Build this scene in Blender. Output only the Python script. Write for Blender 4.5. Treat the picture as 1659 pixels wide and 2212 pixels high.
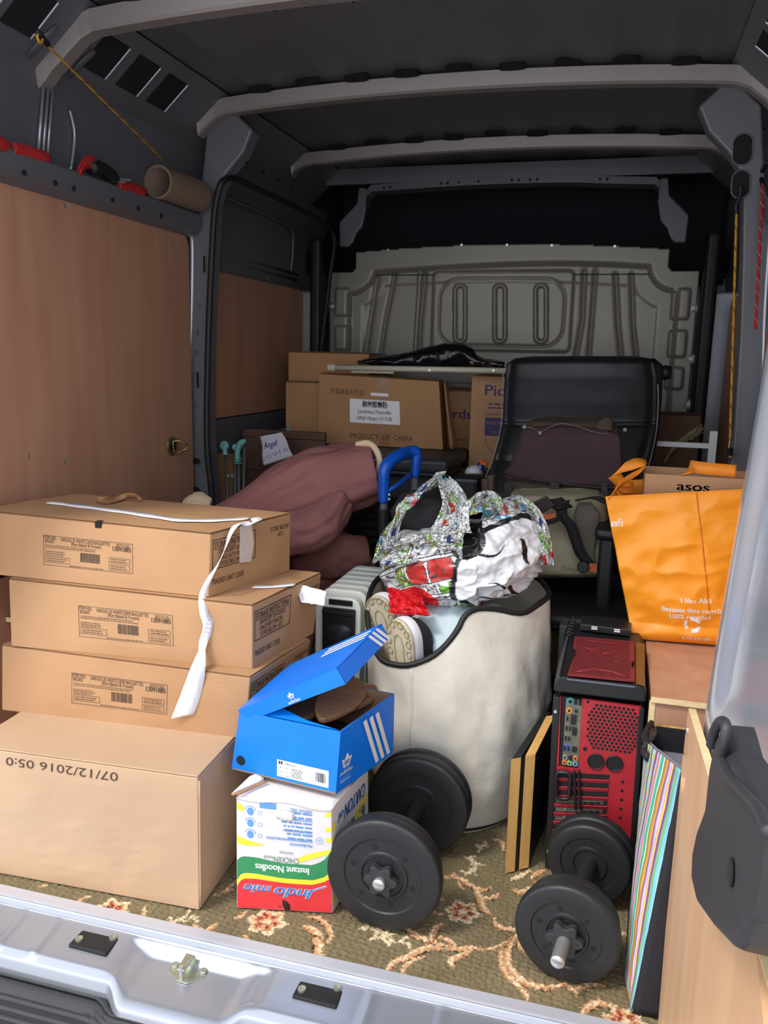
import bpy, bmesh, math, random
import numpy as np
from mathutils import Matrix, Vector, noise

for o in list(bpy.data.objects):
    bpy.data.objects.remove(o)
SC = bpy.context.scene
COL = SC.collection
PI = math.pi

# ------------------------------------------------------------------ camera
CAM = Vector((.54, -1.31, 1.12))
RM = np.array([[0.96274374, 0.07119187, -0.26087584],
               [0.26947246, -0.17208232, 0.94750845],
               [0.02256278, -0.98250669, -0.18485542]])   # camera (right, down, forward) -> van axes
FPX = 1795.
cam_data = bpy.data.cameras.new('camera')
cam = bpy.data.objects.new('camera', cam_data)
COL.objects.link(cam)
cam_data.sensor_fit = 'VERTICAL'
cam_data.sensor_height = 24.
cam_data.lens = FPX / 2212. * 24.
cam_data.clip_start = .02
cm = Matrix.Identity(4)
for i in range(3):
    cm[i][0] = RM[i][0]; cm[i][1] = -RM[i][1]; cm[i][2] = -RM[i][2]; cm[i][3] = CAM[i]
cam.matrix_world = cm
cam_data.dof.use_dof = False
SC.camera = cam

# ------------------------------------------------------------------ daylight and exposure
SC.view_settings.view_transform = 'Standard'
SC.view_settings.look = 'None'
SC.view_settings.gamma = 1.
SC.view_settings.exposure = 0.9
W = bpy.data.worlds.new('sky'); SC.world = W; W.use_nodes = True
wn = W.node_tree; wn.nodes.clear()
tc = wn.nodes.new('ShaderNodeTexCoord'); sx = wn.nodes.new('ShaderNodeSeparateXYZ')
rp = wn.nodes.new('ShaderNodeValToRGB'); bg = wn.nodes.new('ShaderNodeBackground'); wo = wn.nodes.new('ShaderNodeOutputWorld')
wn.links.new(tc.outputs['Generated'], sx.inputs[0]); wn.links.new(sx.outputs['Z'], rp.inputs[0])
rp.color_ramp.elements[0].position = 0.; rp.color_ramp.elements[0].color = (.93, .95, 1., 1)
rp.color_ramp.elements[1].position = 1.; rp.color_ramp.elements[1].color = (.72, .84, 1., 1)
wn.links.new(rp.outputs[0], bg.inputs[0]); bg.inputs[1].default_value = 1.25
wn.links.new(bg.outputs[0], wo.inputs[0])
sun_d = bpy.data.lights.new('sun', 'SUN'); sun_d.energy = 1.2; sun_d.angle = math.radians(12); sun_d.color = (1., .93, .82)
sun = bpy.data.objects.new('sun', sun_d); COL.objects.link(sun)
sun.rotation_euler = Vector((.45, .55, -1.)).to_track_quat('-Z', 'Y').to_euler()

# ------------------------------------------------------------------ helpers
def P(u, v, x=None, y=None, z=None):
    """Point of the van (metres) behind a photograph measurement, on the plane x=, y= or z=."""
    d = RM @ np.array([u - 829.5, v - 1106., FPX])
    if x is not None: t = (x - CAM[0]) / d[0]
    elif y is not None: t = (y - CAM[1]) / d[1]
    else: t = (z - CAM[2]) / d[2]
    return Vector((CAM[0] + t*d[0], CAM[1] + t*d[1], CAM[2] + t*d[2]))

def lin(c):
    c = c / 255.
    return c / 12.92 if c <= .04045 else ((c + .055) / 1.055) ** 2.4
def rgb(r, g, b): return (lin(r), lin(g), lin(b), 1.)

MATS = {}
def mat(name, col, rough=.6, metal=0., var=0., vs=8., bump=0., bs=60., stretch=(1, 1, 1), coat=0., bdist=.002, vcol=None, col2=None, spec=None, det=4.):
    if name in MATS: return MATS[name]
    m = bpy.data.materials.new(name); m.use_nodes = True
    nt = m.node_tree; N = nt.nodes; L = nt.links
    p = N['Principled BSDF']
    c = rgb(*col)
    p.inputs['Base Color'].default_value = c
    p.inputs['Roughness'].default_value = rough
    p.inputs['Metallic'].default_value = metal
    if spec is not None: p.inputs['Specular IOR Level'].default_value = spec
    if coat: p.inputs['Coat Weight'].default_value = coat; p.inputs['Coat Roughness'].default_value = .12
    t = N.new('ShaderNodeTexCoord'); mp = N.new('ShaderNodeMapping'); L.new(t.outputs['Object'], mp.inputs[0])
    mp.inputs['Scale'].default_value = stretch
    if var or col2:
        n = N.new('ShaderNodeTexNoise'); n.inputs['Scale'].default_value = vs; n.inputs['Detail'].default_value = det
        L.new(mp.outputs[0], n.inputs[0])
        r = N.new('ShaderNodeValToRGB'); L.new(n.outputs['Fac'], r.inputs[0])
        r.color_ramp.elements[0].position = .3; r.color_ramp.elements[1].position = .7
        if col2: a, b = c, rgb(*col2)
        else:
            a = tuple(x*(1-var) for x in c[:3]) + (1,); b = tuple(min(1, x*(1+var)) for x in c[:3]) + (1,)
        r.color_ramp.elements[0].color = a; r.color_ramp.elements[1].color = b
        L.new(r.outputs[0], p.inputs['Base Color'])
    if vcol:
        a = N.new('ShaderNodeAttribute'); a.attribute_name = vcol
        L.new(a.outputs['Color'], p.inputs['Base Color'])
    if bump:
        n2 = N.new('ShaderNodeTexNoise'); n2.inputs['Scale'].default_value = bs; n2.inputs['Detail'].default_value = 5.
        L.new(mp.outputs[0], n2.inputs[0])
        b = N.new('ShaderNodeBump'); b.inputs['Strength'].default_value = bump; b.inputs['Distance'].default_value = bdist
        L.new(n2.outputs['Fac'], b.inputs['Height']); L.new(b.outputs[0], p.inputs['Normal'])
    MATS[name] = m
    return m

WM = {}      # world matrices of parents
class MB:
    def __init__(s, T=None):
        s.v = []; s.f = []; s.T = T; s.vc = None
    def add(s, vs, fs):
        k = len(s.v)
        if s.T is not None: vs = [s.T @ Vector(p) for p in vs]
        s.v += [tuple(p) for p in vs]
        s.f += [tuple(i + k for i in f) for f in fs]
        return s
    def box(s, a, b):
        x0, y0, z0 = a; x1, y1, z1 = b
        return s.add([(x0,y0,z0),(x1,y0,z0),(x1,y1,z0),(x0,y1,z0),(x0,y0,z1),(x1,y0,z1),(x1,y1,z1),(x0,y1,z1)],
                     [(0,3,2,1),(4,5,6,7),(0,1,5,4),(1,2,6,5),(2,3,7,6),(3,0,4,7)])
    def hexa(s, bot, top):
        """8 corners: bottom loop of four (counter-clockwise from above) and top loop of four"""
        return s.add(list(bot) + list(top), [(0,3,2,1),(4,5,6,7),(0,1,5,4),(1,2,6,5),(2,3,7,6),(3,0,4,7)])
    def prism(s, poly, off):
        """polygon of 3-D points pushed by the vector off"""
        n = len(poly); off = Vector(off)
        vs = [Vector(p) for p in poly]; vs += [p + off for p in vs]
        return s.add(vs, [tuple(range(n))[::-1], tuple(range(n, 2*n))] + [(i, (i+1) % n, n+(i+1) % n, n+i) for i in range(n)])
    def tube(s, path, r, n=8, closed=False, flat=1., caps=True, up=(0, 0, 1)):
        path = [Vector(p) for p in path]; m = len(path); vs = []; fs = []
        upv = Vector(up); prev = None
        for i, p in enumerate(path):
            if closed: t = path[(i+1) % m] - path[i-1]
            else: t = path[min(i+1, m-1)] - path[max(i-1, 0)]
            t.normalize()
            if prev is None:
                a = t.cross(upv)
                if a.length < 1e-3: a = t.cross(Vector((1, 0, 0)))
                a.normalize()
            else:
                a = prev - t*prev.dot(t); a.normalize()
            prev = a; b = t.cross(a)
            rr = r[i] if isinstance(r, (list, tuple)) else r
            for k in range(n):
                w = 2*PI*k/n
                vs.append(p + a*math.cos(w)*rr + b*math.sin(w)*rr*flat)
        for i in range(m if closed else m-1):
            j = (i+1) % m
            for k in range(n):
                l = (k+1) % n
                fs.append((i*n+k, i*n+l, j*n+l, j*n+k))
        if not closed and caps:
            fs.append(tuple(range(n))[::-1]); fs.append(tuple((m-1)*n+k for k in range(n)))
        return s.add(vs, fs)
    def lathe(s, prof, o, d, n=32):
        """profile of (radius, height) round the axis o + h*d"""
        o = Vector(o); d = Vector(d).normalized(); a = d.cross(Vector((0, 0, 1)))
        if a.length < 1e-3: a = Vector((1, 0, 0))
        a.normalize(); b = d.cross(a); vs = []; fs = []
        for r, h in prof:
            for k in range(n):
                w = 2*PI*k/n
                vs.append(o + d*h + (a*math.cos(w) + b*math.sin(w))*r)
        for i in range(len(prof)-1):
            for k in range(n):
                l = (k+1) % n
                fs.append((i*n+k, i*n+l, (i+1)*n+l, (i+1)*n+k))
        return s.add(vs, fs)
    def disc(s, o, d, r, h, n=20):
        return s.lathe([(1e-5, 0), (r, 0), (r, h), (1e-5, h)], o, d, n)
    def grid(s, fn, nu, nv, wu=False, wv=False):
        vs = [fn(i/(nu if wu else nu-1), j/(nv if wv else nv-1)) for j in range(nv) for i in range(nu)]
        fs = [(j*nu+i, j*nu+(i+1) % nu, ((j+1) % nv)*nu+(i+1) % nu, ((j+1) % nv)*nu+i)
              for j in range(nv if wv else nv-1) for i in range(nu if wu else nu-1)]
        return s.add(vs, fs)
    def ob(s, name, m, parent=None, smooth=False, bevel=0., seg=2, sub=0, solid=0., label=None, col=None, kind=None, weld=0., off=-1., split=0.):
        me = bpy.data.meshes.new(name)
        me.from_pydata(s.v, [], s.f)
        if weld:
            bm = bmesh.new(); bm.from_mesh(me); bmesh.ops.remove_doubles(bm, verts=bm.verts, dist=weld)
            bmesh.ops.recalc_face_normals(bm, faces=bm.faces); bm.to_mesh(me); bm.free()
        if smooth: me.polygons.foreach_set('use_smooth', [True]*len(me.polygons))
        if col is not None:
            at = me.color_attributes.new('paint', 'FLOAT_COLOR', 'POINT')
            at.data.foreach_set('color', np.asarray(col, dtype=np.float32).ravel())
        me.materials.append(m)
        o = bpy.data.objects.new(name, me); COL.objects.link(o)
        if parent is not None:
            o.parent = parent; o.matrix_parent_inverse = WM[parent.name].inverted()
        WM[o.name] = Matrix.Identity(4)
        if solid:
            q = o.modifiers.new('solid', 'SOLIDIFY'); q.thickness = solid; q.offset = off
        if bevel:
            q = o.modifiers.new('bevel', 'BEVEL'); q.width = bevel; q.segments = seg; q.limit_method = 'ANGLE'; q.angle_limit = .6
        if split:
            q = o.modifiers.new('split', 'EDGE_SPLIT'); q.split_angle = split
        if sub:
            q = o.modifiers.new('sub', 'SUBSURF'); q.levels = sub; q.render_levels = sub
        if label: o['label'] = label
        if kind: o['kind'] = kind
        return o

def tag(o, label, cat, group=None):
    o['label'] = label; o['category'] = cat
    if group: o['group'] = group
    return o
def thing(name, label, cat, loc=(0, 0, 0), group=None):
    o = bpy.data.objects.new(name, None); COL.objects.link(o); o.location = loc
    o.empty_display_size = .05
    WM[o.name] = Matrix.Translation(Vector(loc))
    return tag(o, label, cat, group)
def struct(o):
    o['kind'] = 'structure'; return o
def TL(loc, rz=0., rx=0., ry=0.):
    return Matrix.Translation(Vector(loc)) @ Matrix.Rotation(rz, 4, 'Z') @ Matrix.Rotation(ry, 4, 'Y') @ Matrix.Rotation(rx, 4, 'X')
def smooth_path(pts, n=8, closed=False):
    pts = [Vector(p) for p in pts]; m = len(pts); out = []
    for i in range(m if closed else m-1):
        if closed: a, b, c, d = pts[i-1], pts[i], pts[(i+1) % m], pts[(i+2) % m]
        else: a, b, c, d = pts[max(i-1, 0)], pts[i], pts[i+1], pts[min(i+2, m-1)]
        for k in range(n):
            t = k/n
            out.append(.5*((2*b) + (c-a)*t + (2*a-5*b+4*c-d)*t*t + (-a+3*b-3*c+d)*t**3))
    if not closed: out.append(pts[-1])
    return out
def ribbon(m, path, w, across, thick=.0012):
    """flat strap of width w along a path; across = direction (or list of directions) of its width"""
    path = [Vector(p) for p in path]; n = len(path); vs = []; fs = []
    for i, p in enumerate(path):
        a = Vector(across[i] if isinstance(across, list) else across).normalized()
        t = (path[min(i+1, n-1)] - path[max(i-1, 0)]).normalized()
        nn = t.cross(a).normalized()
        ww = w[i] if isinstance(w, (list, tuple)) else w
        vs += [p - a*ww/2 - nn*thick/2, p + a*ww/2 - nn*thick/2, p + a*ww/2 + nn*thick/2, p - a*ww/2 + nn*thick/2]
    for i in range(n-1):
        for k in range(4):
            l = (k+1) % 4
            fs.append((i*4+k, i*4+l, i*4+4+l, i*4+4+k))
    fs += [(3, 2, 1, 0), (n*4-4, n*4-3, n*4-2, n*4-1)]
    return m.add(vs, fs)
def fbm(p, o=4):
    return noise.fractal(Vector(p), 1., 2., o)

# ---- print: lettering, frames and bar codes as thin ink on a surface
_cap = None
def text_geo(s, font=None, shear=0.):
    cu = bpy.data.curves.new('t', 'FONT'); cu.body = s; cu.size = 1.; cu.resolution_u = 3; cu.shear = shear
    o = bpy.data.objects.new('t', cu); COL.objects.link(o)
    dg = bpy.context.evaluated_depsgraph_get()
    me = o.evaluated_get(dg).to_mesh()
    vs = [(p.co.x, p.co.y) for p in me.vertices]; fs = [tuple(f.vertices) for f in me.polygons]
    o.evaluated_get(dg).to_mesh_clear()
    bpy.data.objects.remove(o); bpy.data.curves.remove(cu)
    return vs, fs
def printed(parent, m, o, X, Y, items, name='printed_text', lift=.0007, label=None, warp=None, seed=1):
    """items in metres on the plane o + u*X + v*Y"""
    global _cap
    if _cap is None:
        a, _ = text_geo('H'); _cap = max(p[1] for p in a)
    o = Vector(o); X = Vector(X).normalized(); Y = Vector(Y); Y = (Y - X*Y.dot(X)).normalized(); Nn = X.cross(Y)
    rnd = random.Random(seed)
    V = []; F = []
    def quad(a, b, c, d):
        k = len(V); V.extend([a, b, c, d]); F.append((k, k+1, k+2, k+3))
    def rect(a, b, c, d): quad((a, b), (c, b), (c, d), (a, d))
    def seg(p, q, w):
        dx, dy = q[0]-p[0], q[1]-p[1]; l = math.hypot(dx, dy) or 1; nx, ny = -dy/l*w/2, dx/l*w/2
        quad((p[0]-nx, p[1]-ny), (q[0]-nx, q[1]-ny), (q[0]+nx, q[1]+ny), (p[0]+nx, p[1]+ny))
    for it in items:
        k = it[0]
        if k == 't':
            s, u, v, h = it[1:5]; w = it[5] if len(it) > 5 else None; bold = it[6] if len(it) > 6 else 0
            shear = it[7] if len(it) > 7 else 0.
            vs, fs = text_geo(s, shear=shear)
            if not vs: continue
            sc = h/_cap; x0 = min(p[0] for p in vs); x1 = max(p[0] for p in vs)
            sxx = sc if not w else w/(x1-x0)
            for db in ([0] if not bold else [0, bold, -bold]):
                b0 = len(V); V.extend([(u + (p[0]-x0)*sxx + db, v + p[1]*sc) for p in vs]); F.extend([tuple(i+b0 for i in f) for f in fs])
        elif k == 'f': rect(*it[1:5])
        elif k == 'r':
            a, b, c, d, w = it[1:6]
            rect(a, b, c, b+w); rect(a, d-w, c, d); rect(a, b+w, a+w, d-w); rect(c-w, b+w, c, d-w)
        elif k == 'b':
            a, b, c, d = it[1:5]; x = a
            while x < c:
                w = rnd.choice([.0006, .001, .0016]); rect(x, b, min(x+w, c), d); x += w + rnd.choice([.0006, .001, .0013])
        elif k == 'm':      # small print
            a, b, c, d, rows = it[1:6]; hh = (d-b)/rows
            for r in range(rows):
                x = a; y0 = b + r*hh + hh*.25; end = c - rnd.random()*(c-a)*.2
                while x < end:
                    w = rnd.uniform(.4, 2.2)*hh; rect(x, y0, min(x+w, end), y0+hh*.4); x += w + hh*.35
        elif k == 'l':
            for p, q in zip(it[1][:-1], it[1][1:]): seg(p, q, it[2])
        elif k == 'p':
            b0 = len(V); V.extend(it[1]); F.append(tuple(range(b0, b0+len(it[1]))))
    mb = MB()
    if warp: mb.v = [tuple(warp(u, v)) for u, v in V]
    else: mb.v = [tuple(o + X*u + Y*v + Nn*lift) for u, v in V]
    mb.f = F
    return mb.ob(name, m, parent, label=label)
# ------------------------------------------------------------------ materials
STEEL = mat('van body paint', (106, 106, 112), .42, .2, .06, 3., .12, 900., bdist=.0006)
STEELB = mat('bulkhead paint', (142, 138, 129), .42, .25, .05, 3., .15, 700., bdist=.0008)
RIBLIT = mat('lit rib paint', (140, 132, 130), .4, .2, .05, 6., .12, 900., bdist=.0006)  # body paint lightened: daylight on the rib faces is put into the colour
CAVM = mat('cab headliner cloth', (34, 35, 43), .9)
SILVER = mat('silver paint', (160, 163, 172), .3, .55, .03, 5., .1, 900., bdist=.0004, coat=.4)
PLY = mat('plywood lining', (176, 128, 101), .55, 0, col2=(190, 144, 115), vs=3.2, stretch=(6, 6, .6), bump=.15, bs=25.)
PLYD = mat('door plywood', (206, 160, 120), .45, 0, col2=(222, 178, 138), vs=2.6, stretch=(6, 6, .5), bump=.12, bs=25., coat=.15)
PLYE = mat('plywood edge', (228, 200, 150), .7, 0, .12, 40., stretch=(1, 1, 6))
DOORM = mat('door silver paint', (200, 206, 218), .24, .6, .02, 5., coat=.5)
RUBBER = mat('black rubber', (22, 22, 24), .55)
DARK = mat('dark hollow', (14, 14, 17), .9)
HOLE = mat('hole shade', (20, 20, 24), .85)
BUMPER = mat('black bumper plastic', (44, 44, 48), .6, 0, .08, 30., .35, 500., bdist=.0006)
CHROME = mat('chrome', (196, 196, 194), .28, .7)
ZINC = mat('zinc plating', (178, 182, 165), .32, .8, .1, 30.)
CARD = mat('cardboard', (170, 128, 90), .75, 0, col2=(183, 140, 100), vs=5., bump=.18, bs=120., stretch=(1, 1, 1), bdist=.0008)
CARD2 = mat('darker cardboard', (168, 124, 84), .8, 0, col2=(180, 136, 94), vs=6., bump=.2, bs=100., bdist=.0008)
CARD3 = mat('pale cardboard', (186, 152, 122), .75, 0, col2=(196, 163, 131), vs=4., bump=.15, bs=90., bdist=.0008)
INK = mat('black ink', (58, 44, 34), .7)
INKL = mat('faded ink', (98, 72, 52), .8)
BLACKINK = mat('deep black ink', (25, 22, 24), .6)
WHITE = mat('white plastic', (226, 228, 226), .4)
TAPEW = mat('white tape', (232, 230, 232), .35, 0, .04, 60., .3, 90.)
BLACKP = mat('black plastic', (30, 30, 32), .42, 0, .1, 40.)
# ------------------------------------------------------------------ van body
def lerp(a, b, t): return a + (b-a)*t
def sstep(a, b, x):
    t = np.clip((x-a)/(b-a), 0, 1); return t*t*(3-2*t)

fl = struct(MB().box((-.97, -.012, -.05), (.97, 2.66, -.012)).ob('floor', STEEL))

# --- ceiling: pressed roof skin
def roof_z(x, y):
    g = .0045*math.sin(x*2*PI/.26 + 1.2)
    g = max(-.003, min(.003, g*2))
    return 1.968 + .03*(1-(x/.85)**2) + g
ceil = struct(MB().grid(lambda a, b: (lerp(-.8, .8, a), lerp(-.06, 3.2, b), roof_z(lerp(-.8, .8, a), 0)), 161, 12).ob('ceiling', STEEL, smooth=True, solid=.004, off=1.))
RIBS = [.70, 1.44, 2.22]
def rib_path(k):
    e = [(.975, 1.775), (.945, 1.80), (.925, 1.822), (.835, 1.892), (.80, 1.907), (.70, 1.915)]
    if k == 1: e = [(.90, 1.842), (.885, 1.858), (.84, 1.893), (.80, 1.907), (.70, 1.915)]
    if k == 2: e = [(.872, 1.868), (.862, 1.884), (.835, 1.90), (.80, 1.91), (.70, 1.915)]
    L = [(-x, z) for x, z in e] + [(x, 1.915 + .022*(1-(x/.7)**2)) for x in np.linspace(-.62, .62, 21)] + e[::-1]
    return L
for k, yr in enumerate(RIBS):
    path = rib_path(k)
    sec = [(-.030, .046), (-.022, .006), (-.017, 0), (.022, 0), (.027, .006), (.034, .046)]   # (y, up)
    m = MB(); vs = []; fs = []
    for x, z in path:
        for dy, up in sec: vs.append((x, yr+dy, z+up))
    n = len(sec)
    for i in range(len(path)-1):
        for j in range(n-1): fs.append((i*n+j, (i+1)*n+j, (i+1)*n+j+1, i*n+j+1))
    m.add(vs, fs)
    rib = m.ob('roof_rib', RIBLIT, ceil, smooth=False, solid=.002, bevel=0)
    for j in range(9):
        x = -.66 + j*.165
        m = MB(); a = []
        for q in range(14):
            w = 2*PI*q/14; a.append((x + .042*math.cos(w)*(1 if abs(math.cos(w)) < .8 else .95), yr-.045+.014*math.sin(w), roof_z(x, 0)-.0175))
        m.prism(a, (0, 0, .018)); m.ob('sealant_pad', DARK, ceil)
    if k < 2:
        m = MB()
        for j in range(12):
            x = -.55 + j*.1 + (.02 if j % 3 else 0); m.disc((x, yr+.043, 1.925+.02*(1-(x/.7)**2)), (0, 1, 0), .004, .003, 8)
        m.ob('pin_hole', HOLE, ceil, kind='stuff')

# --- the cant rails: slanted box between the wall and the roof, with square windows
def cant(side):
    s = side
    m = MB()
    A = [(-.05, .64), (.75, 1.38), (1.5, 2.16), (2.28, 2.6)]
    holes = [[.40, .56, .0], [.80, .965, 1.13], [], []]
    p0 = Vector((s*.962, 0, 1.825)); p1 = Vector((s*.79, 0, 1.968))
    d = (p1-p0)
    def pt(y, t, off=0.):
        q = p0 + d*t; nrm = Vector((-s*d.z*1., 0, s*d.x)).normalized() if s < 0 else Vector((-d.z, 0, d.x)).normalized()
        q = q + Vector((-s*.63, 0, -.77))*off; return (q.x, y, q.z)
    m.add([pt(-.05, 0), pt(2.66, 0), pt(2.66, 1), pt(-.05, 1)], [(0, 1, 2, 3)])
    o = m.ob('cant_rail', STEEL, wl if s < 0 else wr, solid=.003)
    for y in [-.0, .13, .26, .39, .53, .84, 1.0, 1.16] :
        if s > 0 and y < .5: continue
        mm = MB()
        mm.add([pt(y-.05, .30, .004), pt(y+.055, .30, .004), pt(y+.05, .80, .004), pt(y-.055, .80, .004),
                pt(y-.05, .30, -.004), pt(y+.055, .30, -.004), pt(y+.05, .80, -.004), pt(y-.055, .80, -.004)], [(0,1,2,3),(7,6,5,4),(0,4,5,1),(1,5,6,2),(2,6,7,3),(3,7,4,0)])
        mm.ob('square_hole', HOLE, o)
        mm = MB(); mm.tube([pt(y+.057, .30, .005), pt(y+.052, .80, .005)], .003, 6); mm.ob('hole_lip', SILVER, o)
    # slots beside the ribs
    for yr in (.62, .78):
        mm = MB(); mm.tube([pt(yr, .1, .004), pt(yr, .35, .006), pt(yr+.01, .55, .004)], .012, 8, flat=.3); mm.ob('pressed_bead', STEEL, o, smooth=True)
    for y in np.arange(1.55, 2.5, .16):
        mm = MB(); mm.disc(pt(y, .2, .001), (-s*.63, 0, -.77), .007, .003, 10); mm.ob('rail_hole', HOLE, o)

# --- side walls
def wall(side):
    s = side; name = 'wall_left' if s < 0 else 'wall_right'
    m = MB()
    def prof(y):
        if y > 1.5: return [(s*1.0, -.05), (s*1.0, 1.30), (s*.970, 1.62), (s*.962, 1.83)]
        return [(s*.985, -.05), (s*.985, 1.50), (s*.970, 1.60), (s*.962, 1.83)]
    for y0, y1 in ((-.03, 1.5), (1.5001, 2.9)):
        a = prof(y0+.01)
        for (xa, za), (xb, zb) in zip(a[:-1], a[1:]):
            m.add([(xa, y0, za), (xa, y1, za), (xb, y1, zb), (xb, y0, zb)], [(0, 1, 2, 3)])
    return struct(m.ob(name, STEEL, solid=.004))
wl = wall(-1); wr = wall(1)
cant(-1); cant(1)

def ply_panel(side, y0, y1, z0, z1, x, rtop, screws, mt=PLY):
    m = MB(); pts = []
    s = side; r = rtop
    c = [(y0, z0), (y1, z0), (y1, z1-r)] + [(y1-r+r*math.cos(w), z1-r+r*math.sin(w)) for w in np.linspace(.1, PI/2-.1, 6)] + [(y1-r, z1), (y0, z1)]
    m.prism([(x, y, z) for y, z in c], (s*.009, 0, 0))
    o = m.ob('plywood_panel', mt, wl if s < 0 else wr)
    for y, z in screws:
        m = MB(); m.disc((x+s*.001, y, z), (-s, 0, 0), .0065, .003, 12); m.ob('screw', CHROME, o)
    return o
sc = [tuple(P(u, v, x=-.95))[1:] for u, v in ((138, 445), (357, 508), (138, 998), (300, 967), (60, 985))]
pp = ply_panel(-1, -.02, 1.435, .545, 1.52, -.95, .05, sc)
ply_panel(-1, -.02, 1.435, .0, .535, -.951, .01, [])
pq = ply_panel(-1, 1.50, 2.60, .865, 1.42, -.962, .07, [tuple(P(578, 600, x=-.96))[1:], tuple(P(555, 898, x=-.96))[1:]])
ply_panel(-1, 1.50, 2.60, .02, .70, -.962, .02, [])
ply_panel(1, .3, 1.42, .0, 1.50, .95, .05, [(.9, 1.45), (.9, .9)])
ply_panel(1, 1.52, 2.50, .0, 1.38, .962, .07, [(2.3, 1.0), (1.7, 1.3)])
# pressed lines on the dark skins above the plywood
for z, x in ((1.475, -.985), (1.50, -.98)):
    MB().tube([(x+.002, 1.56, z), (x+.002, 2.55, z-.01)], .006, 6).ob('pressed_bead', STEEL, wl, smooth=True)
MB().box((-.99, 1.5, .71), (-.965, 2.6, .86)).ob('door_rail', STEEL, wl, bevel=.008)
MB().tube(smooth_path([(-.967, 1.66, 1.50), (-.96, 1.66, 1.6), (-.955, 1.68, 1.68), (-.955, 1.8, 1.70), (-.955, 2.3, 1.69), (-.955, 2.42, 1.67), (-.965, 2.45, 1.58), (-.975, 2.45, 1.5)], 5), .007, 6).ob('pressed_bead', STEEL, wl, smooth=True)
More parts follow.
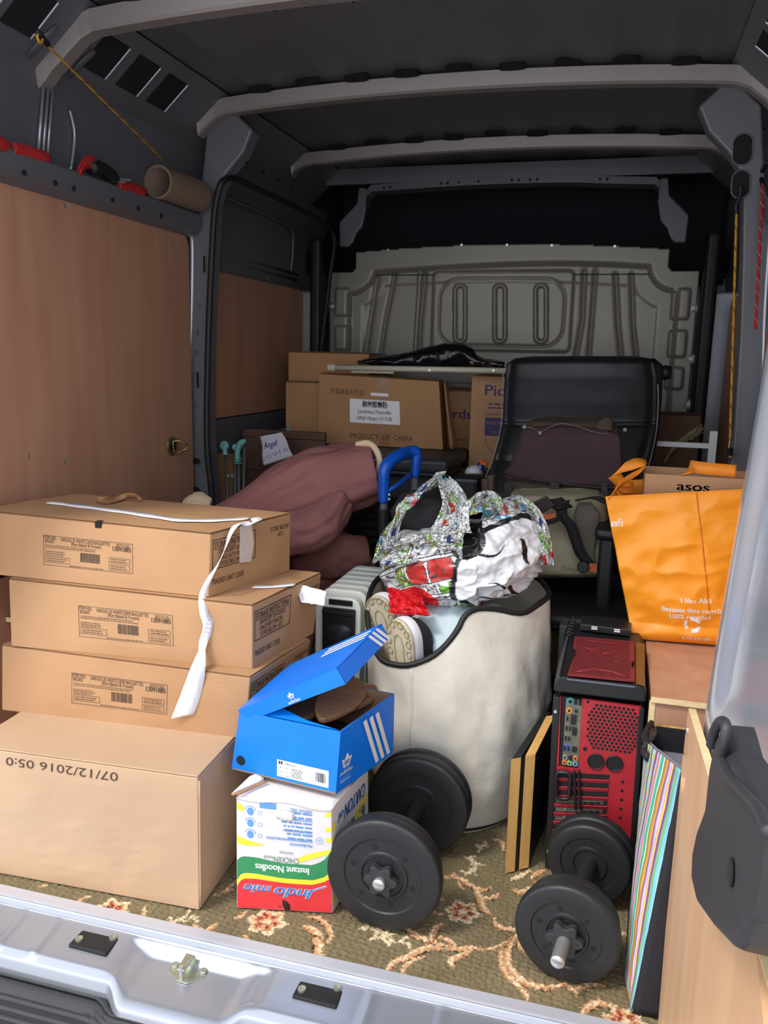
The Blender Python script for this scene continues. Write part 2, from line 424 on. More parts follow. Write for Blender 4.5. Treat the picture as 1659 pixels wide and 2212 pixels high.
# rear side uprights: three pressed lines down from the first rib
for s, ww in ((-1, wl), (1, wr)):
    for dy in (.0, .018, .036):
        MB().tube([(s*.955, .69+dy, 1.79), (s*.962, .66+dy, 1.60)], .005, 6).ob('pressed_line', SILVER, ww, smooth=True)
    MB().tube(smooth_path([(s*.958, .80, 1.76), (s*.960, .82, 1.70), (s*.964, .80, 1.60)], 5), .005, 6).ob('pressed_line', SILVER, ww, smooth=True)
    # ledge rail above the plywood
    m = MB()
    sec = [(.985, 1.505), (.955, 1.512), (.918, 1.53), (.905, 1.545), (.905, 1.585), (.912, 1.592), (.985, 1.592)]
    y1 = 1.44; vs = [(s*x, -.03, z) for x, z in sec] + [(s*x, y1, z) for x, z in sec]; n = len(sec)
    m.add(vs, [(i, i+1, n+i+1, n+i) for i in range(n-1)] + [tuple(range(n)), tuple(range(n, 2*n))])
    rail = m.ob('ledge_rail', STEEL, ww)
    for u, v in ((53, 373), (120, 395), (160, 407), (243, 432), (299, 450), (349, 466)):
        q = P(u, v, x=-.904); MB().disc((s*.906, q.y, q.z), (-s, 0, 0), .0075, .003, 12).ob('rail_hole', HOLE, rail)
    # middle pillar, facing the rear doors
    Y = 1.46
    L = [(497, 232), (445, 290), (438, 360), (428, 440), (412, 505), (416, 540), (413, 700), (404, 850), (399, 960), (398, 1080), (400, 1300)]
    R = [(470, 1300), (462, 1080), (452, 1000), (448, 900), (451, 700), (457, 560), (464, 440), (474, 400), (492, 370), (525, 330), (545, 280)]
    poly = [P(u, v, y=Y) for u, v in L + R]
    if s > 0: poly = [Vector((-p.x-.008, p.y, p.z)) for p in poly][::-1]
    m = MB(); m.prism(poly, (0, .07, 0))
    pl = m.ob('pillar', STEEL, ww, bevel=.008, seg=3)
    # outer fold of the pillar; lighter silver stands in for its edge highlight
    edge = [P(u, v, y=Y-.003) for u, v in L[4:]]
    if s > 0: edge = [Vector((-p.x-.008, p.y, p.z)) for p in edge]
    MB().tube(smooth_path(edge, 4), .011, 8).ob('lit_pillar_fold', SILVER, ww, smooth=True)
    hl = [((423, 996), .022, .014), ((423, 1058), .022, .014), ((428, 821), .008, .03), ((442, 571), .007, .03), ((430, 660), .004, .004), ((428, 720), .004, .008), ((425, 760), .005, .005), ((424, 875), .004, .006), ((422, 935), .004, .006)]
    if s > 0: hl = [((1604, 323), .028, .044), ((1600, 398), .026, .040)]
    for (u, v), rx, rz in hl:
        q = P(u, v, y=Y)
        pts = []
        for w in np.linspace(0, 2*PI, 17)[:-1]:
            cx = math.cos(w)*min(rx, rz); cz = math.sin(w)*min(rx, rz)
            if rz > rx: cz += (rz-rx)*(1 if cz > 0 else -1)
            else: cx += (rx-rz)*(1 if cx > 0 else -1)
            pts.append(Vector((q.x+cx, Y-.002, q.z+cz)))
        MB().prism(pts, (0, .004, 0)).ob('pillar_hole', HOLE, pl)
        MB().tube([p + Vector((0, -.001, 0)) for p in pts], .0022, 6, closed=True).ob('hole_lip', STEEL, pl, smooth=True)
    if s < 0: pass
    # black rubber door seal
    sp = [P(466, 1300, y=1.43), P(458, 1080, y=1.43), P(447, 960, y=1.43), P(449, 760, y=1.43), P(456, 580, y=1.43), P(466, 440, y=1.43), P(492, 385, y=1.46),
          P(560, 410, y=1.75), P(640, 448, y=2.1), P(705, 487, y=2.4), P(722, 520, y=2.47), P(712, 600, y=2.5), P(700, 700, y=2.5), P(688, 800, y=2.5), P(672, 1000, y=2.5)]
    if s > 0: sp = [Vector((-p.x-.008, p.y, p.z)) for p in sp]
    if s < 0: MB().tube(smooth_path(sp, 5), .010, 8, flat=1.2).ob('rubber_seal', RUBBER, ww, smooth=True)
    # front pillar beside the bulkhead
    m = MB(); m.box(tuple(sorted((s*.999, s*.905)))[:1] + (2.58, 0), tuple(sorted((s*.999, s*.905)))[1:] + (2.66, 1.42)); m.ob('pillar', SILVER, ww, bevel=.01, seg=3)
    m = MB(); m.box((min(s*.91, s*.852), 2.52, 0), (max(s*.91, s*.852), 2.66, 1.66)); m.ob('pillar_cover', RUBBER, ww, bevel=.02, seg=3)
    # curved gusset under the roof corner
    m = MB()
    for a, b in ((P(735, 482, y=2.55), P(770, 520, y=2.55)), ):
        pts = [P(732, 480, y=2.58), P(733, 533, y=2.58), P(752, 533, y=2.58), P(762, 522, y=2.58), P(768, 505, y=2.58), P(782, 488, y=2.58), P(790, 450, y=2.58), P(790, 405, y=2.58), P(775, 405, y=2.58), P(770, 440, y=2.58)]
        if s > 0: pts = [Vector((-p.x-.008, p.y, p.z)) for p in pts][::-1]
        m.prism(pts, (0, .03, 0))
    m.ob('corner_gusset', STEEL, ww, bevel=.006)
# wheel-arch boxes
for s, ww in ((-1, wl), (1, wr)):
    x0, x1 = (-.949, -.74) if s < 0 else (.652, .949)
    ww = struct(MB().box((x0, .44, -.01), (x1, 1.25, .418)).ob('trim_%d' % (6 if s < 0 else 7), PLY))
    MB().box((x0, .425, .42), (x1, 1.26, .43)).ob('arch_lid', PLY, ww)
    MB().box((x0, .423, .4185), (x1, .4245, .4305)).ob('pale_edge', PLYE, ww)
    if s > 0:
        MB().box((x0-.002, .428, -.01), (x0+.010, .4385, .418)).ob('pale_edge', PLYE, ww)
        MB().box((x0+.010, .43, -.01), (x1, .4385, .418)).ob('arch_front', PLY, ww)

# --- bulkhead: one pressed sheet
def sd_box(x, z, cx, cz, hx, hz, r):
    qx = np.abs(x-cx)-(hx-r); qz = np.abs(z-cz)-(hz-r)
    return np.hypot(np.maximum(qx, 0), np.maximum(qz, 0)) + np.minimum(np.maximum(qx, qz), 0) - r
def sd_seg(x, z, pts):
    d = np.full(x.shape, 9.)
    for (x0, z0), (x1, z1) in zip(pts[:-1], pts[1:]):
        dx, dz = x1-x0, z1-z0; t = np.clip(((x-x0)*dx+(z-z0)*dz)/(dx*dx+dz*dz), 0, 1)
        d = np.minimum(d, np.hypot(x-x0-t*dx, z-z0-t*dz))
    return d
def pz(u, v): q = P(u, v, y=2.63); return (q.x, q.z)
nx, nz = 360, 200
gx, gz = np.meshgrid(np.linspace(-.86, .86, nx), np.linspace(.55, 1.635, nz))
top = 1.605 + .028*(1-(gx/.7)**2)
din = -np.maximum.reduce([np.abs(gx)-.845, gz-top, -sd_box(gx, gz, .86, 1.66, .145, .15, .03), -sd_box(gx, gz, -.86, 1.66, .145, .15, .03)])
h = .022*sstep(.075, .105, din + .01*np.sin(gx*3))
h += .006*sstep(.155, .175, din)*(gz > 1.0)
fr = sd_box(gx, gz, -.011, 1.335, .318, .175, .02); h -= .010*sstep(.012, -.004, fr)
ir = sd_box(gx, gz, -.012, 1.328, .29, .152, .09); h += .006*np.exp(-(ir/.006)**2)
for u in (993, 1079, 1168):
    a = pz(u, 627); b = pz(u, 727)
    d = sd_seg(gx, gz, [a, b]); h -= .012*sstep(.034, .026, d); h += .016*sstep(.022, .014, d)
for pts, w in (([(812, 600), (795, 700), (785, 780)], .012), ([(850, 590), (828, 700), (815, 790)], .010), ([(916, 590), (905, 700), (900, 790)], .010), ([(905, 590), (893, 790)], .006),
               ([(1262, 585), (1258, 690), (1240, 790)], .011), ([(1286, 585), (1278, 690), (1270, 790)], .010), ([(1330, 592), (1335, 700), (1345, 800)], .011), ([(1365, 592), (1368, 700), (1380, 820)], .010)):
    d = sd_seg(gx, gz, [pz(*q) for q in pts]); h += (.011 if w > .0095 else -.008)*np.exp(-(d/w)**2)
for cz, hz in ((1.37, .062), (1.20, .055), (1.05, .045)):
    for sx_ in (-1, 1):
        h -= .012*sstep(.006, -.004, sd_box(gx, gz, sx_*.775, cz, .034, hz, .01))
keep = din > 0
vs = np.stack([gx, 2.60 + .03 + h, gz], -1).reshape(-1, 3)
idx = np.arange(nx*nz).reshape(nz, nx)
fs = []
kk = keep
for j in range(nz-1):
    for i in range(nx-1):
        if kk[j, i] and kk[j, i+1] and kk[j+1, i] and kk[j+1, i+1]:
            fs.append((idx[j, i], idx[j, i+1], idx[j+1, i+1], idx[j+1, i]))
m = MB(); m.v = [tuple(p) for p in vs]; m.f = [tuple(int(q) for q in f) for f in fs]
m.box((-.86, 2.63, 0), (.86, 2.64, .56))
bk = struct(m.ob('wall_back', STEELB, smooth=True))
bk.modifiers.new('solid', 'SOLIDIFY').thickness = -.004
for u, v in ((838, 537), (997, 526), (1095, 526), (1192, 527), (1328, 529)):
    q = P(u, v+3, y=2.62); MB().disc((q.x, 2.625, q.z), (0, -1, 0), .006, .006, 10).ob('screw', CHROME, bk)
for sx_ in (-1, 1):
    for cz, hz in ((1.37, .05), (1.20, .045), (1.05, .035)):
        MB().box((sx_*.775-.006, 2.618, cz-hz), (sx_*.775+.006, 2.632, cz+hz)).ob('slot_hole', HOLE, bk)
for u, v in ((718, 662), (1497, 666), (1492, 775), (1487, 873)):
    q = P(u, v, y=2.62)
    MB().disc((q.x, 2.632, q.z), (0, -1, 0), .022, .006, 20).ob('washer', STEELB, bk, bevel=.002)
    MB().disc((q.x, 2.626, q.z), (0, -1, 0), .009, .007, 12).ob('bolt', WHITE, bk)
# dark cavity over the cab
m = MB()
m.add([(-.97, 2.64, 1.50), (.97, 2.64, 1.50), (.97, 3.25, 1.55), (-.97, 3.25, 1.55)], [(0, 1, 2, 3)])
m.add([(-1., 3.2, 1.5), (1., 3.2, 1.5), (1., 3.2, 2.02), (-1., 3.2, 2.02)], [(0, 1, 2, 3)])
m.add([(-.97, 2.64, 1.5), (-.97, 3.25, 1.5), (-.97, 3.25, 2.02), (-.97, 2.64, 2.02)], [(0, 1, 2, 3)])
m.add([(.97, 2.64, 1.5), (.97, 3.25, 1.5), (.97, 3.25, 2.02), (.97, 2.64, 2.02)], [(0, 1, 2, 3)])
cav = m.ob('cab_headliner', CAVM, ceil, solid=.004)
m = MB()   # header bar over the bulkhead
pts = [(-.662, 1.80), (-.655, 1.845), (-.63, 1.868), (-.4, 1.876)] + [(x, 1.884-.02*(x/.66)**2) for x in np.linspace(-.3, .3, 7)] + [(.4, 1.873), (.63, 1.862), (.655, 1.84), (.662, 1.79)]
vs = []; fs = []
for x, z in pts: vs += [(x, 2.59, z), (x, 2.59, z+.03), (x, 2.66, z+.035), (x, 2.66, z-.005)]
for i in range(len(pts)-1):
    for k in range(4): fs.append((i*4+k, i*4+(k+1) % 4, i*4+4+(k+1) % 4, i*4+4+k))
m.add(vs, fs); hb = m.ob('header_bar', STEEL, ceil)
for x in (-.57, -.54, -.30, -.27, -.22, -.13, .02, .05, .10, .13, .40, .43):
    MB().disc((x, 2.59, 1.898-.02*(x/.66)**2), (0, -1, 0), .006, .003, 8).ob('bar_hole', HOLE, hb)
# flat skirt joining roof skin and header
MB().box((-.86, 2.60, 1.905), (.86, 2.63, 1.975)).ob('header_skirt', STEEL, ceil)

# --- rear sill
m = MB()
def sill(a, b):
    x = lerp(-.95, .95, a); t = b*8
    K = [(-.002, -.004), (-.012, -.002), (-.022, -.006), (-.028, -.016), (-.075, -.024), (-.118, -.030), (-.135, -.038), (-.142, -.055), (-.140, -.11)]
    i = min(int(t), 7); f = t-i
    y = lerp(K[i][0], K[i+1][0], f); z = lerp(K[i][1], K[i+1][1], f)
    # striker bay: wider and lower around x=-.17
    w = float(sstep(.14, .09, abs(x+.155)))
    tt = float(sstep(-.03, -.06, y))
    y2 = y - .035*w*float(sstep(-.06, -.13, y)); z2 = z - .016*w*tt
    for c in (-.62, -.55, -.47, .19, .32, .5): z2 += .004*math.exp(-((x-c)/.008)**2)*float(sstep(-.03, -.045, y))*float(sstep(-.135, -.12, y))
    for c in (-.285, -.02): z2 -= .007*math.exp(-((x-c)/.016)**2)*float(sstep(-.035, -.045, y))*float(sstep(-.125, -.1, y))
    return (x, y2, z2)
m.grid(sill, 381, 65)
s1 = struct(m.ob('trim_1', SILVER, smooth=True, solid=.003, off=-1.))
m = MB(); m.box((-.95, -.022, -.0045), (.95, .004, .0015)); m.box((-.95, -.024, .0), (.95, -.018, .004))
m.ob('threshold_strip', mat('threshold alloy', (196, 196, 204), .35, .3), s1)
for n_, (u, v, dx, dy) in enumerate(((207, 2035, .042, .028), (690, 2144, .042, .028))):
    q = P(u, v, z=-.022); T = TL((q.x, q.y, -.0265), -.02)
    t = thing('stop_pad', ('black rubber pad with two bolts on the silver sill, below the big carton' if n_ == 0 else 'black rubber pad with two bolts on the silver sill, in the middle below the dumbbell'), 'pad', (q.x, q.y, -.026), 'rubber pads on the sill')
    m = MB(T); m.box((-dx, -dy, -.004), (dx, dy, .010)); m.ob('pad', RUBBER, t, bevel=.002)
    for sx_ in (-1, 1):
        m = MB(T); m.lathe([(.0001, .0125), (.004, .0125), (.0045, .014), (.0075, .014), (.008, .010), (.008, .009)], (sx_*.03, .012*sx_+.002, 0), (0, 0, 1), 16); m.ob('bolt', ZINC, t, smooth=False)
t = thing('door_striker', 'zinc plated door striker bracket with two bolts in the sill recess', 'latch', tuple(P(405, 2102, z=-.045)))
q = P(405, 2102, z=-.038); T = TL((q.x, q.y, -.0375), .05)
m = MB(T); m.prism([(-.042, .01, 0), (-.036, -.008, 0), (-.01, -.026, 0), (.012, -.028, 0), (.036, -.008, 0), (.042, .008, 0), (.034, .018, 0), (.012, .010, 0), (-.012, .014, 0), (-.032, .02, 0)], (0, 0, .003)); m.ob('plate', ZINC, t, bevel=.001)
m = MB(T); m.prism([(-.012, .012, .0), (.012, .012, .0), (.010, .012, .026), (-.008, .012, .028)], (0, .004, 0)); m.prism([(-.010, -.024, .022), (.006, -.024, .022), (.010, .014, .026), (-.008, .014, .028)], (0, 0, .003)); m.ob('bracket', ZINC, t, bevel=.001)
m = MB(T); m.tube([(-.002, -.020, .0), (-.002, -.020, .03)], .0045, 10); m.ob('pin', CHROME, t)
for x, y in ((-.028, .008), (.03, .006)):
    m = MB(T); m.disc((x, y, .002), (0, 0, 1), .008, .006, 8); m.ob('bolt', ZINC, t, bevel=.0015)

# --- black bumper step, ribbed
m = MB()
def bump_f(a, b):
    x = lerp(-.95, .95, a); y = lerp(-.136, -.62, b)
    w = float(sstep(.16, .10, abs(x+.155)))
    z = -.072 - .012*float(sstep(-.15, -.185, y))
    if b < .02: z = -.066
    y -= .035*w*max(0, 1-b*6)
    k = (y+.180)/.020
    if -.47 < y < -.165: z += .0045*max(0., math.cos(k*2*PI))**2
    z -= .10*float(sstep(-.50, -.62, y))
    return (x, y, z)
m.grid(bump_f, 120, 260)
t = thing('bumper_step', 'black ribbed plastic rear bumper step below the silver sill', 'bumper', (0, -.3, -.2))
m.ob('step', BUMPER, t, smooth=True, solid=.004)
q = P(208, 2106, z=-.07); MB().disc((q.x, q.y+.002, -.078), (0, 0, 1), .010, .006, 16).ob('screw', BLACKP, t, bevel=.002)
MB().box((-.95, -.60, -.35), (.95, -.14, -.20)).ob('bumper_body', BUMPER, t)

# --- outer body shell and ground, so that light only comes in through the rear
struct(MB().box((-1.03, -.04, -.25), (-1.012, 3.3, 2.05)).ob('trim_2', SILVER))
struct(MB().box((1.012, .0, -.25), (1.03, 3.3, 2.05)).ob('trim_3', SILVER))
struct(MB().box((-1.03, -.06, 2.02), (1.03, 3.3, 2.05)).ob('trim_4', SILVER))
struct(MB().box((-1.03, 3.28, -.25), (1.03, 3.3, 2.05)).ob('trim_5', SILVER))
gm = mat('bounce ground', (186, 184, 180), .9, 0, .15, 40., .4, 200.)  # unseen ground, made pale to bounce added light up to the roof
g = MB().box((-9, -12, -.66), (9, 9, -.60)).ob('ground', gm); struct(g)

# --- right rear door, standing open
XD = .683
def dface(a, b):
    z = lerp(-.16, 1.93, b); e = .004 - .10*float(sstep(.55, 1.3, z)) - .22*max(0, z-1.2)
    s_ = a**1.6*.80
    y = e - s_
    x = XD + .018 + .05*math.exp(-s_/.012) + .035*max(0, z-.6)*1.0
    # pressed field of the upper door
    ins = float(sstep(.075, .13, s_))*float(sstep(.60, .68, z))
    x += .02*ins
    return (x, y, z)
m = MB(); m.grid(dface, 90, 120)
d1 = struct(m.ob('door_1', DOORM, smooth=True, solid=.002, off=0.))
pl_ = [P(1400, 2212, x=XD), P(1480, 1543, x=XD)]
ye = .02
poly = [(ye+.03, -.15), (ye+.012, .3), (ye, .572), (ye-.012, .583), (-.30, .615), (-.78, .66), (-.78, -.15)]
def holecut():
    # plywood with a round finger hole: ring of quads round the hole inside the outline
    q = P(1476, 1672, x=XD); cy, cz = q.y, q.z
    n = 48; inn = []; outp = []
    pts2 = poly + [poly[0]]
    for k in range(n):
        w = 2*PI*k/n; d = (math.cos(w), math.sin(w)); best = 9
        for (a, b), (c, e) in zip(pts2[:-1], pts2[1:]):
            dx, dz = c-a, e-b; det = -d[0]*dz + d[1]*dx
            if abs(det) < 1e-9: continue
            t = (-(a-cy)*dz + (b-cz)*dx)/det; s_ = (d[0]*(b-cz) - d[1]*(a-cy))/det
            if t > 0 and -1e-6 <= s_ <= 1+1e-6: best = min(best, t)
        outp.append((cy+d[0]*best, cz+d[1]*best)); inn.append((cy+.034*d[0], cz+.034*d[1]))
    return inn, outp
inn, outp = holecut(); n = len(inn); m = MB()
vs = [(XD, y, z) for y, z in inn] + [(XD, y, z) for y, z in outp] + [(XD+.010, y, z) for y, z in inn] + [(XD+.010, y, z) for y, z in outp]
fs = []
for k in range(n):
    l = (k+1) % n
    fs += [(k, n+k, n+l, l), (2*n+k, 2*n+l, 3*n+l, 3*n+k), (k, l, 2*n+l, 2*n+k), (n+k, 3*n+k, 3*n+l, n+l)]
m.add(vs, fs); dp = m.ob('plywood_panel', PLYD, d1)
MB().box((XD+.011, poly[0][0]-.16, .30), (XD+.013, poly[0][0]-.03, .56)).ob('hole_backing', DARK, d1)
MB().add([(XD-.0004, ye-.012, .5835), (XD+.0104, ye-.012, .5835), (XD+.0104, -.30, .6155), (XD-.0004, -.30, .6155)], [(0, 1, 2, 3)]).add([(XD-.0004, -.30, .6155), (XD+.0104, -.30, .6155), (XD+.0104, -.78, .6605), (XD-.0004, -.78, .6605)], [(0, 1, 2, 3)]).ob('pale_edge', PLYE, d1, solid=.001)
for u, v in ((1485, 1578), (1428, 2027)):
    q = P(u, v, x=XD); MB().disc((XD+.001, q.y, q.z), (-1, 0, 0), .006, .003, 12).ob('screw', CHROME, dp)
# black moulded latch cover
x0 = XD-.03
front = [(1556, 1560), (1543, 1585), (1530, 1650), (1520, 1745), (1502, 1790), (1490, 1850), (1488, 1900), (1500, 1955), (1530, 2000), (1570, 2045), (1584, 2052), (1597, 2040), (1612, 1995), (1640, 1995), (1659, 1900), (1672, 1800), (1640, 1770), (1600, 1680), (1570, 1625), (1563, 1590)]
pts = [P(u, v, x=x0) for u, v in front]
m = MB()
c0 = sum(pts, Vector())/len(pts)
rim0 = [Vector((XD-.001, c0.y+(p.y-c0.y)*1.0, c0.z+(p.z-c0.z)*1.0)) for p in pts]
rim1 = [Vector((x0+.006, c0.y+(p.y-c0.y)*.99, c0.z+(p.z-c0.z)*.99)) for p in pts]
rim2 = [Vector((x0, c0.y+(p.y-c0.y)*.90, c0.z+(p.z-c0.z)*.90)) for p in pts]
n = len(pts); m.add(rim0+rim1+rim2, [(i, (i+1) % n, n+(i+1) % n, n+i) for i in range(n)] + [(n+i, n+(i+1) % n, 2*n+(i+1) % n, 2*n+i) for i in range(n)] + [tuple(range(2*n, 3*n))])
lc = m.ob('latch_cover', mat('latch cover plastic', (48, 48, 50), .5, 0, .05, 30.), d1, smooth=False, bevel=.003, seg=3)
q = P(1583, 1885, x=x0)
MB().disc((x0-.001, q.y, q.z), (-1, 0, 0), .011, .0015, 16).ob('cover_hole', HOLE, lc)
MB().tube(smooth_path([P(u, v, x=x0-.002) for u, v in ((1536, 1610), (1545, 1575), (1558, 1558), (1568, 1566), (1567, 1600), (1560, 1640), (1575, 1680), (1612, 1720), (1640, 1752), (1662, 1800))], 6), .0048, 8).ob('cover_ridge', mat('latch cover plastic', (48, 48, 50), .5, 0, .05, 30.), lc, smooth=True)
# bright badge shape and studs on the door metal
for z, y in ((.86, -.09), (1.30, -.28)):
    pass
# ------------------------------------------------------------------ carpet
def fl0(u, v, z=0.): q = P(u, v, z=z); return (q.x, q.y)
def build_carpet():
    X0, X1, Y0, Y1 = -.72, .72, .0, .62; NX, NY = 620, 268
    xs = np.linspace(X0, X1, NX); ys = np.linspace(Y0, Y1, NY)
    gx, gy = np.meshgrid(xs, ys)
    rng = np.random.RandomState(3)
    def nz(sc, seed):
        r = np.random.RandomState(seed); n = 12; a = r.rand(n)*6.28; f = sc*(.6+.8*r.rand(n)); ph = r.rand(n)*6.28
        return sum(np.sin((gx*np.cos(t)+gy*np.sin(t))*ff+p) for t, ff, p in zip(a, f, ph))/n**.5
    jx = gx + rng.normal(0, .0014, gx.shape) + .0012*nz(700, 1); jy = gy + rng.normal(0, .0014, gx.shape) + .0012*nz(700, 2)
    base = np.array([lin(124), lin(111), lin(84)])
    col = np.ones(gx.shape+(4,)); shade = 1 + .10*nz(25, 5) + .05*nz(90, 6) + rng.normal(0, .07, gx.shape)
    col[..., :3] = base*shade[..., None]
    tan = np.array([lin(206), lin(152), lin(110)]); cream = np.array([lin(226), lin(204), lin(166)]); brown = np.array([lin(62), lin(44), lin(36)]); red = np.array([lin(140), lin(48), lin(44)])
    wob = .5 + .5*nz(220, 8)
    def seg(pts):
        d = np.full(gx.shape, 9.); t_ = np.zeros(gx.shape); m = len(pts)-1; sd = np.zeros(gx.shape)
        for i, ((x0, y0), (x1, y1)) in enumerate(zip(pts[:-1], pts[1:])):
            dx, dy = x1-x0, y1-y0; L2 = dx*dx+dy*dy+1e-9
            t = np.clip(((jx-x0)*dx+(jy-y0)*dy)/L2, 0, 1); e = np.hypot(jx-x0-t*dx, jy-y0-t*dy)
            k = e < d; d = np.where(k, e, d); t_ = np.where(k, (i+t)/m, t_); sd = np.where(k, np.sign((jx-x0)*dy-(jy-y0)*dx), sd)
        return d, t_, sd
    def put(mask, c, a=1.):
        col[mask, :3] = col[mask, :3]*(1-a) + (c*shade[mask][:, None]**.6)*a
    def stroke(px, w, c1=tan, c2=cream, edge=brown, taper=True):
        pts = smooth_path([(*fl0(u, v), 0) for u, v in px], 6); pts = [(p.x, p.y) for p in pts]
        d, t, sd = seg(pts)
        ww = w*.85*(.35+.85*np.sin(np.clip(t*.9+.08, 0, 1)*PI)) if taper else w
        if edge is not None: put((d < ww*1.35) & (sd > 0) & (wob > .25), edge)
        put(d < ww, c1); put((d < ww*.62) & ((sd < 0) | (wob > 1.0)), c2)
    def flower(u, v, R):
        cx, cy = fl0(u, v); r = np.hypot(jx-cx, jy-cy); th = np.arctan2(jy-cy, jx-cx)
        edge = R*(1+.16*np.cos(6*th)+.05*np.sin(13*th))
        put(r < edge, tan); put((r < edge) & (r > edge*.72), cream)
        put((r < edge*.9) & (np.cos(12*th+r*220) > .55), tan)
        put((r < edge*.62) & (np.cos(6*th+.6) > .3) & (r > .3*R), red, .8)
        put((r < edge*.55) & (np.cos(5*th) > .86) & (r > .3*R), brown)
        put(r < R*.24, cream); put((r < R*.92) & (th > 1.6) & (th < 2.8) & (np.cos(9*th) > 0), red, .7)
    def twig(px, c=cream):
        pts = [fl0(u, v) for u, v in px]; d, t, sd = seg(pts); put((d < .0032) & (wob > .1), c)
        for (x0, y0), (x1, y1) in zip(pts[:-1], pts[1:]):
            for k, sg in ((.35, 1), (.8, -1)):
                x, y = x0+(x1-x0)*k, y0+(y1-y0)*k; dx, dy = x1-x0, y1-y0; l = math.hypot(dx, dy)+1e-6
                e = (x+(dx/l*.5-sg*dy/l)*.017, y+(dy/l*.5+sg*dx/l)*.017); d, t, sd = seg([(x, y), e]); put((d < .0028), c)
    S2 = lambda L: [(750+x/2.37, 1750+y/2.37) for x, y in L]
    S8 = lambda L: [(480+x/2.86, 1640+y/2.86) for x, y in L]
    SB = lambda L: [(x/2.074, 1850+y/2.074) for x, y in L]
    stroke(S2([(190, 830), (240, 770), (300, 745), (390, 700), (480, 690), (560, 700), (640, 695), (705, 705)]), .0085)
    stroke(S2([(230, 560), (300, 600), (370, 640), (440, 665), (520, 690)]), .007)
    stroke(S2([(430, 660), (440, 620), (460, 585), (490, 575)]), .007)
    stroke(S2([(470, 640), (520, 655), (560, 690)]), .006)
    stroke(S2([(545, 790), (530, 760), (580, 735), (640, 705)]), .007)
    stroke(S2([(280, 870), (290, 800), (340, 760), (400, 740)]), .005, edge=None)
    stroke(S2([(710, 705), (770, 690), (850, 650), (910, 600), (930, 540), (960, 470), (950, 400)]), .005)
    stroke(S2([(750, 545), (765, 580), (820, 600), (880, 595), (930, 570)]), .0065)
    stroke(S2([(850, 650), (820, 720), (830, 790), (880, 850), (960, 890), (1050, 895), (1120, 880)]), .0085)
    stroke(S2([(790, 700), (790, 780), (830, 850), (890, 900), (920, 950), (900, 1010)]), .0055, edge=None)
    stroke(S2([(880, 640), (890, 690), (930, 720)]), .007)
    stroke(S2([(1120, 880), (1160, 910), (1210, 890), (1280, 885), (1320, 895)]), .007)
    stroke(S2([(1150, 900), (1180, 935)]), .006)
    stroke(S2([(1200, 1050), (1230, 1000), (1300, 975), (1370, 1010)]), .008)
    stroke(S2([(490, 335), (540, 330), (590, 350), (640, 380), (690, 400), (740, 385)]), .007)
    stroke(S2([(540, 330), (555, 310)]), .006); stroke(S2([(570, 360), (590, 395)]), .004, edge=None)
    stroke(S2([(650, 385), (680, 440), (700, 500), (730, 515)]), .008)
    stroke(S2([(690, 440), (740, 440), (775, 420)]), .006)
    stroke(S2([(500, 455), (460, 445), (420, 480), (440, 515), (490, 525)]), .004, edge=None)
    stroke(S2([(900, 520), (940, 480), (965, 420), (960, 360)]), .007)
    stroke(S2([(850, 400), (900, 410), (950, 380)]), .0075); stroke(S2([(960, 360), (1000, 380), (1030, 360)]), .007)
    stroke(S2([(840, 350), (880, 330), (940, 300)]), .006, c1=cream); stroke(S2([(940, 340), (980, 310), (1010, 300)]), .006)
    stroke(S2([(740, 140), (790, 155), (800, 200)]), .006); stroke(S2([(700, 150), (720, 180)]), .004, edge=None)
    twig(S2([(600, 230), (650, 250), (665, 290), (610, 320)])); twig(S2([(100, 530), (130, 580), (170, 620), (240, 660), (330, 675)])); twig(S2([(75, 600), (130, 590), (150, 560)])); twig(S2([(120, 650), (190, 640), (215, 590)]))
    twig(S2([(660, 170), (690, 190)])); twig(S2([(1380, 640), (1410, 620)]))
    flower(*S2([(590, 512)])[0], .033); flower(*S8([(275, 992)])[0], .036); flower(*SB([(495, 238)])[0], .036); flower(*S2([(1425, 1075)])[0], .034)
    stroke(S8([(530, 960), (600, 975), (650, 1020), (670, 1080), (650, 1120)]), .006)
    stroke(S8([(510, 1020), (570, 1050), (620, 1090)]), .009); stroke(S8([(560, 1100), (600, 1130), (590, 1180), (620, 1200)]), .009)
    stroke(S8([(80, 965), (120, 960), (150, 920)]), .005, edge=None); stroke(S8([(155, 1070), (140, 1120)]), .003)
    stroke(S8([(0, 800), (40, 800), (70, 790)]), .004, edge=None); stroke(S8([(1440, 700), (1400, 720), (1370, 715)]), .005)
    twig(SB([(755, 300), (800, 270), (880, 260)])); stroke(SB([(870, 300), (905, 330), (970, 295)]), .009); stroke(SB([(910, 330), (930, 350)]), .006)
    stroke(SB([(650, 215), (640, 250), (615, 280)]), .004, edge=None); stroke(SB([(405, 170), (360, 185), (340, 215)]), .004, edge=None); stroke(SB([(210, 120), (170, 130)]), .004, edge=None)
    stroke(SB([(1090, 345), (1110, 370)]), .004); stroke(SB([(1060, 100), (1000, 150), (950, 170)]), .004, edge=None)
    hgt = .0012*nz(500, 11) + rng.normal(0, .0006, gx.shape)
    fray = np.where(gy < .004, rng.normal(0, .0012, gx.shape), 0)
    m = MB(); v = np.stack([gx, gy + fray, -.004 + hgt], -1).reshape(-1, 3)
    idx = np.arange(NX*NY).reshape(NY, NX)
    m.v = v.tolist(); m.f = np.stack([idx[:-1, :-1], idx[:-1, 1:], idx[1:, 1:], idx[1:, :-1]], -1).reshape(-1, 4).tolist()
    t = thing('carpet', 'olive green patterned carpet with cream scrolls and red flowers on van floor', 'carpet', (0, .3, -.012))
    cm_ = mat('carpet pile', (118, 106, 74), .95, vcol='paint', bump=.5, bs=900., bdist=.002, spec=.1)
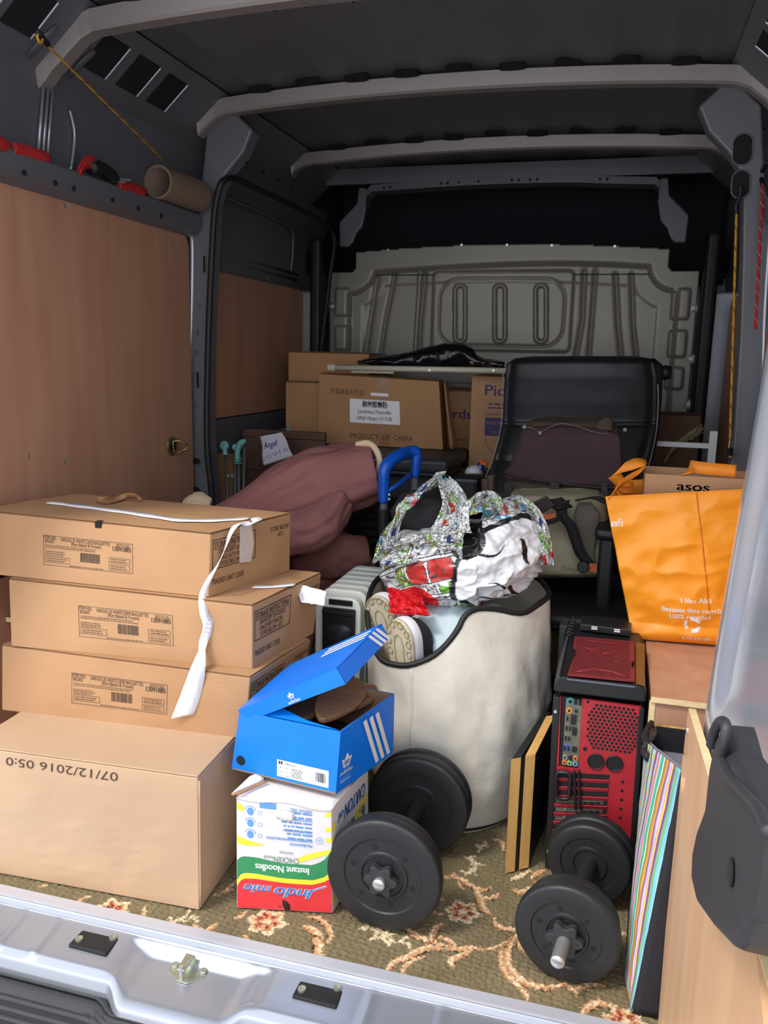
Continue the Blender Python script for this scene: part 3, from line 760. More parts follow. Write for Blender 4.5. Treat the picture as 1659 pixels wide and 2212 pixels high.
    m.ob('pile', cm_, t, smooth=True, col=col.reshape(-1, 4))
    MB().box((-.90, 1.27, -.011), (.90, 2.58, -.004)).box((-.735, .62, -.011), (.648, 1.27, -.004)).box((-.90, .001, -.0112), (-.719, .42, -.004)).box((.719, .001, -.0112), (.90, .42, -.004)).ob('rear_pile', mat('carpet plain', (124, 111, 84), .95, 0, .1, 30., spec=.1), t)
    MB().box((-.72, .0015, -.0118), (.72, .62, -.0065)).ob('backing', mat('carpet backing', (176, 160, 120), .9), t)
build_carpet()

# ------------------------------------------------------------------ cartons
def bil(q, a, b):
    return (q[0]*(1-a)+q[1]*a)*(1-b) + (q[3]*(1-a)+q[2]*a)*b
class Carton:
    """six-sided box given by its bottom and top corners (front-left, front-right, back-right, back-left)"""
    def __init__(s, name, label, cat, B, T, m, group=None, bulge=.002, crumple=.0015, flaps=True, lift=.0, edge=None, split=.5, seed=0, corner=.0):
        s.B = [Vector(p) for p in B]; s.T = [Vector(p) for p in T]; B, T = s.B, s.T
        s.F = {'front': [B[0], B[1], T[1], T[0]], 'right': [B[1], B[2], T[2], T[1]], 'back': [B[2], B[3], T[3], T[2]], 'left': [B[3], B[0], T[0], T[3]], 'top': T, 'bottom': [B[3], B[2], B[1], B[0]]}
        s.bulge = bulge; s.cr = crumple; s.seed = seed
        c = sum(B, Vector())/4
        s.t = thing(name, label, cat, tuple(c), group)
        mb = MB()
        for k, q in s.F.items():
            n = 14 if k in ('front', 'right', 'top') else 2
            mb.grid(lambda a, b: s.S(k, a, b), n, n)
        s.body = mb.ob('body', m, s.t, smooth=False, weld=.0004, bevel=.002)
        if flaps:
            n = (T[1]-T[0]).cross(T[3]-T[0]).normalized()
            for (b0, b1) in ((.0, split-.006), (split+.006, 1.)):
                mb = MB(); hi = lambda a, b: bil(T, a, b) + n*(.0012 + s.bulge*math.sin(PI*a)*math.sin(PI*b))
                ed = lift*1.
                def top_(a, b, off):
                    bb = b0 + (b1-b0)*b; inner = b if b0 == 0 else 1-b
                    return hi(.002+.996*a, .002+.996*bb) + n*(off + ed*inner*inner)
                mb.grid(lambda a, b: top_(a, b, .003), 12, 6); k = len(mb.v); mb.grid(lambda a, b: top_(a, 1-b, .0), 12, 6)
                mb.ob('flap', m, s.t, solid=.0005)
    def S(s, k, a, b, lift=0.):
        q = s.F[k]; p = bil(q, a, b)
        n = (q[1]-q[0]).cross(q[3]-q[0]).normalized()
        e = math.sin(PI*min(1, max(0, a)))*math.sin(PI*min(1, max(0, b)))
        e = min(1., e*2.5)
        d = s.bulge*e*.8 + s.cr*e*fbm(p*7 + Vector((s.seed, 0, 0)))
        return p + n*(d+lift)
    def dims(s, k):
        q = s.F[k]; return (q[1]-q[0]).length, (q[3]-q[0]).length
    def pr(s, k, m, items, name='printed_text', flip=False, lift=.0009, label=None, seed=1):
        Wd, H = s.dims(k)
        if flip: w = lambda u, v: s.S(k, 1-u/Wd, 1-v/H, lift)
        else: w = lambda u, v: s.S(k, u/Wd, v/H, lift)
        return printed(s.t, m, (0, 0, 0), (1, 0, 0), (0, 1, 0), items, name, warp=w, label=label, seed=seed)

def cpx(u, v, z): return P(u, v, z=z)
def hex_px(bl, br, bb, zb, tl, tr, tb, zt):
    a, b, c = cpx(*bl, zb), cpx(*br, zb), cpx(*bb, zb)
    e, f, g = cpx(*tl, zt), cpx(*tr, zt), cpx(*tb, zt)
    return [a, b, c, a+(c-b)], [e, f, g, e+(g-f)]
CT = mat('carton print', (74, 56, 42), .75)
# big plain carton
B, T = hex_px((-70, 1873), (430, 1965), (510, 1852), 0.0, (-70, 1612), (427, 1681), (500, 1604), .293)
B[2] = B[1] + (B[2]-B[1])*2.1; B[3] = B[0] + (B[2]-B[1]); T[2] = T[1] + (T[2]-T[1])*2.1; T[3] = T[0] + (T[2]-T[1])
big = Carton('cardboard_box', 'large plain pale cardboard box at the bottom of the left stack, standing on carpet', 'box', B, T, CARD3, 'cartons stacked at the left', flaps=False, bulge=.003, crumple=.003, seed=4)
Wd, H = big.dims('front')
big.pr('front', CT, [('t', '07/12/2016 05:0', Wd*.33, .012, .018, .27)], flip=True)
MB().tube([big.S('right', -.0, b, .0015)+Vector((.001, .002, 0)) for b in np.linspace(.02, .98, 8)], .0022, 6).ob('folded_edge', CARD3, big.t, smooth=True)
n_ = MB(); n_.prism([big.T[0]+Vector((0, 0, .0015)), big.T[1]+Vector((0, 0, .0015)), big.T[2]+Vector((-.004, 0, .0015)), big.T[3]+Vector((0, 0, .0015))], (0, 0, .003)); n_.ob('flap', CARD3, big.t, bevel=.001)

def baguette(name, label, B, T, seed, tape=False):
    c = Carton('cardboard_box', label, 'box', B, T, CARD, 'cartons stacked at the left', bulge=.002, crumple=.0028, lift=.002, seed=seed)
    Wd, H = c.dims('front'); u0, u1, v0, v1 = Wd*.30, Wd*.69, H*.24, H*.72
    w = u1-u0; h = v1-v0
    I = [('r', u0, v0, u1, v1, .0009), ('t', 'ITEM NO:', u0+.01*w, v1-.14*h, .07*w*.55, .14*w), ('t', 'BG003', u0+.02*w, v1-.25*h, .032*w, .10*w),
         ('t', 'GREGGS 35 WHITE DEMI BAGUETTES', u0+.2*w, v1-.15*h, .036*w, .55*w), ('t', '(Part Baked & Frozen)', u0+.32*w, v1-.27*h, .036*w, .33*w),
         ('t', 'BATCH NO:', u0+.82*w, v1-.15*h, .034*w, .15*w), ('t', '12091885', u0+.78*w, v1-.29*h, .045*w, .20*w, .0003),
         ('r', u0+.02*w, v0+.10*h, u0+.30*w, v0+.30*h, .0008), ('r', u0+.74*w, v0+.30*h, u0+.97*w, v0+.48*h, .0008), ('r', u0+.74*w, v0+.06*h, u0+.97*w, v0+.25*h, .0008)]
    c.pr('front', CT, I)
    c.pr('front', CT, [('b', u0+.42*w, v0+.22*h, u0+.64*w, v0+.53*h)], 'barcode', seed=seed)
    c.pr('front', INKL, [('m', u0+.02*w, v1-.42*h, u0+.66*w, v1-.30*h, 2), ('m', u0+.02*w, v0+.32*h, u0+.25*w, v0+.5*h, 3), ('m', u0+.04*w, v0+.13*h, u0+.28*w, v0+.27*h, 2), ('m', u0+.76*w, v0+.32*h, u0+.95*w, v0+.46*h, 2), ('m', u0+.76*w, v0+.09*h, u0+.95*w, v0+.22*h, 2), ('m', u0+.3*w, v0+.02*h, u0+.72*w, v0+.08*h, 1)], 'small_print', seed=seed)
    Wr, Hr = c.dims('right')
    k = Wr/.31
    c.pr('right', BLACKINK if False else CT, [('r', .008*k, .42*Hr, .165*k, .90*Hr, .0022), ('t', 'STORAGE INSTRUCTIONS', .014*k, .76*Hr, .014, .142*k, .0003), ('f', .014*k, .735*Hr, .156*k, .745*Hr),
                   ('t', 'ON RECEIPT OF GOODS', .03*k, .65*Hr, .010, .112*k, .0002), ('t', 'PLACE INTO FREEZER', .032*k, .55*Hr, .010, .10*k, .0002), ('t', 'STORE BELOW -18°C', .034*k, .455*Hr, .010, .10*k, .0002),
                   ('t', 'TRADED UNIT CODE', .008*k, .18*Hr, .012, .115*k, .0002), ('t', 'STORE BELOW', .225*k, .78*Hr, .011, .078*k, .0002), ('t', '-18°C', .25*k, .67*Hr, .010, .03*k, .0002)])
    return c
B, T = hex_px((5, 1533), (530, 1595), (655, 1478), .297, (5, 1395), (540, 1465), (670, 1383), .437)
b3 = baguette('', 'lowest of the three long baguette cartons, its right end behind the blue shoe box', B, T, 7)
B, T = hex_px((25, 1395), (545, 1445), (676, 1368), .442, (20, 1252), (545, 1310), (693, 1240), .582)
b2 = baguette('', 'middle long baguette carton in the left stack with loose tape over its right end', B, T, 21)
B, T = hex_px((-45, 1237), (450, 1290), (625, 1232), .588, (-45, 1104), (455, 1155), (627, 1111), .727)
b1 = baguette('', 'topmost long baguette carton in the left stack with white tape along its lid', B, T, 33)
# dent and hole in the top carton
q = b1.S('front', .55, 1.0); MB().box((q.x-.012, q.y-.004, q.z-.010), (q.x+.004, q.y+.012, q.z+.0046)).ob('torn_hole', HOLE, b1.t)

# white tape of the top carton
t = thing('packing_tape', 'long white torn tape strip running over the top carton and hanging down its front', 'tape', tuple(P(400, 1122, z=.735)))
zt = .7365
tp = [P(u, v, z=zt) for u, v in ((105, 1084), (150, 1090), (200, 1096), (260, 1104), (320, 1113), (380, 1122), (440, 1124), (500, 1122), (540, 1119))]
m = MB(); ribbon(m, smooth_path(tp, 4), [.028+.004*math.sin(k*1.3) for k in range(33)], (0, 1, .05), .0012); m.ob('lid_strip', TAPEW, t, smooth=True)
hp = [((550, 1118), .45, .02), ((556, 1126), .42, .026), ((540, 1132), .40, .022), ((518, 1130), .38, .02), ((500, 1148), .345, .013), ((486, 1185), .32, .010), ((470, 1220), .295, .011), ((452, 1250), .288, .014), ((438, 1285), .285, .018),
      ((440, 1320), .262, .024), ((450, 1350), .262, .026), ((440, 1385), .260, .022), ((436, 1405), .245, .016), ((428, 1440), .225, .034), ((418, 1480), .222, .046), ((405, 1520), .220, .052), ((394, 1548), .218, .052)]
pts = [P(u, v, y=y) for (u, v), y, w in hp]; ws = [w for _, _, w in hp]
sp = smooth_path(pts, 4); wsp = list(np.interp(np.linspace(0, len(ws)-1, len(sp)), range(len(ws)), ws)); ac = []
for i in range(len(sp)):
    a = i/len(sp); ac.append((math.cos(1.2*math.sin(a*14)*(a < .7)), .25+.8*math.sin(a*14)*(a < .7), .25))
m = MB(); ribbon(m, sp, wsp, ac, .001)
m.ob('hanging_strip', mat('white paper tape', (238, 236, 236), .5, 0, .03, 40., .6, 70., bdist=.004), t, smooth=True)
m = MB(); m.add([b1.S('right', .33, 1.02, .003), b1.S('right', .33, .42, .003), b1.S('right', .47, .38, .004), b1.S('right', .50, .7, .003), b1.S('right', .47, 1.0, .004)], [(0, 1, 2, 3, 4)])
m.ob('end_strip', mat('thin tape', (206, 190, 176), .3, 0, .05, 60., .5, 90.), t, solid=.0008)
# tape of the middle carton
t = thing('packing_tape', 'short white tape end crumpled over the corner of the middle baguette carton', 'tape', tuple(P(640, 1262, z=.59)))
m = MB(); ribbon(m, smooth_path([P(u, v, z=.5905) for u, v in ((548, 1267), (580, 1267), (610, 1265), (638, 1262))], 3), .024, (-.1, 1, 0), .001); m.ob('lid_strip', TAPEW, t, smooth=True)
def crumple_sheet(corners, n, amp, fr, seed):
    q = [Vector(c) for c in corners]
    nn = (q[1]-q[0]).cross(q[3]-q[0]).normalized()
    def f(a, b):
        p = bil(q, a, b); return p + nn*amp*(fbm(Vector((a*fr, b*fr, seed)), 3))
    return f
m = MB(); m.grid(crumple_sheet([P(650, 1300, y=.45), P(700, 1308, y=.44), P(704, 1278, y=.46), P(636, 1258, y=.50)], 12, .006, 3., 1.), 14, 10); m.ob('crumpled_end', TAPEW, t, smooth=True, solid=.0006)
# scrap of card on the top carton
t = thing('cardboard_scrap', 'torn curled strip of brown card lying on the back of the topmost carton', 'scrap', tuple(P(255, 1085, z=.735)))
m = MB(); m.grid(lambda a, b: P(208+a*100, 1086-8*a+4*math.sin(a*7)-b*(14-9*abs(a-.3)), z=.738+.018*abs(math.sin(a*5+1))*b), 16, 4); m.ob('scrap', CARD2, t, smooth=True, solid=.002)

# ------------------------------------------------------------------ printed noodle carton
WP = mat('white printed card', (222, 218, 220), .5, 0, .03, 20., .15, 60.)
B = [P(512, 1960, z=0), P(718, 1972, z=0), P(795, 1850, z=0)]; B.append(B[0]+B[2]-B[1])
T = [P(511, 1722, z=.25), P(716, 1748, z=.25), P(795, 1660, z=.25)]; T.append(T[0]+T[2]-T[1])
nd = Carton('noodle_box', 'white, red and green instant noodle carton standing upside down under the blue shoe box', 'box', B, T, WP, flaps=False, bulge=.001, crumple=.0015, seed=9)
Wd, H = nd.dims('front')
def crp(x, y):
    a = (x-62)/1122.; yt = 400+150*a; yb = 1680+100*a
    return (min(max(a, 0.004), .996)*Wd, min(max(1-(y-yt)/(yb-yt), .004), .996)*H)
RED = mat('red print', (226, 58, 66), .45, 0, .05, 30.); GRN = mat('green print', (52, 142, 88), .45, 0, .06, 30.); YEL = mat('yellow print', (246, 226, 60), .45); BLU = mat('blue print', (60, 130, 208), .45); WPR = mat('white print', (236, 236, 238), .45)
def dens(L, n=8):
    out = []
    for (a, b), (c, d) in zip(L, L[1:]+L[:1]):
        for k in range(n): out.append((a+(c-a)*k/n, b+(d-b)*k/n))
    return out
def stripq(top, bot, n=24):
    """quads between two polylines given as crop points left to right"""
    tx = [p[0] for p in top]; ty = [p[1] for p in top]; bx = [p[0] for p in bot]; by = [p[1] for p in bot]
    x0 = max(tx[0], bx[0]); x1 = min(tx[-1], bx[-1]); it = []
    for k in range(n):
        a = x0+(x1-x0)*k/n; b = x0+(x1-x0)*(k+1)/n
        it.append(('p', [crp(a, np.interp(a, bx, by)), crp(b, np.interp(b, bx, by)), crp(b, np.interp(b, tx, ty)), crp(a, np.interp(a, tx, ty))]))
    return it
rt = [(62, 1420), (90, 1365), (150, 1335), (300, 1340), (600, 1390), (950, 1425), (1080, 1400), (1184, 1350)]
yt_ = [(62, 1350), (100, 1290), (160, 1268), (300, 1280), (600, 1335), (960, 1370), (1090, 1340), (1184, 1275)]
gt = [(62, 1120), (100, 1085), (160, 1074), (300, 1090), (600, 1160), (960, 1190), (1080, 1145), (1140, 1085), (1184, 1020)]
bt = [(62, 1790), (1184, 1790)]
nd.pr('front', RED, stripq(rt, bt), 'red_band'); nd.pr('front', YEL, stripq(yt_, rt), 'yellow_band'); nd.pr('front', GRN, stripq(gt, yt_), 'green_band')
for q_ in (stripq([(62, 460), (100, 465), (145, 500)], [(62, 530), (100, 545), (145, 555)], 4), stripq([(62, 830), (150, 870), (400, 945)], [(62, 920), (150, 945), (400, 950)], 8), stripq([(780, 1110), (900, 1060), (1184, 1010)], [(780, 1160), (900, 1130), (1184, 1060)], 8), stripq([(870, 505), (1030, 530)], [(870, 515), (1030, 560)], 4), *[stripq([(1115, y), (1184, y)], [(1115, y+45), (1184, y+50)], 2) for y in (590, 760, 880)]): nd.pr('front', YEL, q_, 'yellow_mark')
def fcr(x, y): u, v = crp(x, y); return Wd-u, H-v
def ftext(s, x1, x0, yb, h, m, bold=0, shear=0, name='printed_text', lift=.0014):
    """upside-down line of lettering from crop x1 (start) to x0 (end) with baseline height yb"""
    a = fcr(x1, yb); b = fcr(x0, yb)
    nd.pr('front', m, [('t', s, a[0], a[1], h, b[0]-a[0], bold, shear)], name, flip=True, lift=lift)
ftext('Instant Noodles', 915, 285, 1225, .0155, WPR, .0006)
GTX = mat('dark green ink', (92, 124, 104), .6); BTX = mat('blue ink', (96, 150, 214), .6)
ftext('CHICKEN', 800, 505, 1110, .0125, GTX); ftext('FLAVOR', 495, 385, 1072, .007, GTX); ftext('Goût Poulet', 735, 570, 1035, .006, GTX)
ftext('Manufactured by:', 955, 690, 955, .0065, BTX, .0002); ftext('DE UNITED FOODS INDUSTRIES LIMITED', 955, 415, 905, .005, BTX, .0002)
ftext('DUFIL PRIMA FOODS PLC', 955, 610, 800, .0055, BTX, .0002); ftext('NORTHERN NOODLES', 955, 545, 672, .005, BTX, .0002); ftext('NAFDAC REG.', 955, 700, 562, .007, BTX, .0001)
a = fcr(955, 878); b = fcr(640, 828); 
def fm(x1, y1, x0, y0, rows, m=BTX): a = fcr(x1, y1); b = fcr(x0, y0); nd.pr('front', m, [('m', a[0], a[1], b[0], b[1], rows)], 'small_print', flip=True)
fm(955, 830, 640, 890, 2); fm(955, 700, 590, 790, 3); fm(955, 590, 740, 660, 2)
it = []
for y in (560, 690, 820):
    c = crp(228, y); it.append(('p', [(c[0]+.0078*math.cos(w)*.9, c[1]+.0085*math.sin(w)) for w in np.linspace(0, 6.28, 17)[:-1]]))
    c = crp(345, y+18); it.append(('r', c[0]-.004, c[1]-.004, c[0]+.004, c[1]+.004, .0008))
    c = crp(228, y); it.append(('l', [(c[0]+.0115*math.cos(w), c[1]+.012*math.sin(w)) for w in np.linspace(.2, 2.9, 9)], .0012))
c = crp(1043, 910); it.append(('l', [(c[0]+.0075*math.cos(w), c[1]+.008*math.sin(w)) for w in np.linspace(0, 6.28, 17)], .0008))
a = crp(340, 520); b = crp(535, 478); it.append(('f', a[0], a[1], b[0], b[1]))
nd.pr('front', BTX, it, 'printed_mark')
ftext('3%', 1062, 1022, 895, .006, BTX)
# brand lettering: blue with a white outline
a = fcr(1000, 1560)
for mt, bo, lf in ((WPR, .0019, .0012), (BLU, .0006, .0019)):
    for s_, xa, xb, yb, hh in (('Indo', 960, 510, 1480, .024), ('mie', 470, 150, 1425, .020)):
        ftext(s_, xa, xb, yb, hh, mt, bo, .35, 'brand_lettering', lf)
    p1, p2, p3 = crp(960, 1510), crp(1125, 1445), crp(900, 1500)
    nd.pr('front', mt, [('l', [crp(880, 1530), crp(1000, 1478), crp(1120, 1448)], .0045 if mt is WPR else .002)], 'brand_lettering', lift=lf)
BLK = mat('black print', (34, 30, 32), .5)
nd.pr('front', BLK, stripq([(600, 1600), (640, 1605), (690, 1660)], [(600, 1660), (640, 1760), (690, 1760)], 6) + [('t', '36', *crp(550, 1690), .005)], 'printed_mark', lift=.0014)
# right side of the noodle carton
Wr, Hr = nd.dims('right')
for q_ in [('p', [(.004, .02+k*.03), (.018, .015+k*.03), (.018, .03+k*.03), (.004, .035+k*.03)]) for k in range(7)] + [('p', [(.12, .15), (.19, .16), (.19, .20), (.12, .17)])]: nd.pr('right', YEL, [q_], 'yellow_mark')
DBL = mat('dark blue print', (38, 92, 164), .5)
for q_ in [('t', 'CARTON', Wr-.185, .025, .032, .12, .0012, .3), ('t', 'of', Wr-.06, .03, .02, .03, .001, .2), ('t', 'flavours', Wr-.19, .08, .026, .11, .001, .35)]: nd.pr('right', DBL, [q_], 'brand_lettering', flip=True)
nd.pr('right', GRN, [('l', [(.14, .10), (.155, .13), (.17, .12), (.185, .16)], .006)], 'printed_mark')
REDL = mat('thin red print', (150, 70, 66), .6)
rnd = random.Random(5)
nd.pr('right', REDL, [('l', [(.03+.02*k+rnd.uniform(-.008, .008), .02+.018*j+rnd.uniform(-.004, .004)) for j in range(6)], .0009) for k in range(4)], 'line_drawing')
# top flaps
n_ = Vector((0, 0, 1))
TT = nd.T
m = MB(); m.grid(lambda a, b: bil([TT[0]+Vector((.0, -.002, .001)), TT[1]+Vector((0, -.002, .001)), TT[1].lerp(TT[2], .6)+Vector((0, 0, .004)), TT[0].lerp(TT[3], .6)+Vector((0, 0, .004))], a, b) + Vector((0, -.0, -.004*math.sin(a*9)*(b < .1))), 12, 6); m.ob('flap', WP, nd.t, smooth=True, solid=.003)
m = MB(); m.grid(lambda a, b: P(500+a*70-b*-40*(1-a), 1714-a*30-b*38*(1-a*.5), z=.262+.006*b), 8, 6); m.ob('flap', WP, nd.t, solid=.0035, smooth=True)
m = MB(); m.tube(smooth_path([P(501, 1716, z=.260), P(520, 1712, z=.260), P(545, 1700, z=.260), P(575, 1688, z=.260)], 4), .0028, 6); m.ob('torn_edge', CARD2, nd.t, smooth=True)
q = crp(640, 600); m = MB(); c0 = nd.S('front', q[0]/Wd, q[1]/H); m.grid(lambda a, b: c0 + Vector(((a-.5)*.036, -.004-.004*fbm(Vector((a*4, b*4, 1))), (b-.5)*.022*(1-.5*abs(a-.5)))), 8, 6); m.ob('torn_paper', mat('torn paper', (232, 224, 214), .8), nd.t, smooth=True, solid=.001)

# ------------------------------------------------------------------ blue shoe box
ADB = mat('blue shoe box card', (0, 120, 234), .38, 0, .04, 10., .1, 60.); CIN = mat('box inside card', (150, 118, 88), .85)
zb = .266
A0 = P(500, 1661, z=zb); A1 = P(725, 1716, z=zb); A2 = P(850, 1626, z=zb-.004); A3 = A0 + A2 - A1
Tp0 = P(517, 1536, y=A0.y); Tp1 = P(736, 1581, y=A1.y); Tp2 = P(852, 1498, y=A2.y); Tp3 = Tp0 + Tp2 - Tp1
sb = thing('shoe_box', 'open bright blue shoe box with three white stripes on top of the noodle carton', 'box', tuple((A0+A2)/2))
def wallp(a, b, ta, tb, cut=None):
    m = MB(); n = (b-a).cross(ta-a).normalized()*-.0025
    m.prism([a, b, tb, ta], n); return m
for nm, (a, b, ta, tb) in {'end_wall': (A0, A1, Tp0, Tp1), 'side_wall': (A1, A2, Tp1, Tp2)}.items():
    wallp(a, b, ta, tb).ob(nm, ADB, sb)
wallp(A2, A3, Tp2, Tp3).ob('end_wall', ADB, sb); wallp(A3, A0, Tp3, Tp0).ob('side_wall', ADB, sb)
MB().prism([A0, A1, A2, A3], (0, 0, .003)).ob('bottom', CIN, sb)
def inset(a, b, ta, tb, nm):
    n = (b-a).cross(ta-a).normalized()*-.003
    m = MB(); m.add([a+n, b+n, tb+n, ta+n], [(0, 1, 2, 3)]); return m.ob(nm, CIN, sb, solid=.0005)
inset(A1, A2, Tp1, Tp2, 'lining'); inset(A2, A3, Tp2, Tp3, 'lining'); inset(A3, A0, Tp3, Tp0, 'lining')
# tuck flap inside the front rim
m = MB(); m.add([Tp0+Vector((.01, .004, .001)), Tp1+Vector((-.006, .005, .001)), Tp1.lerp(Tp0, .35)+Vector((0, .012, .004)), Tp0.lerp(Tp1, .35)+Vector((.0, .03, .012)), Tp0+Vector((.02, .03, .014))], [(0, 1, 2, 3, 4)]); m.ob('tuck_flap', ADB, sb, solid=.002)
def face_print(a, b, ta, m, items, nm, lift=.0008, **k): return printed(sb, m, a, b-a, ta-a, items, nm, lift=lift, **k)
Wf = (A1-A0).length; Hf = (Tp0-A0).length
c = Vector((.018, .022)); face_print(A0, A1, Tp0, HOLE, [('p', [(.023+.0105*math.cos(w), .024+.0105*math.sin(w)) for w in np.linspace(0, 6.28, 21)[:-1]])], 'finger_hole')
lx0, lx1, ly0, ly1 = Wf*.452, Wf*.935, .010, .046
face_print(A0, A1, Tp0, WPR, [('f', lx0, ly0, lx1, ly1)], 'sticker', label='white size sticker')
face_print(A0, A1, Tp0, BLACKINK, [('f', lx0+.004, ly1-.009, lx0+.0075, ly1-.002), ('f', lx0+.009, ly1-.009, lx0+.0125, ly1-.002), ('t', 'VERITAS X', lx0+.018, ly1-.008, .0042, .025), ('t', '8½', lx0+.007, ly1-.017, .0035), ('t', '42', lx0+.007, ly1-.026, .0035), ('t', '275', lx0+.005, ly1-.034, .0035), ('t', '9', lx0+.022, ly1-.017, .0035), ('t', '9', lx0+.022, ly1-.026, .0035), ('t', '265', lx0+.020, ly1-.034, .0035),
           ('m', lx0+.034, ly0+.004, lx0+.06, ly1-.012, 6), ('f', lx0+.016, ly0+.002, lx0+.0164, ly1-.012), ('f', lx0+.031, ly0+.002, lx0+.0314, ly1-.008), ('f', lx1-.034, ly0+.002, lx1-.0336, ly1-.006)], 'sticker_text', lift=.0013)
face_print(A0, A1, Tp0, BLACKINK, [('b', lx1-.030, ly0+.008, lx1-.005, ly1-.008)], 'barcode', lift=.0013)
def trefoil(cx, cy, s):
    it = []
    for ang, ln in ((0, 1.), (.75, .85), (-.75, .85)):
        pts = []
        for k in range(15):
            w = 2*PI*k/15; x = .30*s*math.sin(w)*(.55+.45*math.cos(w)*-1+.45)*.9; y = .5*s*ln*(1+math.cos(w))
            pts.append((cx + x*math.cos(ang)+y*math.sin(ang), cy - x*math.sin(ang)+y*math.cos(ang)))
        it.append(('p', pts[::-1]))
    return it
def trefoil_lines(cx, cy, s): return [('f', cx-.62*s, cy+.12*s+k*.13*s, cx+.62*s, cy+.16*s+k*.13*s) for k in range(3)]
# white stripes and mark on the long side
Ws = (A2-A1).length; Hs = (Tp1-A1).length
st = []
for k in range(3):
    a = .36+.105*k; b = .66+.105*k; st.append(('p', [(Ws*a, Hs*.93), (Ws*(a+.055), Hs*.955), (Ws*(b+.055), Hs*.06), (Ws*b, Hs*.05)][::-1]))
face_print(A1, A2, Tp1, WPR, st, 'white_stripe'); 
face_print(A1, A2, Tp1, WPR, trefoil(.030, .050, .028), 'emblem'); face_print(A1, A2, Tp1, ADB, trefoil_lines(.030, .050, .028), 'emblem_line', lift=.0014)
face_print(A1, A2, Tp1, WPR, [('t', 'adidas', .010, .034, .010, .044, .0005), ('f', .010, .026, .05, .0265), ('t', 'ORIGINALS', .012, .017, .005, .036)], 'brand_lettering')
# lid, hinged open on its left side
L0 = Tp0 + Vector((-.003, -.003, .002)); R0 = P(727, 1443, y=A1.y); R1 = P(824, 1347, y=A2.y); L1 = L0 + (R1-R0)
nL = (R0-L0).cross(L1-L0).normalized(); dn = -nL*.036
lid = MB(); lid.prism([L0, R0, R1, L1], -nL*.002); lo = lid.ob('lid', ADB, sb)
m = MB(); m.prism([L0, R0, R0+dn, L0+dn*.55+Vector((.02, 0, 0))], (R1-R0).normalized()*.002); m.ob('lid_rim', ADB, lo)
m = MB(); m.prism([R0, R1, R1+dn, R0+dn], (L0-R0).normalized()*.002); m.ob('lid_rim', ADB, lo)
m = MB(); m.prism([R1, L1, L1+dn, R1+dn], (R0-R1).normalized()*.002); m.ob('lid_rim', ADB, lo)
def lidp(o, X, Y, mt, items, nm, lift=.0008): return printed(lo, mt, o, X, Y, items, nm, lift=lift)
wl0 = (R0-L0).length
lidp(L0+dn, R0-L0, -dn, WPR, trefoil(wl0*.52, .016, .013), 'emblem'); lidp(L0+dn, R0-L0, -dn, ADB, trefoil_lines(wl0*.52, .016, .013), 'emblem_line', .0013)
lidp(L0+dn, R0-L0, -dn, WPR, [('t', 'adidas', wl0*.52-.014, .006, .007, .030, .0004)], 'brand_lettering')
lw = (R1-R0).length
lidp(R0+dn, R1-R0, -dn, WPR, [('p', [(lw*(.70+.085*k)-.006, .036), (lw*(.70+.085*k)+.02, .0), (lw*(.70+.085*k)+.031, .0), (lw*(.70+.085*k)+.005, .036)]) for k in range(3)], 'white_stripe')
lidp(L0, R0-L0, L1-L0, WPR, [('p', [(wl0*.55, lw*(.70+.085*k)-.006), (wl0, lw*(.70+.085*k)-.006), (wl0, lw*(.70+.085*k)+.005), (wl0*.55, lw*(.70+.085*k)+.005)]) for k in range(3)], 'white_stripe')

# sandals in the shoe box
LEA = mat('worn tan sole', (150, 112, 80), .6, 0, .18, 14., .3, 60., stretch=(1, 5, 1)); WEAV = mat('woven brown leather', (142, 88, 58), .55, 0, .2, 60., .3, 120.); SBK = mat('dark sole', (40, 34, 32), .7)
def sandal(label, T, L=.20, w=.07, upper=True, cs=LEA, cu=WEAV):
    t = thing('sandal', label, 'sandal', tuple(T.translation), 'footwear in the blue shoe box')
    def outline(k, n=28):
        a = 2*PI*k/n; x = L/2*math.cos(a); y = w/2*math.sin(a)*(1-.18*math.cos(a*2+.4)+.12*math.cos(a)); return x, y
    m = MB(T); m.prism([(*outline(k), 0) for k in range(28)], (0, 0, .012)); m.ob('sole', cs, t, bevel=.003)
    m = MB(T); m.prism([(outline(k)[0]*.95, outline(k)[1]*.93, .0125) for k in range(28)], (0, 0, .002)); m.ob('insole', SBK if cs is LEA else cs, t)
    if upper:
        for j in range(7):
            x = L*(.04+.052*j); m = MB(T); pth = []
            for q in range(9):
                a = PI*q/8; ww = w*.5*(1.02-.25*max(0, j-4)*.5)
                pth.append((x+.006*math.sin(q*2.5), -ww*math.cos(a), .010+.032*math.sin(a)*(1-.08*j)))
            m.tube(pth, .0052, 6, flat=.6); m.ob('woven_strap', cu, t, smooth=True)
        m = MB(T); m.tube([(L*.5*math.cos(a)*.98, w*.5*math.sin(a)*1.0, .014) for a in np.linspace(-1.35, 1.35, 14)], .006, 6); m.ob('welt', cu, t, smooth=True)
    return t
c0 = (A0+A2)/2
ax = math.atan2((A2-A1).y, (A2-A1).x)
sandal('brown woven leather sandal lying upside down on top in the shoe box', TL((c0.x+.045, c0.y+.035, .402), ax+.25, PI+.12, -.02), .22, .078)
sandal('tan sandal sole turned up under the lid at the left of the shoe box', TL((c0.x-.03, c0.y+.02, .372), ax+.30, PI-.25, .03), .17, .072)
sandal('dark slipper with a tan edge deep in the blue shoe box at the front', TL((c0.x+.02, c0.y-.02, .33), ax-.2, .15, .1), .16, .07, False, SBK)
sandal('second tan sole behind the woven sandal at the back of the shoe box', TL((c0.x+.06, c0.y+.085, .385), ax+.1, PI, 0.), .17, .07, False)

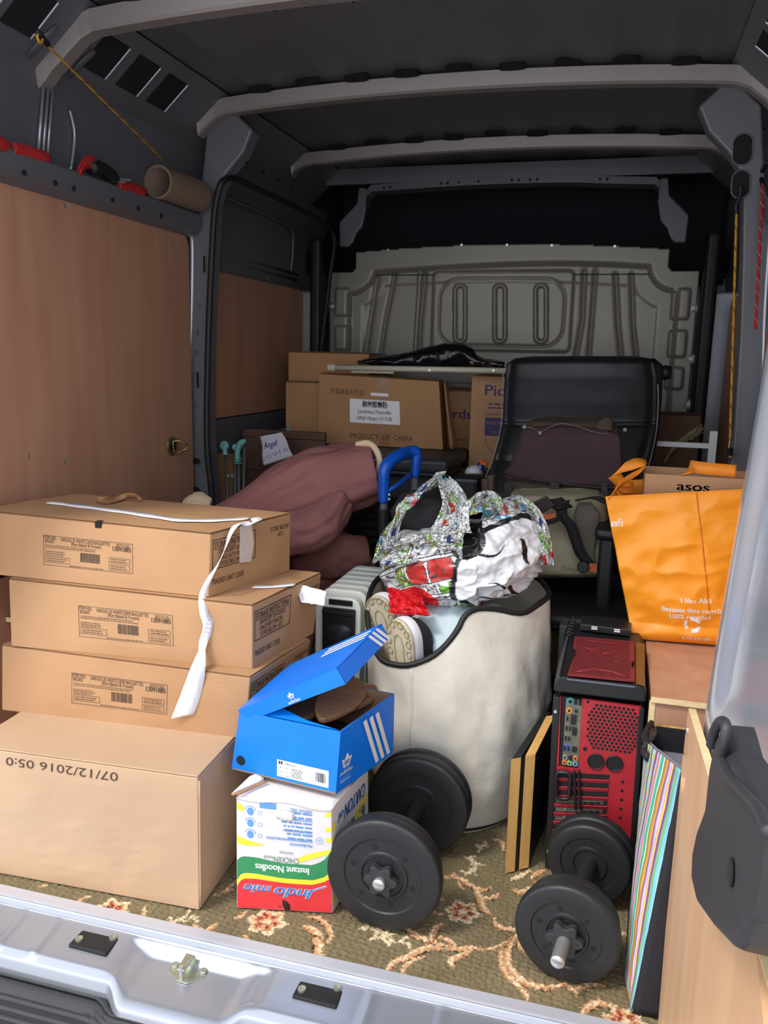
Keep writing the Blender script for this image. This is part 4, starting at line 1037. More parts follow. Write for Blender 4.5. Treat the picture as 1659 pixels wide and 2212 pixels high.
# ------------------------------------------------------------------ dumbbells
PLT = mat('black vinyl weight plate', (34, 35, 37), .48, 0, .08, 50., .15, 300., bdist=.0006)
def dumbbell(label, c0, c1, R, zr, bar0=.03, bar1=.03, group='dumbbells on the carpet', plates=((0, .030, 1.), (.031, .060, .93)), rear=((.31, .28, 1.), (.345, .315, 1.0))):
    c0 = Vector(c0); c1 = Vector(c1); d = (c1-c0).normalized(); L = (c1-c0).length
    t = thing('dumbbell', label, 'dumbbell', (c0.x, c0.y, 0), group)
    def plate(h0, h1, r, face):
        m = MB(); hh = h1-h0; s = 1
        prof = [(.016, h0+.004), (r*.35, h0+.004), (r*.37, h0+.0005), (r*.42, h0+.0005), (r*.44, h0+.004), (r*.66, h0+.004), (r*.68, h0+.001), (r*.93, h0), (r*.965, h0+.0012), (r*.99, h0+.005), (r, h0+.010), (r, h1-.010), (r*.99, h1-.005), (r*.965, h1-.0012), (r*.93, h1), (r*.68, h1-.001), (r*.66, h1-.004), (r*.44, h1-.004), (r*.42, h1-.0005), (r*.37, h1-.0005), (r*.35, h1-.004), (.016, h1-.004)]
        m.lathe(prof, c0, d, 56); p = m.ob('weight_plate', PLT, t, smooth=True, split=.7)
        a = d.cross(Vector((0, 0, 1))).normalized(); b = d.cross(a)
        for side, hx in ((-1, min(h0, h1)), (1, max(h0, h1))):
            for k in range(6):
                w = PI/6*0 + k*PI/3 + .25; o = c0 + d*hx + (a*math.cos(w) + b*math.sin(w))*r*.53
                MB().disc(o - d*side*.0052, d*side, r*.055, .0015, 14).ob('plate_hole', HOLE, p)
        return p
    for h0, h1, f in plates: plate(h0, h1, R*f, 1)
    for h0, h1, f in rear: plate(min(h0, h1), max(h0, h1), R*f, 1)
    MB().lathe([(.0001, -bar0), (.0105, -bar0), (.0125, -bar0+.002)] + sum([[(.0125, -bar0+.004+k*.004), (.0112, -bar0+.006+k*.004)] for k in range(int(bar0/.004))], []) + [(.0125, 0), (.0125, .07)], c0, d, 20).ob('threaded_bar', CHROME, t, smooth=True)
    MB().lathe([(.019, .06), (.0195, .09), (.0175, .14), (.0175, .24), (.0195, .27), (.019, .29)], c0, d, 24).ob('grip', PLT, t, smooth=True)
    # star collar
    a = d.cross(Vector((0, 0, 1))).normalized(); b = d.cross(a); m = MB(); pts = []
    for k in range(60):
        w = 2*PI*k/60; r = .029 + .0055*math.cos(6*w); pts.append(c0 + (a*math.cos(w) + b*math.sin(w))*r - d*.001)
    m.prism(pts, -d*.016); m.ob('star_collar', mat('collar rubber', (46, 47, 49), .6), t, bevel=.002)
    m = MB(); m.prism([p + d*(.362) for p in pts], d*.016); m.ob('star_collar', mat('collar rubber', (46, 47, 49), .6), t)
    return t
Rr = .118
f0 = P(826, 1888, y=.105); f0.z = Rr
r0 = P(905, 1752, y=.40); r0.z = Rr
dumbbell('larger black dumbbell lying between the noodle carton and the laundry bag', f0, f0 + (r0-f0).normalized()*.35, Rr, 0, .028, rear=((.27, .30, 1.), (.301, .331, 1.)))
R2 = .096
f0 = P(1222, 2022, z=R2); 
dumbbell('smaller black dumbbell with long chrome thread, in front of the red computer tower', f0, f0 + Vector((.045, .33, 0)).normalized()*.35, R2, 0, .075, rear=((.235, .262, .90), (.263, .29, .94)))
# ------------------------------------------------------------------ laundry bag
CANV = mat('cream canvas', (196, 188, 172), .8, 0, col2=(218, 212, 201), vs=5., bump=.5, bs=18., bdist=.008)
def angd(a): return a*PI/180
rimc = [(-20, P(1128, 1330, y=.66)), (-36, P(1060, 1312, y=.62)), (-52, P(1008, 1318, y=.575)), (-72, P(985, 1370, y=.545)), (-90, P(940, 1418, y=.525)), (-110, P(880, 1441, y=.515)), (-130, P(822, 1430, y=.535)), (-148, P(800, 1380, y=.60)), (-165, P(790, 1310, y=.68)), (-180, P(806, 1255, y=.78)),
        (-210, Vector((-.01, .90, .545))), (-270, Vector((.19, .98, .55))), (-320, Vector((.37, .90, .54))), (-345, Vector((.415, .76, .535)))]
ra = [r[0] for r in rimc][::-1]; rp3 = np.array([tuple(r[1]) for r in rimc])[::-1]
ra2 = [a-360 for a in ra] + ra + [a+360 for a in ra]; rp2 = np.vstack([rp3]*3)
def rim_at(th):
    return Vector([float(np.interp(th, ra2, rp2[:, k])) for k in range(3)])
def bag_pt(a, b):
    th = -360*a; t = b          # b=0 base, 1 rim
    R_ = (rim_at(th-6)+rim_at(th)+rim_at(th+6))/3; w = angd(th)
    base = Vector((.195 + .185*math.cos(w), .72 + .235*math.sin(w), -.002))
    M1 = Vector((.195 + .245*math.cos(w), .72 + .255*math.sin(w), .10)); M2 = Vector((.195 + .255*math.cos(w), .72 + .235*math.sin(w), .30))
    if R_.z < .45: M2.z = .26
    q = base*(1-t)**3 + M1*3*t*(1-t)**2 + M2*3*t*t*(1-t) + R_*t**3
    n = Vector((math.cos(w), math.sin(w), 0))
    env = math.sin(PI*min(1, t*1.02))
    q += n*env*(.020*fbm(Vector((q.x*6, q.y*6, q.z*2.5))) - .014*abs(fbm(Vector((q.x*5+3, q.y*5, q.z*5+q.x*6)), 2)) + .005*math.sin(th*.12+8*t) + .004*fbm(Vector((q.x*20+q.z*10, q.y*20, q.z*14-3))))
    if q.z < .29 and q.y < .66: q.x = min(q.x, .366 + max(0, q.y-.37)*.25)
    return q
lb = thing('laundry_bag', 'cream canvas laundry bag with black piping, sneakers showing at its rim', 'bag', (.195, .72, 0))
MB().grid(bag_pt, 120, 46, wu=True).ob('body', CANV, lb, smooth=True, solid=.003, off=0)
MB().tube([bag_pt(k/72, 1.) for k in range(72)], .0072, 8, closed=True).ob('rim_piping', RUBBER, lb, smooth=True)
MB().tube([bag_pt(k/72, .012) + Vector((0, 0, .006)) for k in range(72)], .0048, 6, closed=True).ob('base_piping', RUBBER, lb, smooth=True)
for a in (.285,):
    MB().tube([bag_pt(a+.012*t, t) + Vector((0, -.0012, 0)) for t in np.linspace(.02, .97, 26)], .0028, 6).ob('seam', CANV, lb, smooth=True)
MB().add([(.195+.18*math.cos(w), .72+.23*math.sin(w), .001) for w in np.linspace(0, 6.28, 33)[:-1]], [tuple(range(32))]).ob('base', CANV, lb)
# standing lining edge at the left of the rim
m = MB(); m.grid(lambda a, b: bag_pt(.40+.12*a, 1.) + Vector((.02*b, .01*b, -.07*b)), 12, 5); m.ob('lining', mat('peach lining', (216, 190, 170), .85), lb, smooth=True, solid=.002)
# clothes inside
def blob(name, label, cat, c, r, m_, amp=.1, fr=4., seed=0., rot=0., n=(48, 32), parent=None, wrink=0., fr2=10., sq=1., lay=None):
    c = Vector(c); rz = Matrix.Rotation(rot, 3, 'Z')
    def f(a, b):
        th = 2*PI*a; ph = PI*(b-.5)
        sg = lambda x: math.copysign(abs(x)**sq, x)
        d = Vector((sg(math.cos(ph))*sg(math.cos(th)), sg(math.cos(ph))*sg(math.sin(th)), sg(math.sin(ph))))
        k = 1 + amp*fbm(d*fr*.5 + Vector((seed, seed*2, 0))) - wrink*abs(fbm(d*fr2*.5 + Vector((seed, 3, seed)), 3))
        p = Vector((d.x*r[0]*k, d.y*r[1]*k, d.z*r[2]*k))
        return c + rz @ p
    mb = MB(); mb.grid(f, n[0], n[1], wu=True)
    o = mb.ob(name, m_, parent, smooth=True, weld=.0002)
    if parent is None: tag(o, label, cat)
    return o
PBL = mat('pale blue cotton', (196, 212, 218), .8, 0, .05, 14., .4, 30., bdist=.004)
blob('folded_cloth', 'pale blue cloth filling the laundry bag behind the sneakers', 'cloth', (.185, .735, .395), (.155, .14, .12), PBL, .12, 3., 2., wrink=.14, fr2=7.)
SOLE = mat('off-white rubber sole', (206, 196, 170), .6, 0, .12, 50., .2, 150.); SOLED = mat('grooved rubber', (158, 142, 110), .7); MIDS = mat('white midsole', (224, 222, 226), .5)
def sneaker(label, T, group='sneakers in the laundry bag'):
    """local: sole plane = XY (faces -Z), shoe rises along +Z, toe along -Y"""
    t = thing('sneaker', label, 'shoe', tuple(T.translation), group)
    def out(k, s=1., n=36):
        a = 2*PI*k/n; w = .047*(1+.12*math.sin(a)*-1)
        return (w*math.cos(a)*s, (-.062 if math.sin(a) < 0 else .17)*abs(math.sin(a))*s)
    m = MB(T); m.prism([(*out(k), 0) for k in range(36)][::1], (0, 0, .010)); m.ob('outsole', SOLE, t, bevel=.002)
    m = MB(T); vs = []; rows = 5
    m.grid(lambda a, b: (lambda o: Vector((o[0], o[1], .010 + .026*b)))(out(a*36, 1.0+.04*math.sin(PI*b))), 36, 5, wu=True); m.ob('midsole', MIDS, t, smooth=True)
    m = MB(T)
    def up(a, b):
        s = math.cos(b*PI/2*.98)**.6; o = out(a*36, .97*s); return Vector((o[0], o[1]+.02*b, .034 + .058*math.sin(b*PI/2)))
    m.grid(up, 36, 9, wu=True); m.ob('upper', mat('black suede', (34, 33, 36), .85, 0, .1, 60.), t, smooth=True)
    def ring(cx, cy, r, w=.0016):
        m = MB(T); m.tube([(cx+r*math.cos(q), cy+r*math.sin(q), -.0004) for q in np.linspace(0, 6.28, 15)[:-1]], w, 6, closed=True); m.ob('tread_ring', SOLED, t)
    for cx, cy in ((-.016, -.048), (.012, -.050), (-.034, -.030), (.033, -.032), (-.036, -.004), (.037, -.006), (-.034, .022), (.036, .02)):
        ring(cx, cy, .0085); m = MB(T); m.disc((cx, cy, -.0012), (0, 0, 1), .004, .003, 10); m.ob('tread_stud', SOLE, t)
    m = MB(T); m.tube([(-.016, .09, -.0004), (-.016, .0, -.0004), (-.011, -.018, -.0004), (0, -.025, -.0004), (.011, -.018, -.0004), (.016, .0, -.0004), (.016, .09, -.0004)], .0018, 6); m.ob('tread_line', SOLED, t)
    m = MB(T); m.tube([(out(k, .93)[0], out(k, .93)[1], -.0004) for k in range(36)], .0014, 6, closed=True); m.ob('tread_line', SOLED, t)
    for k in range(19, 36):
        o1 = out(k, .86); o2 = out(k, .99); m = MB(T); m.tube([(*o1, -.0004), (*o2, -.0004)], .0012, 5); m.ob('tread_line', SOLED, t)
    return t
def frame(o, zdir, ydir):
    z = Vector(zdir).normalized(); y = Vector(ydir); y = (y - z*y.dot(z)).normalized(); x = y.cross(z)
    M = Matrix.Identity(4)
    for i in range(3): M[i][0] = x[i]; M[i][1] = y[i]; M[i][2] = z[i]; M[i][3] = o[i]
    return M
q = P(862, 1392, y=.555); sneaker('black sneaker with pale ringed sole facing out at the front rim of the laundry bag', frame(q, (.55, .80, .10), (.15, .1, -1)))
q = P(822, 1338, y=.655); sneaker('second sneaker sole, further left and partly hidden behind the first', frame(q, (.35, .9, .15), (.3, .15, -1)))
RPL = mat('red plastic wrap', (206, 30, 38), .3, 0, .1, 20., .6, 40., bdist=.005)
# ------------------------------------------------------------------ comic-print carrier bag
rng = np.random.RandomState(11)
panels = []
yy = 0.
while yy < 1:
    hh = rng.uniform(.09, .14); xx = 0.
    while xx < 1:
        ww = rng.uniform(.08, .16); panels.append((xx, yy, ww, hh, rng.choice(['bw', 'bw', 'bw', 'g', 'bw', 'b', 'r', 'c'], p=[.16]*3+[.2, .12, .06, .06, .08]), rng.randint(1e6))); xx += ww
    yy += hh
def comic(U, V, seed=0):
    U = np.asarray(U); V = np.asarray(V)
    ang = .25; u = (U*math.cos(ang)+V*math.sin(ang)+seed*.37) % 1.; v = (-U*math.sin(ang)+V*math.cos(ang)+seed*.53) % 1.
    c = np.ones(U.shape+(4,)); c[..., :3] = lin(222)
    for x, y, w, h, k, sd in panels:
        m = (u >= x) & (u < x+w) & (v >= y) & (v < y+h)
        if not m.any(): continue
        a = (u[m]-x)/w; b = (v[m]-y)/h; r = np.random.RandomState(sd)
        ff = r.uniform(4, 10, 4); ph = r.uniform(0, 6, 4)
        s = np.sin(ff[0]*a+2.2*np.sin(ff[1]*b+ph[0])+ph[1])*np.sin(ff[2]*b+2.*np.sin(ff[3]*a+ph[2]))
        ink = np.abs(s) < (.07 if k != 'bw' else .10)
        blk = s > .82
        base = {'bw': (224, 224, 222), 'g': (116, 176, 60), 'b': (40, 58, 128), 'r': (198, 52, 44), 'c': (88, 176, 212)}[k]
        cc = np.tile([lin(q) for q in base], (m.sum(), 1))
        if k in 'gc': cc[(s < -.5)] = [lin(236)]*3
        if k == 'g': cc[(s > .55)] = [lin(176), lin(92), lin(50)]
        cc[ink] = np.array([lin(80)]*3); cc[blk & (k == 'bw')] = [lin(60)]*3
        ed = (a < .05) | (a > .95) | (b < .06) | (b > .94); cc[ed] = [lin(232)]*3
        e2 = ((np.abs(a-.06) < .018) | (np.abs(a-.94) < .018) | (np.abs(b-.07) < .02) | (np.abs(b-.93) < .02)); cc[e2] = [lin(60)]*3
        c[m, :3] = cc
    return c
COMIC = mat('glossy comic print', (225, 225, 225), .28, vcol='paint', bump=.35, bs=40., bdist=.004)
cb = thing('carrier_bag', 'crumpled glossy comic-print carrier bag lying on top of the cream laundry bag', 'bag', (.21, .74, .5))
cc = P(1000, 1205, y=.76)
def cbag(a, b):
    th = 2*PI*a; ph = PI*(b-.5)
    d = Vector((math.cos(ph)*math.cos(th), math.cos(ph)*math.sin(th), math.sin(ph)))
    sg = lambda x, e: math.copysign(abs(x)**e, x)
    k = 1 + .10*fbm(d*1.5+Vector((5, 2, 1))) - .16*abs(fbm(d*2.2+Vector((1, 7, 3)), 2)) - .025*abs(fbm(d*6+Vector((1, 7, 3)), 2))
    x = sg(d.x, .85)*.205*k; y = sg(d.y, .9)*.15*k; z = sg(d.z, .85)*.135*k
    if x > .06: z += .015; 
    z -= .0 if z > 0 else 0
    # sag to the left-bottom, bulge to the right
    z += .10*x - .25*max(0, -x-.10)*.3
    if z > .06 and x < .05: z -= (z-.06)*.55
    return cc + Vector((x, y, z))
NU, NV = 560, 330
mb = MB(); mb.grid(cbag, NU, NV, wu=True)
vv = np.array(mb.v); A_, B_ = np.meshgrid(np.arange(NU)/NU, np.linspace(0, 1, NV))
col = comic(A_*1.9, B_*.8).reshape(-1, 4)
dx, dz = vv[:, 0]-cc.x, vv[:, 2]-cc.z; fr_ = vv[:, 1] < cc.y
n1 = np.array([fbm(Vector((x*6, z*6, 2.)), 2) for x, z in zip(dx[::1], dz[::1])]) if len(dx) < 2e5 else 0
def blobm(x, z, rx, rz, k=.5): return fr_ & (((dx-x)/rx)**2+((dz-z)/rz)**2 < 1 + k*n1)
wh = np.array([lin(226), lin(226), lin(228), 1]); bk_ = np.array([lin(22), lin(22), lin(24), 1]); rd = np.array([lin(206), lin(34), lin(38), 1])
col[blobm(.115, -.01, .115, .135)] = bk_; col[blobm(.118, -.012, .108, .126)] = wh
col[blobm(.03, .075, .05, .05, .9)] = bk_
for x, z, sl, L_, wd in ((.075, .045, .5, .05, .004), (.13, -.05, -.5, .05, .005), (.165, .05, 2.4, .03, .007), (.095, -.075, .25, .05, .003)):
    ca, sa = math.cos(sl), math.sin(sl); a_ = (dx-x)*ca+(dz-z)*sa; b_ = -(dx-x)*sa+(dz-z)*ca + .012*np.sin(a_*60)
    col[fr_ & (np.abs(a_) < L_) & (np.abs(b_) < wd*(1.1-np.abs(a_)/L_))] = bk_
col[blobm(.085, -.10, .04, .014, 1.)] = rd
col[blobm(-.10, -.105, .055, .045, .6)] = rd
mb.ob('body', COMIC, cb, smooth=True, col=col)
def comic_ribbon(pts, ws, ac, seed, name='handle', n=14, amp=.012):
    sp = smooth_path(pts, 10); k = len(sp)
    w = np.interp(np.linspace(0, len(ws)-1, k), range(len(ws)), ws); ax_ = [Vector(a).normalized() for a in ac]
    def f(a, b):
        i = int(round(a*(k-1))); p = sp[i]; j = a*(len(ax_)-1); i0 = int(j); i1 = min(i0+1, len(ax_)-1); av = ax_[i0].lerp(ax_[i1], j-i0)
        t = (sp[min(i+1, k-1)]-sp[max(i-1, 0)]).normalized(); nn = t.cross(av).normalized()
        return p + av*(b-.5)*w[i] + nn*amp*(fbm(Vector((a*7+seed, b*5, seed)), 3)+.8*math.sin(b*PI*2+a*5))
    NU_, NV_ = k*4, 36
    mb = MB()
    mb.grid(lambda a, b: f(a, b), NU_, NV_)
    A_, B_ = np.meshgrid(np.linspace(0, 1, NU_), np.linspace(0, 1, NV_))
    c_ = comic(A_*1.4, B_*.45, seed).reshape(-1, 4)
    return mb.ob(name, COMIC, cb, smooth=True, col=c_, solid=.0008)
yb = .72
comic_ribbon([P(832, 1215, y=yb-.03), P(838, 1165, y=yb-.04), P(862, 1110, y=yb-.04), P(895, 1072, y=yb), P(935, 1042, y=yb+.02), P(957, 1030, y=yb+.02)], [.07, .055, .04, .032, .05, .03], [(1, 0, .2), (1, .1, .3), (.8, 0, .6), (.6, .3, .7), (.3, 0, 1), (.4, 0, 1)], 1)
comic_ribbon([P(957, 1032, y=yb+.02), P(975, 1060, y=yb), P(985, 1100, y=yb-.03), P(965, 1145, y=yb-.06), P(940, 1180, y=yb-.09)], [.03, .06, .07, .10, .13], [(.8, .1, .3), (1, 0, 0), (1, 0, 0), (1, .2, .2), (1, .2, .3)], 2)
comic_ribbon([P(985, 1150, y=yb-.08), P(1005, 1100, y=yb-.06), P(1040, 1082, y=yb-.04), P(1070, 1085, y=yb-.02), P(1085, 1130, y=yb), P(1092, 1175, y=yb-.02)], [.08, .055, .05, .045, .05, .07], [(1, 0, 0), (.3, 0, 1), (0, .1, 1), (.3, 0, 1), (1, 0, .2), (1, 0, .1)], 3)
comic_ribbon([P(1085, 1098, y=yb+.06), P(1120, 1092, y=yb+.05), P(1150, 1110, y=yb+.04), P(1170, 1160, y=yb+.02), P(1178, 1220, y=yb)], [.05, .05, .045, .05, .05], [(0, 0, 1), (0, .2, 1), (.4, 0, .8), (1, .3, .3), (1, .4, 0)], 5)
comic_ribbon([P(830, 1205, y=yb-.06), P(880, 1190, y=yb-.09), P(940, 1180, y=yb-.10), P(1000, 1180, y=yb-.10)], [.05, .06, .07, .08], [(0, 0, 1)]*4, 7, name='crumpled_mouth', amp=.015)
blob('dark_bundle', 'black cloth bundle peeping out of the mouth of the comic-print bag', 'cloth', P(925, 1115, y=.80), (.10, .07, .075), mat('black cloth', (26, 25, 27), .8, 0, .1, 20., .3, 60.), .12, 4., 7.)
m = MB(); m.grid(crumple_sheet([P(838, 1268, y=.62), P(842, 1325, y=.59), P(930, 1330, y=.58), P(905, 1282, y=.61)], 12, .022, 3.5, 3.), 22, 22); tag(m.ob('plastic_wrap', RPL, None, smooth=False, solid=.001), 'folded red plastic wrap under the left of the comic-print bag', 'wrap')

# ------------------------------------------------------------------ oil radiator
CRM = mat('cream enamel', (246, 249, 238), .35, 0, .02, 10.)
rd_ = thing('oil_radiator', 'cream finned oil radiator with black control panel, beside the carton stack', 'heater', (-.16, .85, 0))
ra0 = P(692, 1292, y=.74); rb0 = P(792, 1292, y=.74); xl, xr, zt_ = -.212, -.083, P(740, 1291, y=.74).z
def fin(y, w, zt_, th, mt=CRM, nm='fin', par=rd_, zb=.05, r=.03):
    pts = []; x0, x1 = xl-w, xr+w
    for cx, cz, a0 in ((x1-r, zt_-r, 0), (x0+r, zt_-r, 90), (x0+r, zb+r, 180), (x1-r, zb+r, 270)):
        for k in range(6): a = angd(a0+k*18); pts.append((cx+r*math.cos(a), y, cz+r*math.sin(a)))
    return MB().prism(pts, (0, th, 0)).ob(nm, mt, par, bevel=.004, seg=3)
fin(.738, .0, zt_, .035, nm='front_housing'); 
for k in range(6): fin(.79+.05*k, .004, zt_+.006, .03)
MB().tube([(-.148, .76, .11), (-.148, 1.08, .11)], .02, 10).ob('oil_pipe', CRM, rd_); MB().tube([(-.148, .76, zt_-.09), (-.148, 1.08, zt_-.09)], .02, 10).ob('oil_pipe', CRM, rd_)
zz = zt_
m = MB(); pc = lambda x, z, y=.7375: (x, y, z)
x0, x1 = xl+.026, xr-.014
m.prism([pc(x0, .08), pc(x1, .08), pc(x1+.002, zz-.028), pc(x0-.002, zz-.028)], (0, -.010, 0)); cp = m.ob('control_panel', BLACKP, rd_, bevel=.003)
MB().box((x0-.001, .722, zz-.046), (x1+.001, .729, zz-.034)).ob('panel_ridge', BLACKP, cp, bevel=.003)
MB().box((x0+.014, .738-.004, zz-.021), (x1-.008, .738, zz-.006)).ob('vent_label', BLACKP, rd_, bevel=.001)
cx = (x0+x1)/2; pts = []
for k in range(28):
    a = 2*PI*k/28; s_ = math.sin(a); pts.append((cx+.037*math.cos(a)*(1 if s_ > 0 else (1+s_*.45)), .7265, zz-.088+(.018 if s_ > 0 else .062)*s_))
m = MB(); m.tube(pts, .0016, 6, closed=True); m.ob('dial_rim', RUBBER, cp, smooth=True)
m = MB(); m.grid(lambda a, b: Vector((cx, .7262+.0, zz-.10)).lerp(Vector(pts[int(a*28) % 28]), b) + Vector((0, -.012*(1-b*b)*.6, 0)), 28, 8, wu=True); m.ob('dial', mat('dial plastic', (44, 45, 48), .35), cp, smooth=True)
printed(cp, WPR, (cx-.028, .7274, zz-.168), (1, 0, 0), (0, 0, 1), [('f', 0, 0, .010, .010), ('t', 'kingavon', .012, .002, .007, .036, .0002), ('t', '0', .010, -.016, .005), ('t', 'C', .03, -.016, .005)], 'brand_lettering')
MB().tube(smooth_path([(xl+.004, .75, .10), (xl-.012, .745, .18), (xl-.014, .745, .28), (xl-.004, .75, .36)], 6), .003, 6).ob('power_cable', RUBBER, rd_, smooth=True)
for y in (.80, 1.02): MB().tube([(xl-.02, y, .012), (xl-.01, y, .03), (-.148, y, .052), (xr+.01, y, .03), (xr+.02, y, .012)], .01, 8).ob('foot', BLACKP, rd_, smooth=True)

# ------------------------------------------------------------------ maroon blanket
MAR = mat('maroon cotton', (146, 94, 90), .9, 0, .05, 6., .35, 26., bdist=.006)
bl = thing('blanket', 'large maroon blanket roll bundled behind the carton stack, cream lining at its end', 'blanket', (-.35, 1.1, .3))
def sweep(pts, rad, seed, n=48, fl=(1., 1.), amp=.14, fr=2.2, wr=.22, nm='roll', mt=MAR, endcap=True, par=None):
    sp = smooth_path(pts, 10); k = len(sp); rr = np.interp(np.linspace(0, len(rad)-1, k), range(len(rad)), rad)
    vs = []; prev = Vector((0, 0, 1))
    def f(a, b):
        i = min(int(round(b*(k-1))), k-1); p = sp[i]; t = (sp[min(i+1, k-1)]-sp[max(i-1, 0)]).normalized()
        u = t.cross(Vector((0, 1, 0))).normalized(); v = t.cross(u)
        w = 2*PI*a; d = u*math.cos(w)*fl[0] + v*math.sin(w)*fl[1]
        r = rr[i]*(1 + amp*fbm(d*fr*.6+Vector((b*3, seed, 0)), 2) - wr*abs(fbm(d*2.4+Vector((b*2.2, seed, 4)), 2)) + .03*math.sin(a*25+b*9)*(.4+fbm(d+Vector((b*2, 1, seed)), 2)))
        return p + d*r
    mb = MB(); mb.grid(f, n, k, wu=True)
    mb.f.append(tuple(range(n))[::-1]); mb.f.append(tuple((k-1)*n+i for i in range(n)))
    return mb.ob(nm, mt, par if par else bl, smooth=True)
sweep([P(380, 1190, y=.92), P(450, 1160, y=.98), P(540, 1120, y=1.04), P(620, 1080, y=1.1), P(700, 1048, y=1.14), P(770, 1026, y=1.18), P(808, 1018, y=1.2)], [.03, .085, .10, .12, .128, .115, .10], 1., fl=(.95, 1.), nm='main_roll')
sweep([P(430, 1200, y=.95), P(540, 1165, y=.93), P(620, 1155, y=.95), P(690, 1135, y=1.0), P(735, 1085, y=1.08)], [.05, .08, .085, .085, .06], 4., nm='lower_fold', fl=(.8, 1.))
sweep([P(610, 1280, y=1.12), P(670, 1252, y=1.15), P(730, 1230, y=1.18), P(780, 1228, y=1.2), P(806, 1240, y=1.2)], [.05, .085, .085, .07, .03], 8., nm='bottom_fold', fl=(.8, 1.))
sweep([P(640, 1215, y=1.12), P(720, 1200, y=1.15), P(790, 1200, y=1.2)], [.07, .09, .06], 12., nm='inner_fold')
CRL = mat('cream lining cloth', (214, 190, 156), .85, 0, .05, 20., .3, 40.)
m = MB(); m.tube(smooth_path([P(770, 962, y=1.17), P(795, 958, y=1.16), P(812, 972, y=1.15), P(820, 995, y=1.15), P(817, 1018, y=1.16), P(806, 1030, y=1.18)], 5), [.008]*26, 8, flat=1.4); m.ob('lining_edge', CRL, bl, smooth=True)
sweep([P(398, 1105, y=1.02), P(425, 1085, y=1.03), P(455, 1090, y=1.04)], [.02, .035, .02], 3., nm='lining_corner', mt=CRL)
MB().box((-.62, .90, -.004), (-.27, 1.24, .36)).ob('base_fold', MAR, bl, bevel=.06, seg=4)

# ------------------------------------------------------------------ trolley with the blue handle
TB = mat('blue handle plastic', (10, 84, 190), .35, 0, .04, 20.)
tr = thing('folding_trolley', 'folding trolley with bright blue plastic grip on grey tubes, behind the comic bag', 'trolley', (-.1, 1.3, 0))
ya, yc = 1.10, 1.22
hp = [P(829, 1085, y=ya), P(829, 1050, y=ya), P(831, 1015, y=ya), P(843, 997, y=ya+.02), P(860, 985, y=ya+.05), P(880, 977, y=yc-.02), P(898, 977, y=yc), P(899, 1000, y=yc), P(896, 1030, y=yc)]
sp_ = smooth_path(hp, 5); MB().tube(sp_, list(np.interp(np.linspace(0, 1, len(sp_)), [0, .3, .5, .75, 1], [.016, .020, .019, .019, .014])), 12).ob('grip', TB, tr, smooth=True)
MB().tube([P(836, 1062, y=ya), P(866, 1042, y=(ya+yc)/2), P(894, 1020, y=yc)], .008, 8).ob('cross_bar', TB, tr, smooth=True)
GT = mat('grey tube', (132, 134, 138), .35, .6)
pa = P(829, 1085, y=ya); pb = P(896, 1030, y=yc)
MB().tube([pa, (pa.x, ya+.01, .06)], .012, 12).ob('post', GT, tr, smooth=True); MB().tube([pb, (pb.x, yc+.01, .06)], .012, 12).ob('post', GT, tr, smooth=True)
q = P(828, 1125, y=ya); MB().lathe([(.0125, -.035), (.017, -.034), (.017, .03), (.019, .031), (.019, .036), (.0125, .037)], q, (0, 0, 1), 16).ob('collar', RUBBER, tr, smooth=False)
MB().box((pa.x-.02, ya-.01, .04), (pb.x+.02, yc+.10, .06)).ob('platform', BLACKP, tr, bevel=.004)
for x in (pa.x, pb.x): MB().disc((x-.012, yc+.08, .055), (1, 0, 0), .055, .02, 24).ob('wheel', RUBBER, tr)
for v in (1068, 1078): q = P(841, v, y=ya-.016); MB().disc(q, (0, -1, 0), .004, .003, 8).ob('rivet', CHROME, tr)

# ------------------------------------------------------------------ black wicker basket and grey crate
WK = mat('black wicker', (24, 24, 26), .6, 0, .2, 90., .8, 120., stretch=(1, 1, 3), bdist=.004)
wb = thing('wicker_basket', 'black woven basket standing between the maroon blanket and the comic bag', 'basket', (-.13, 1.47, 0))
MB().box((-.30, 1.37, -.004), (.08, 1.58, .60)).ob('body', WK, wb, bevel=.012)
for k in range(19):
    z = .03+k*.03; MB().tube([(-.302, 1.368, z), (.08, 1.368, z)], .007, 6).ob('woven_band', WK, wb, smooth=True)
MB().tube([(-.30, 1.368, .60), (.08, 1.368, .60), (.08, 1.58, .60), (-.30, 1.58, .60)], .012, 8, closed=True).ob('rim', WK, wb, smooth=True)
CG = mat('charcoal crate plastic', (50, 53, 58), .5, 0, .05, 20.)
cr = thing('storage_crate', 'charcoal grey plastic storage crate with lid, under the carton with the white label', 'crate', (-.2, 1.9, 0))
MB().box((-.38, 1.66, -.004), (-.045, 2.06, .70)).ob('body', CG, cr, bevel=.012)
MB().box((-.40, 1.62, .700), (-.032, 2.08, .755)).ob('lid', CG, cr, bevel=.018, seg=3)
MB().box((-.40, 1.615, .692), (-.032, 1.63, .704)).ob('lid_lip', CG, cr, bevel=.004)
MB().tube([(-.048, 1.655, .0), (-.048, 1.655, .69)], .012, 8).ob('corner_rib', CG, cr)

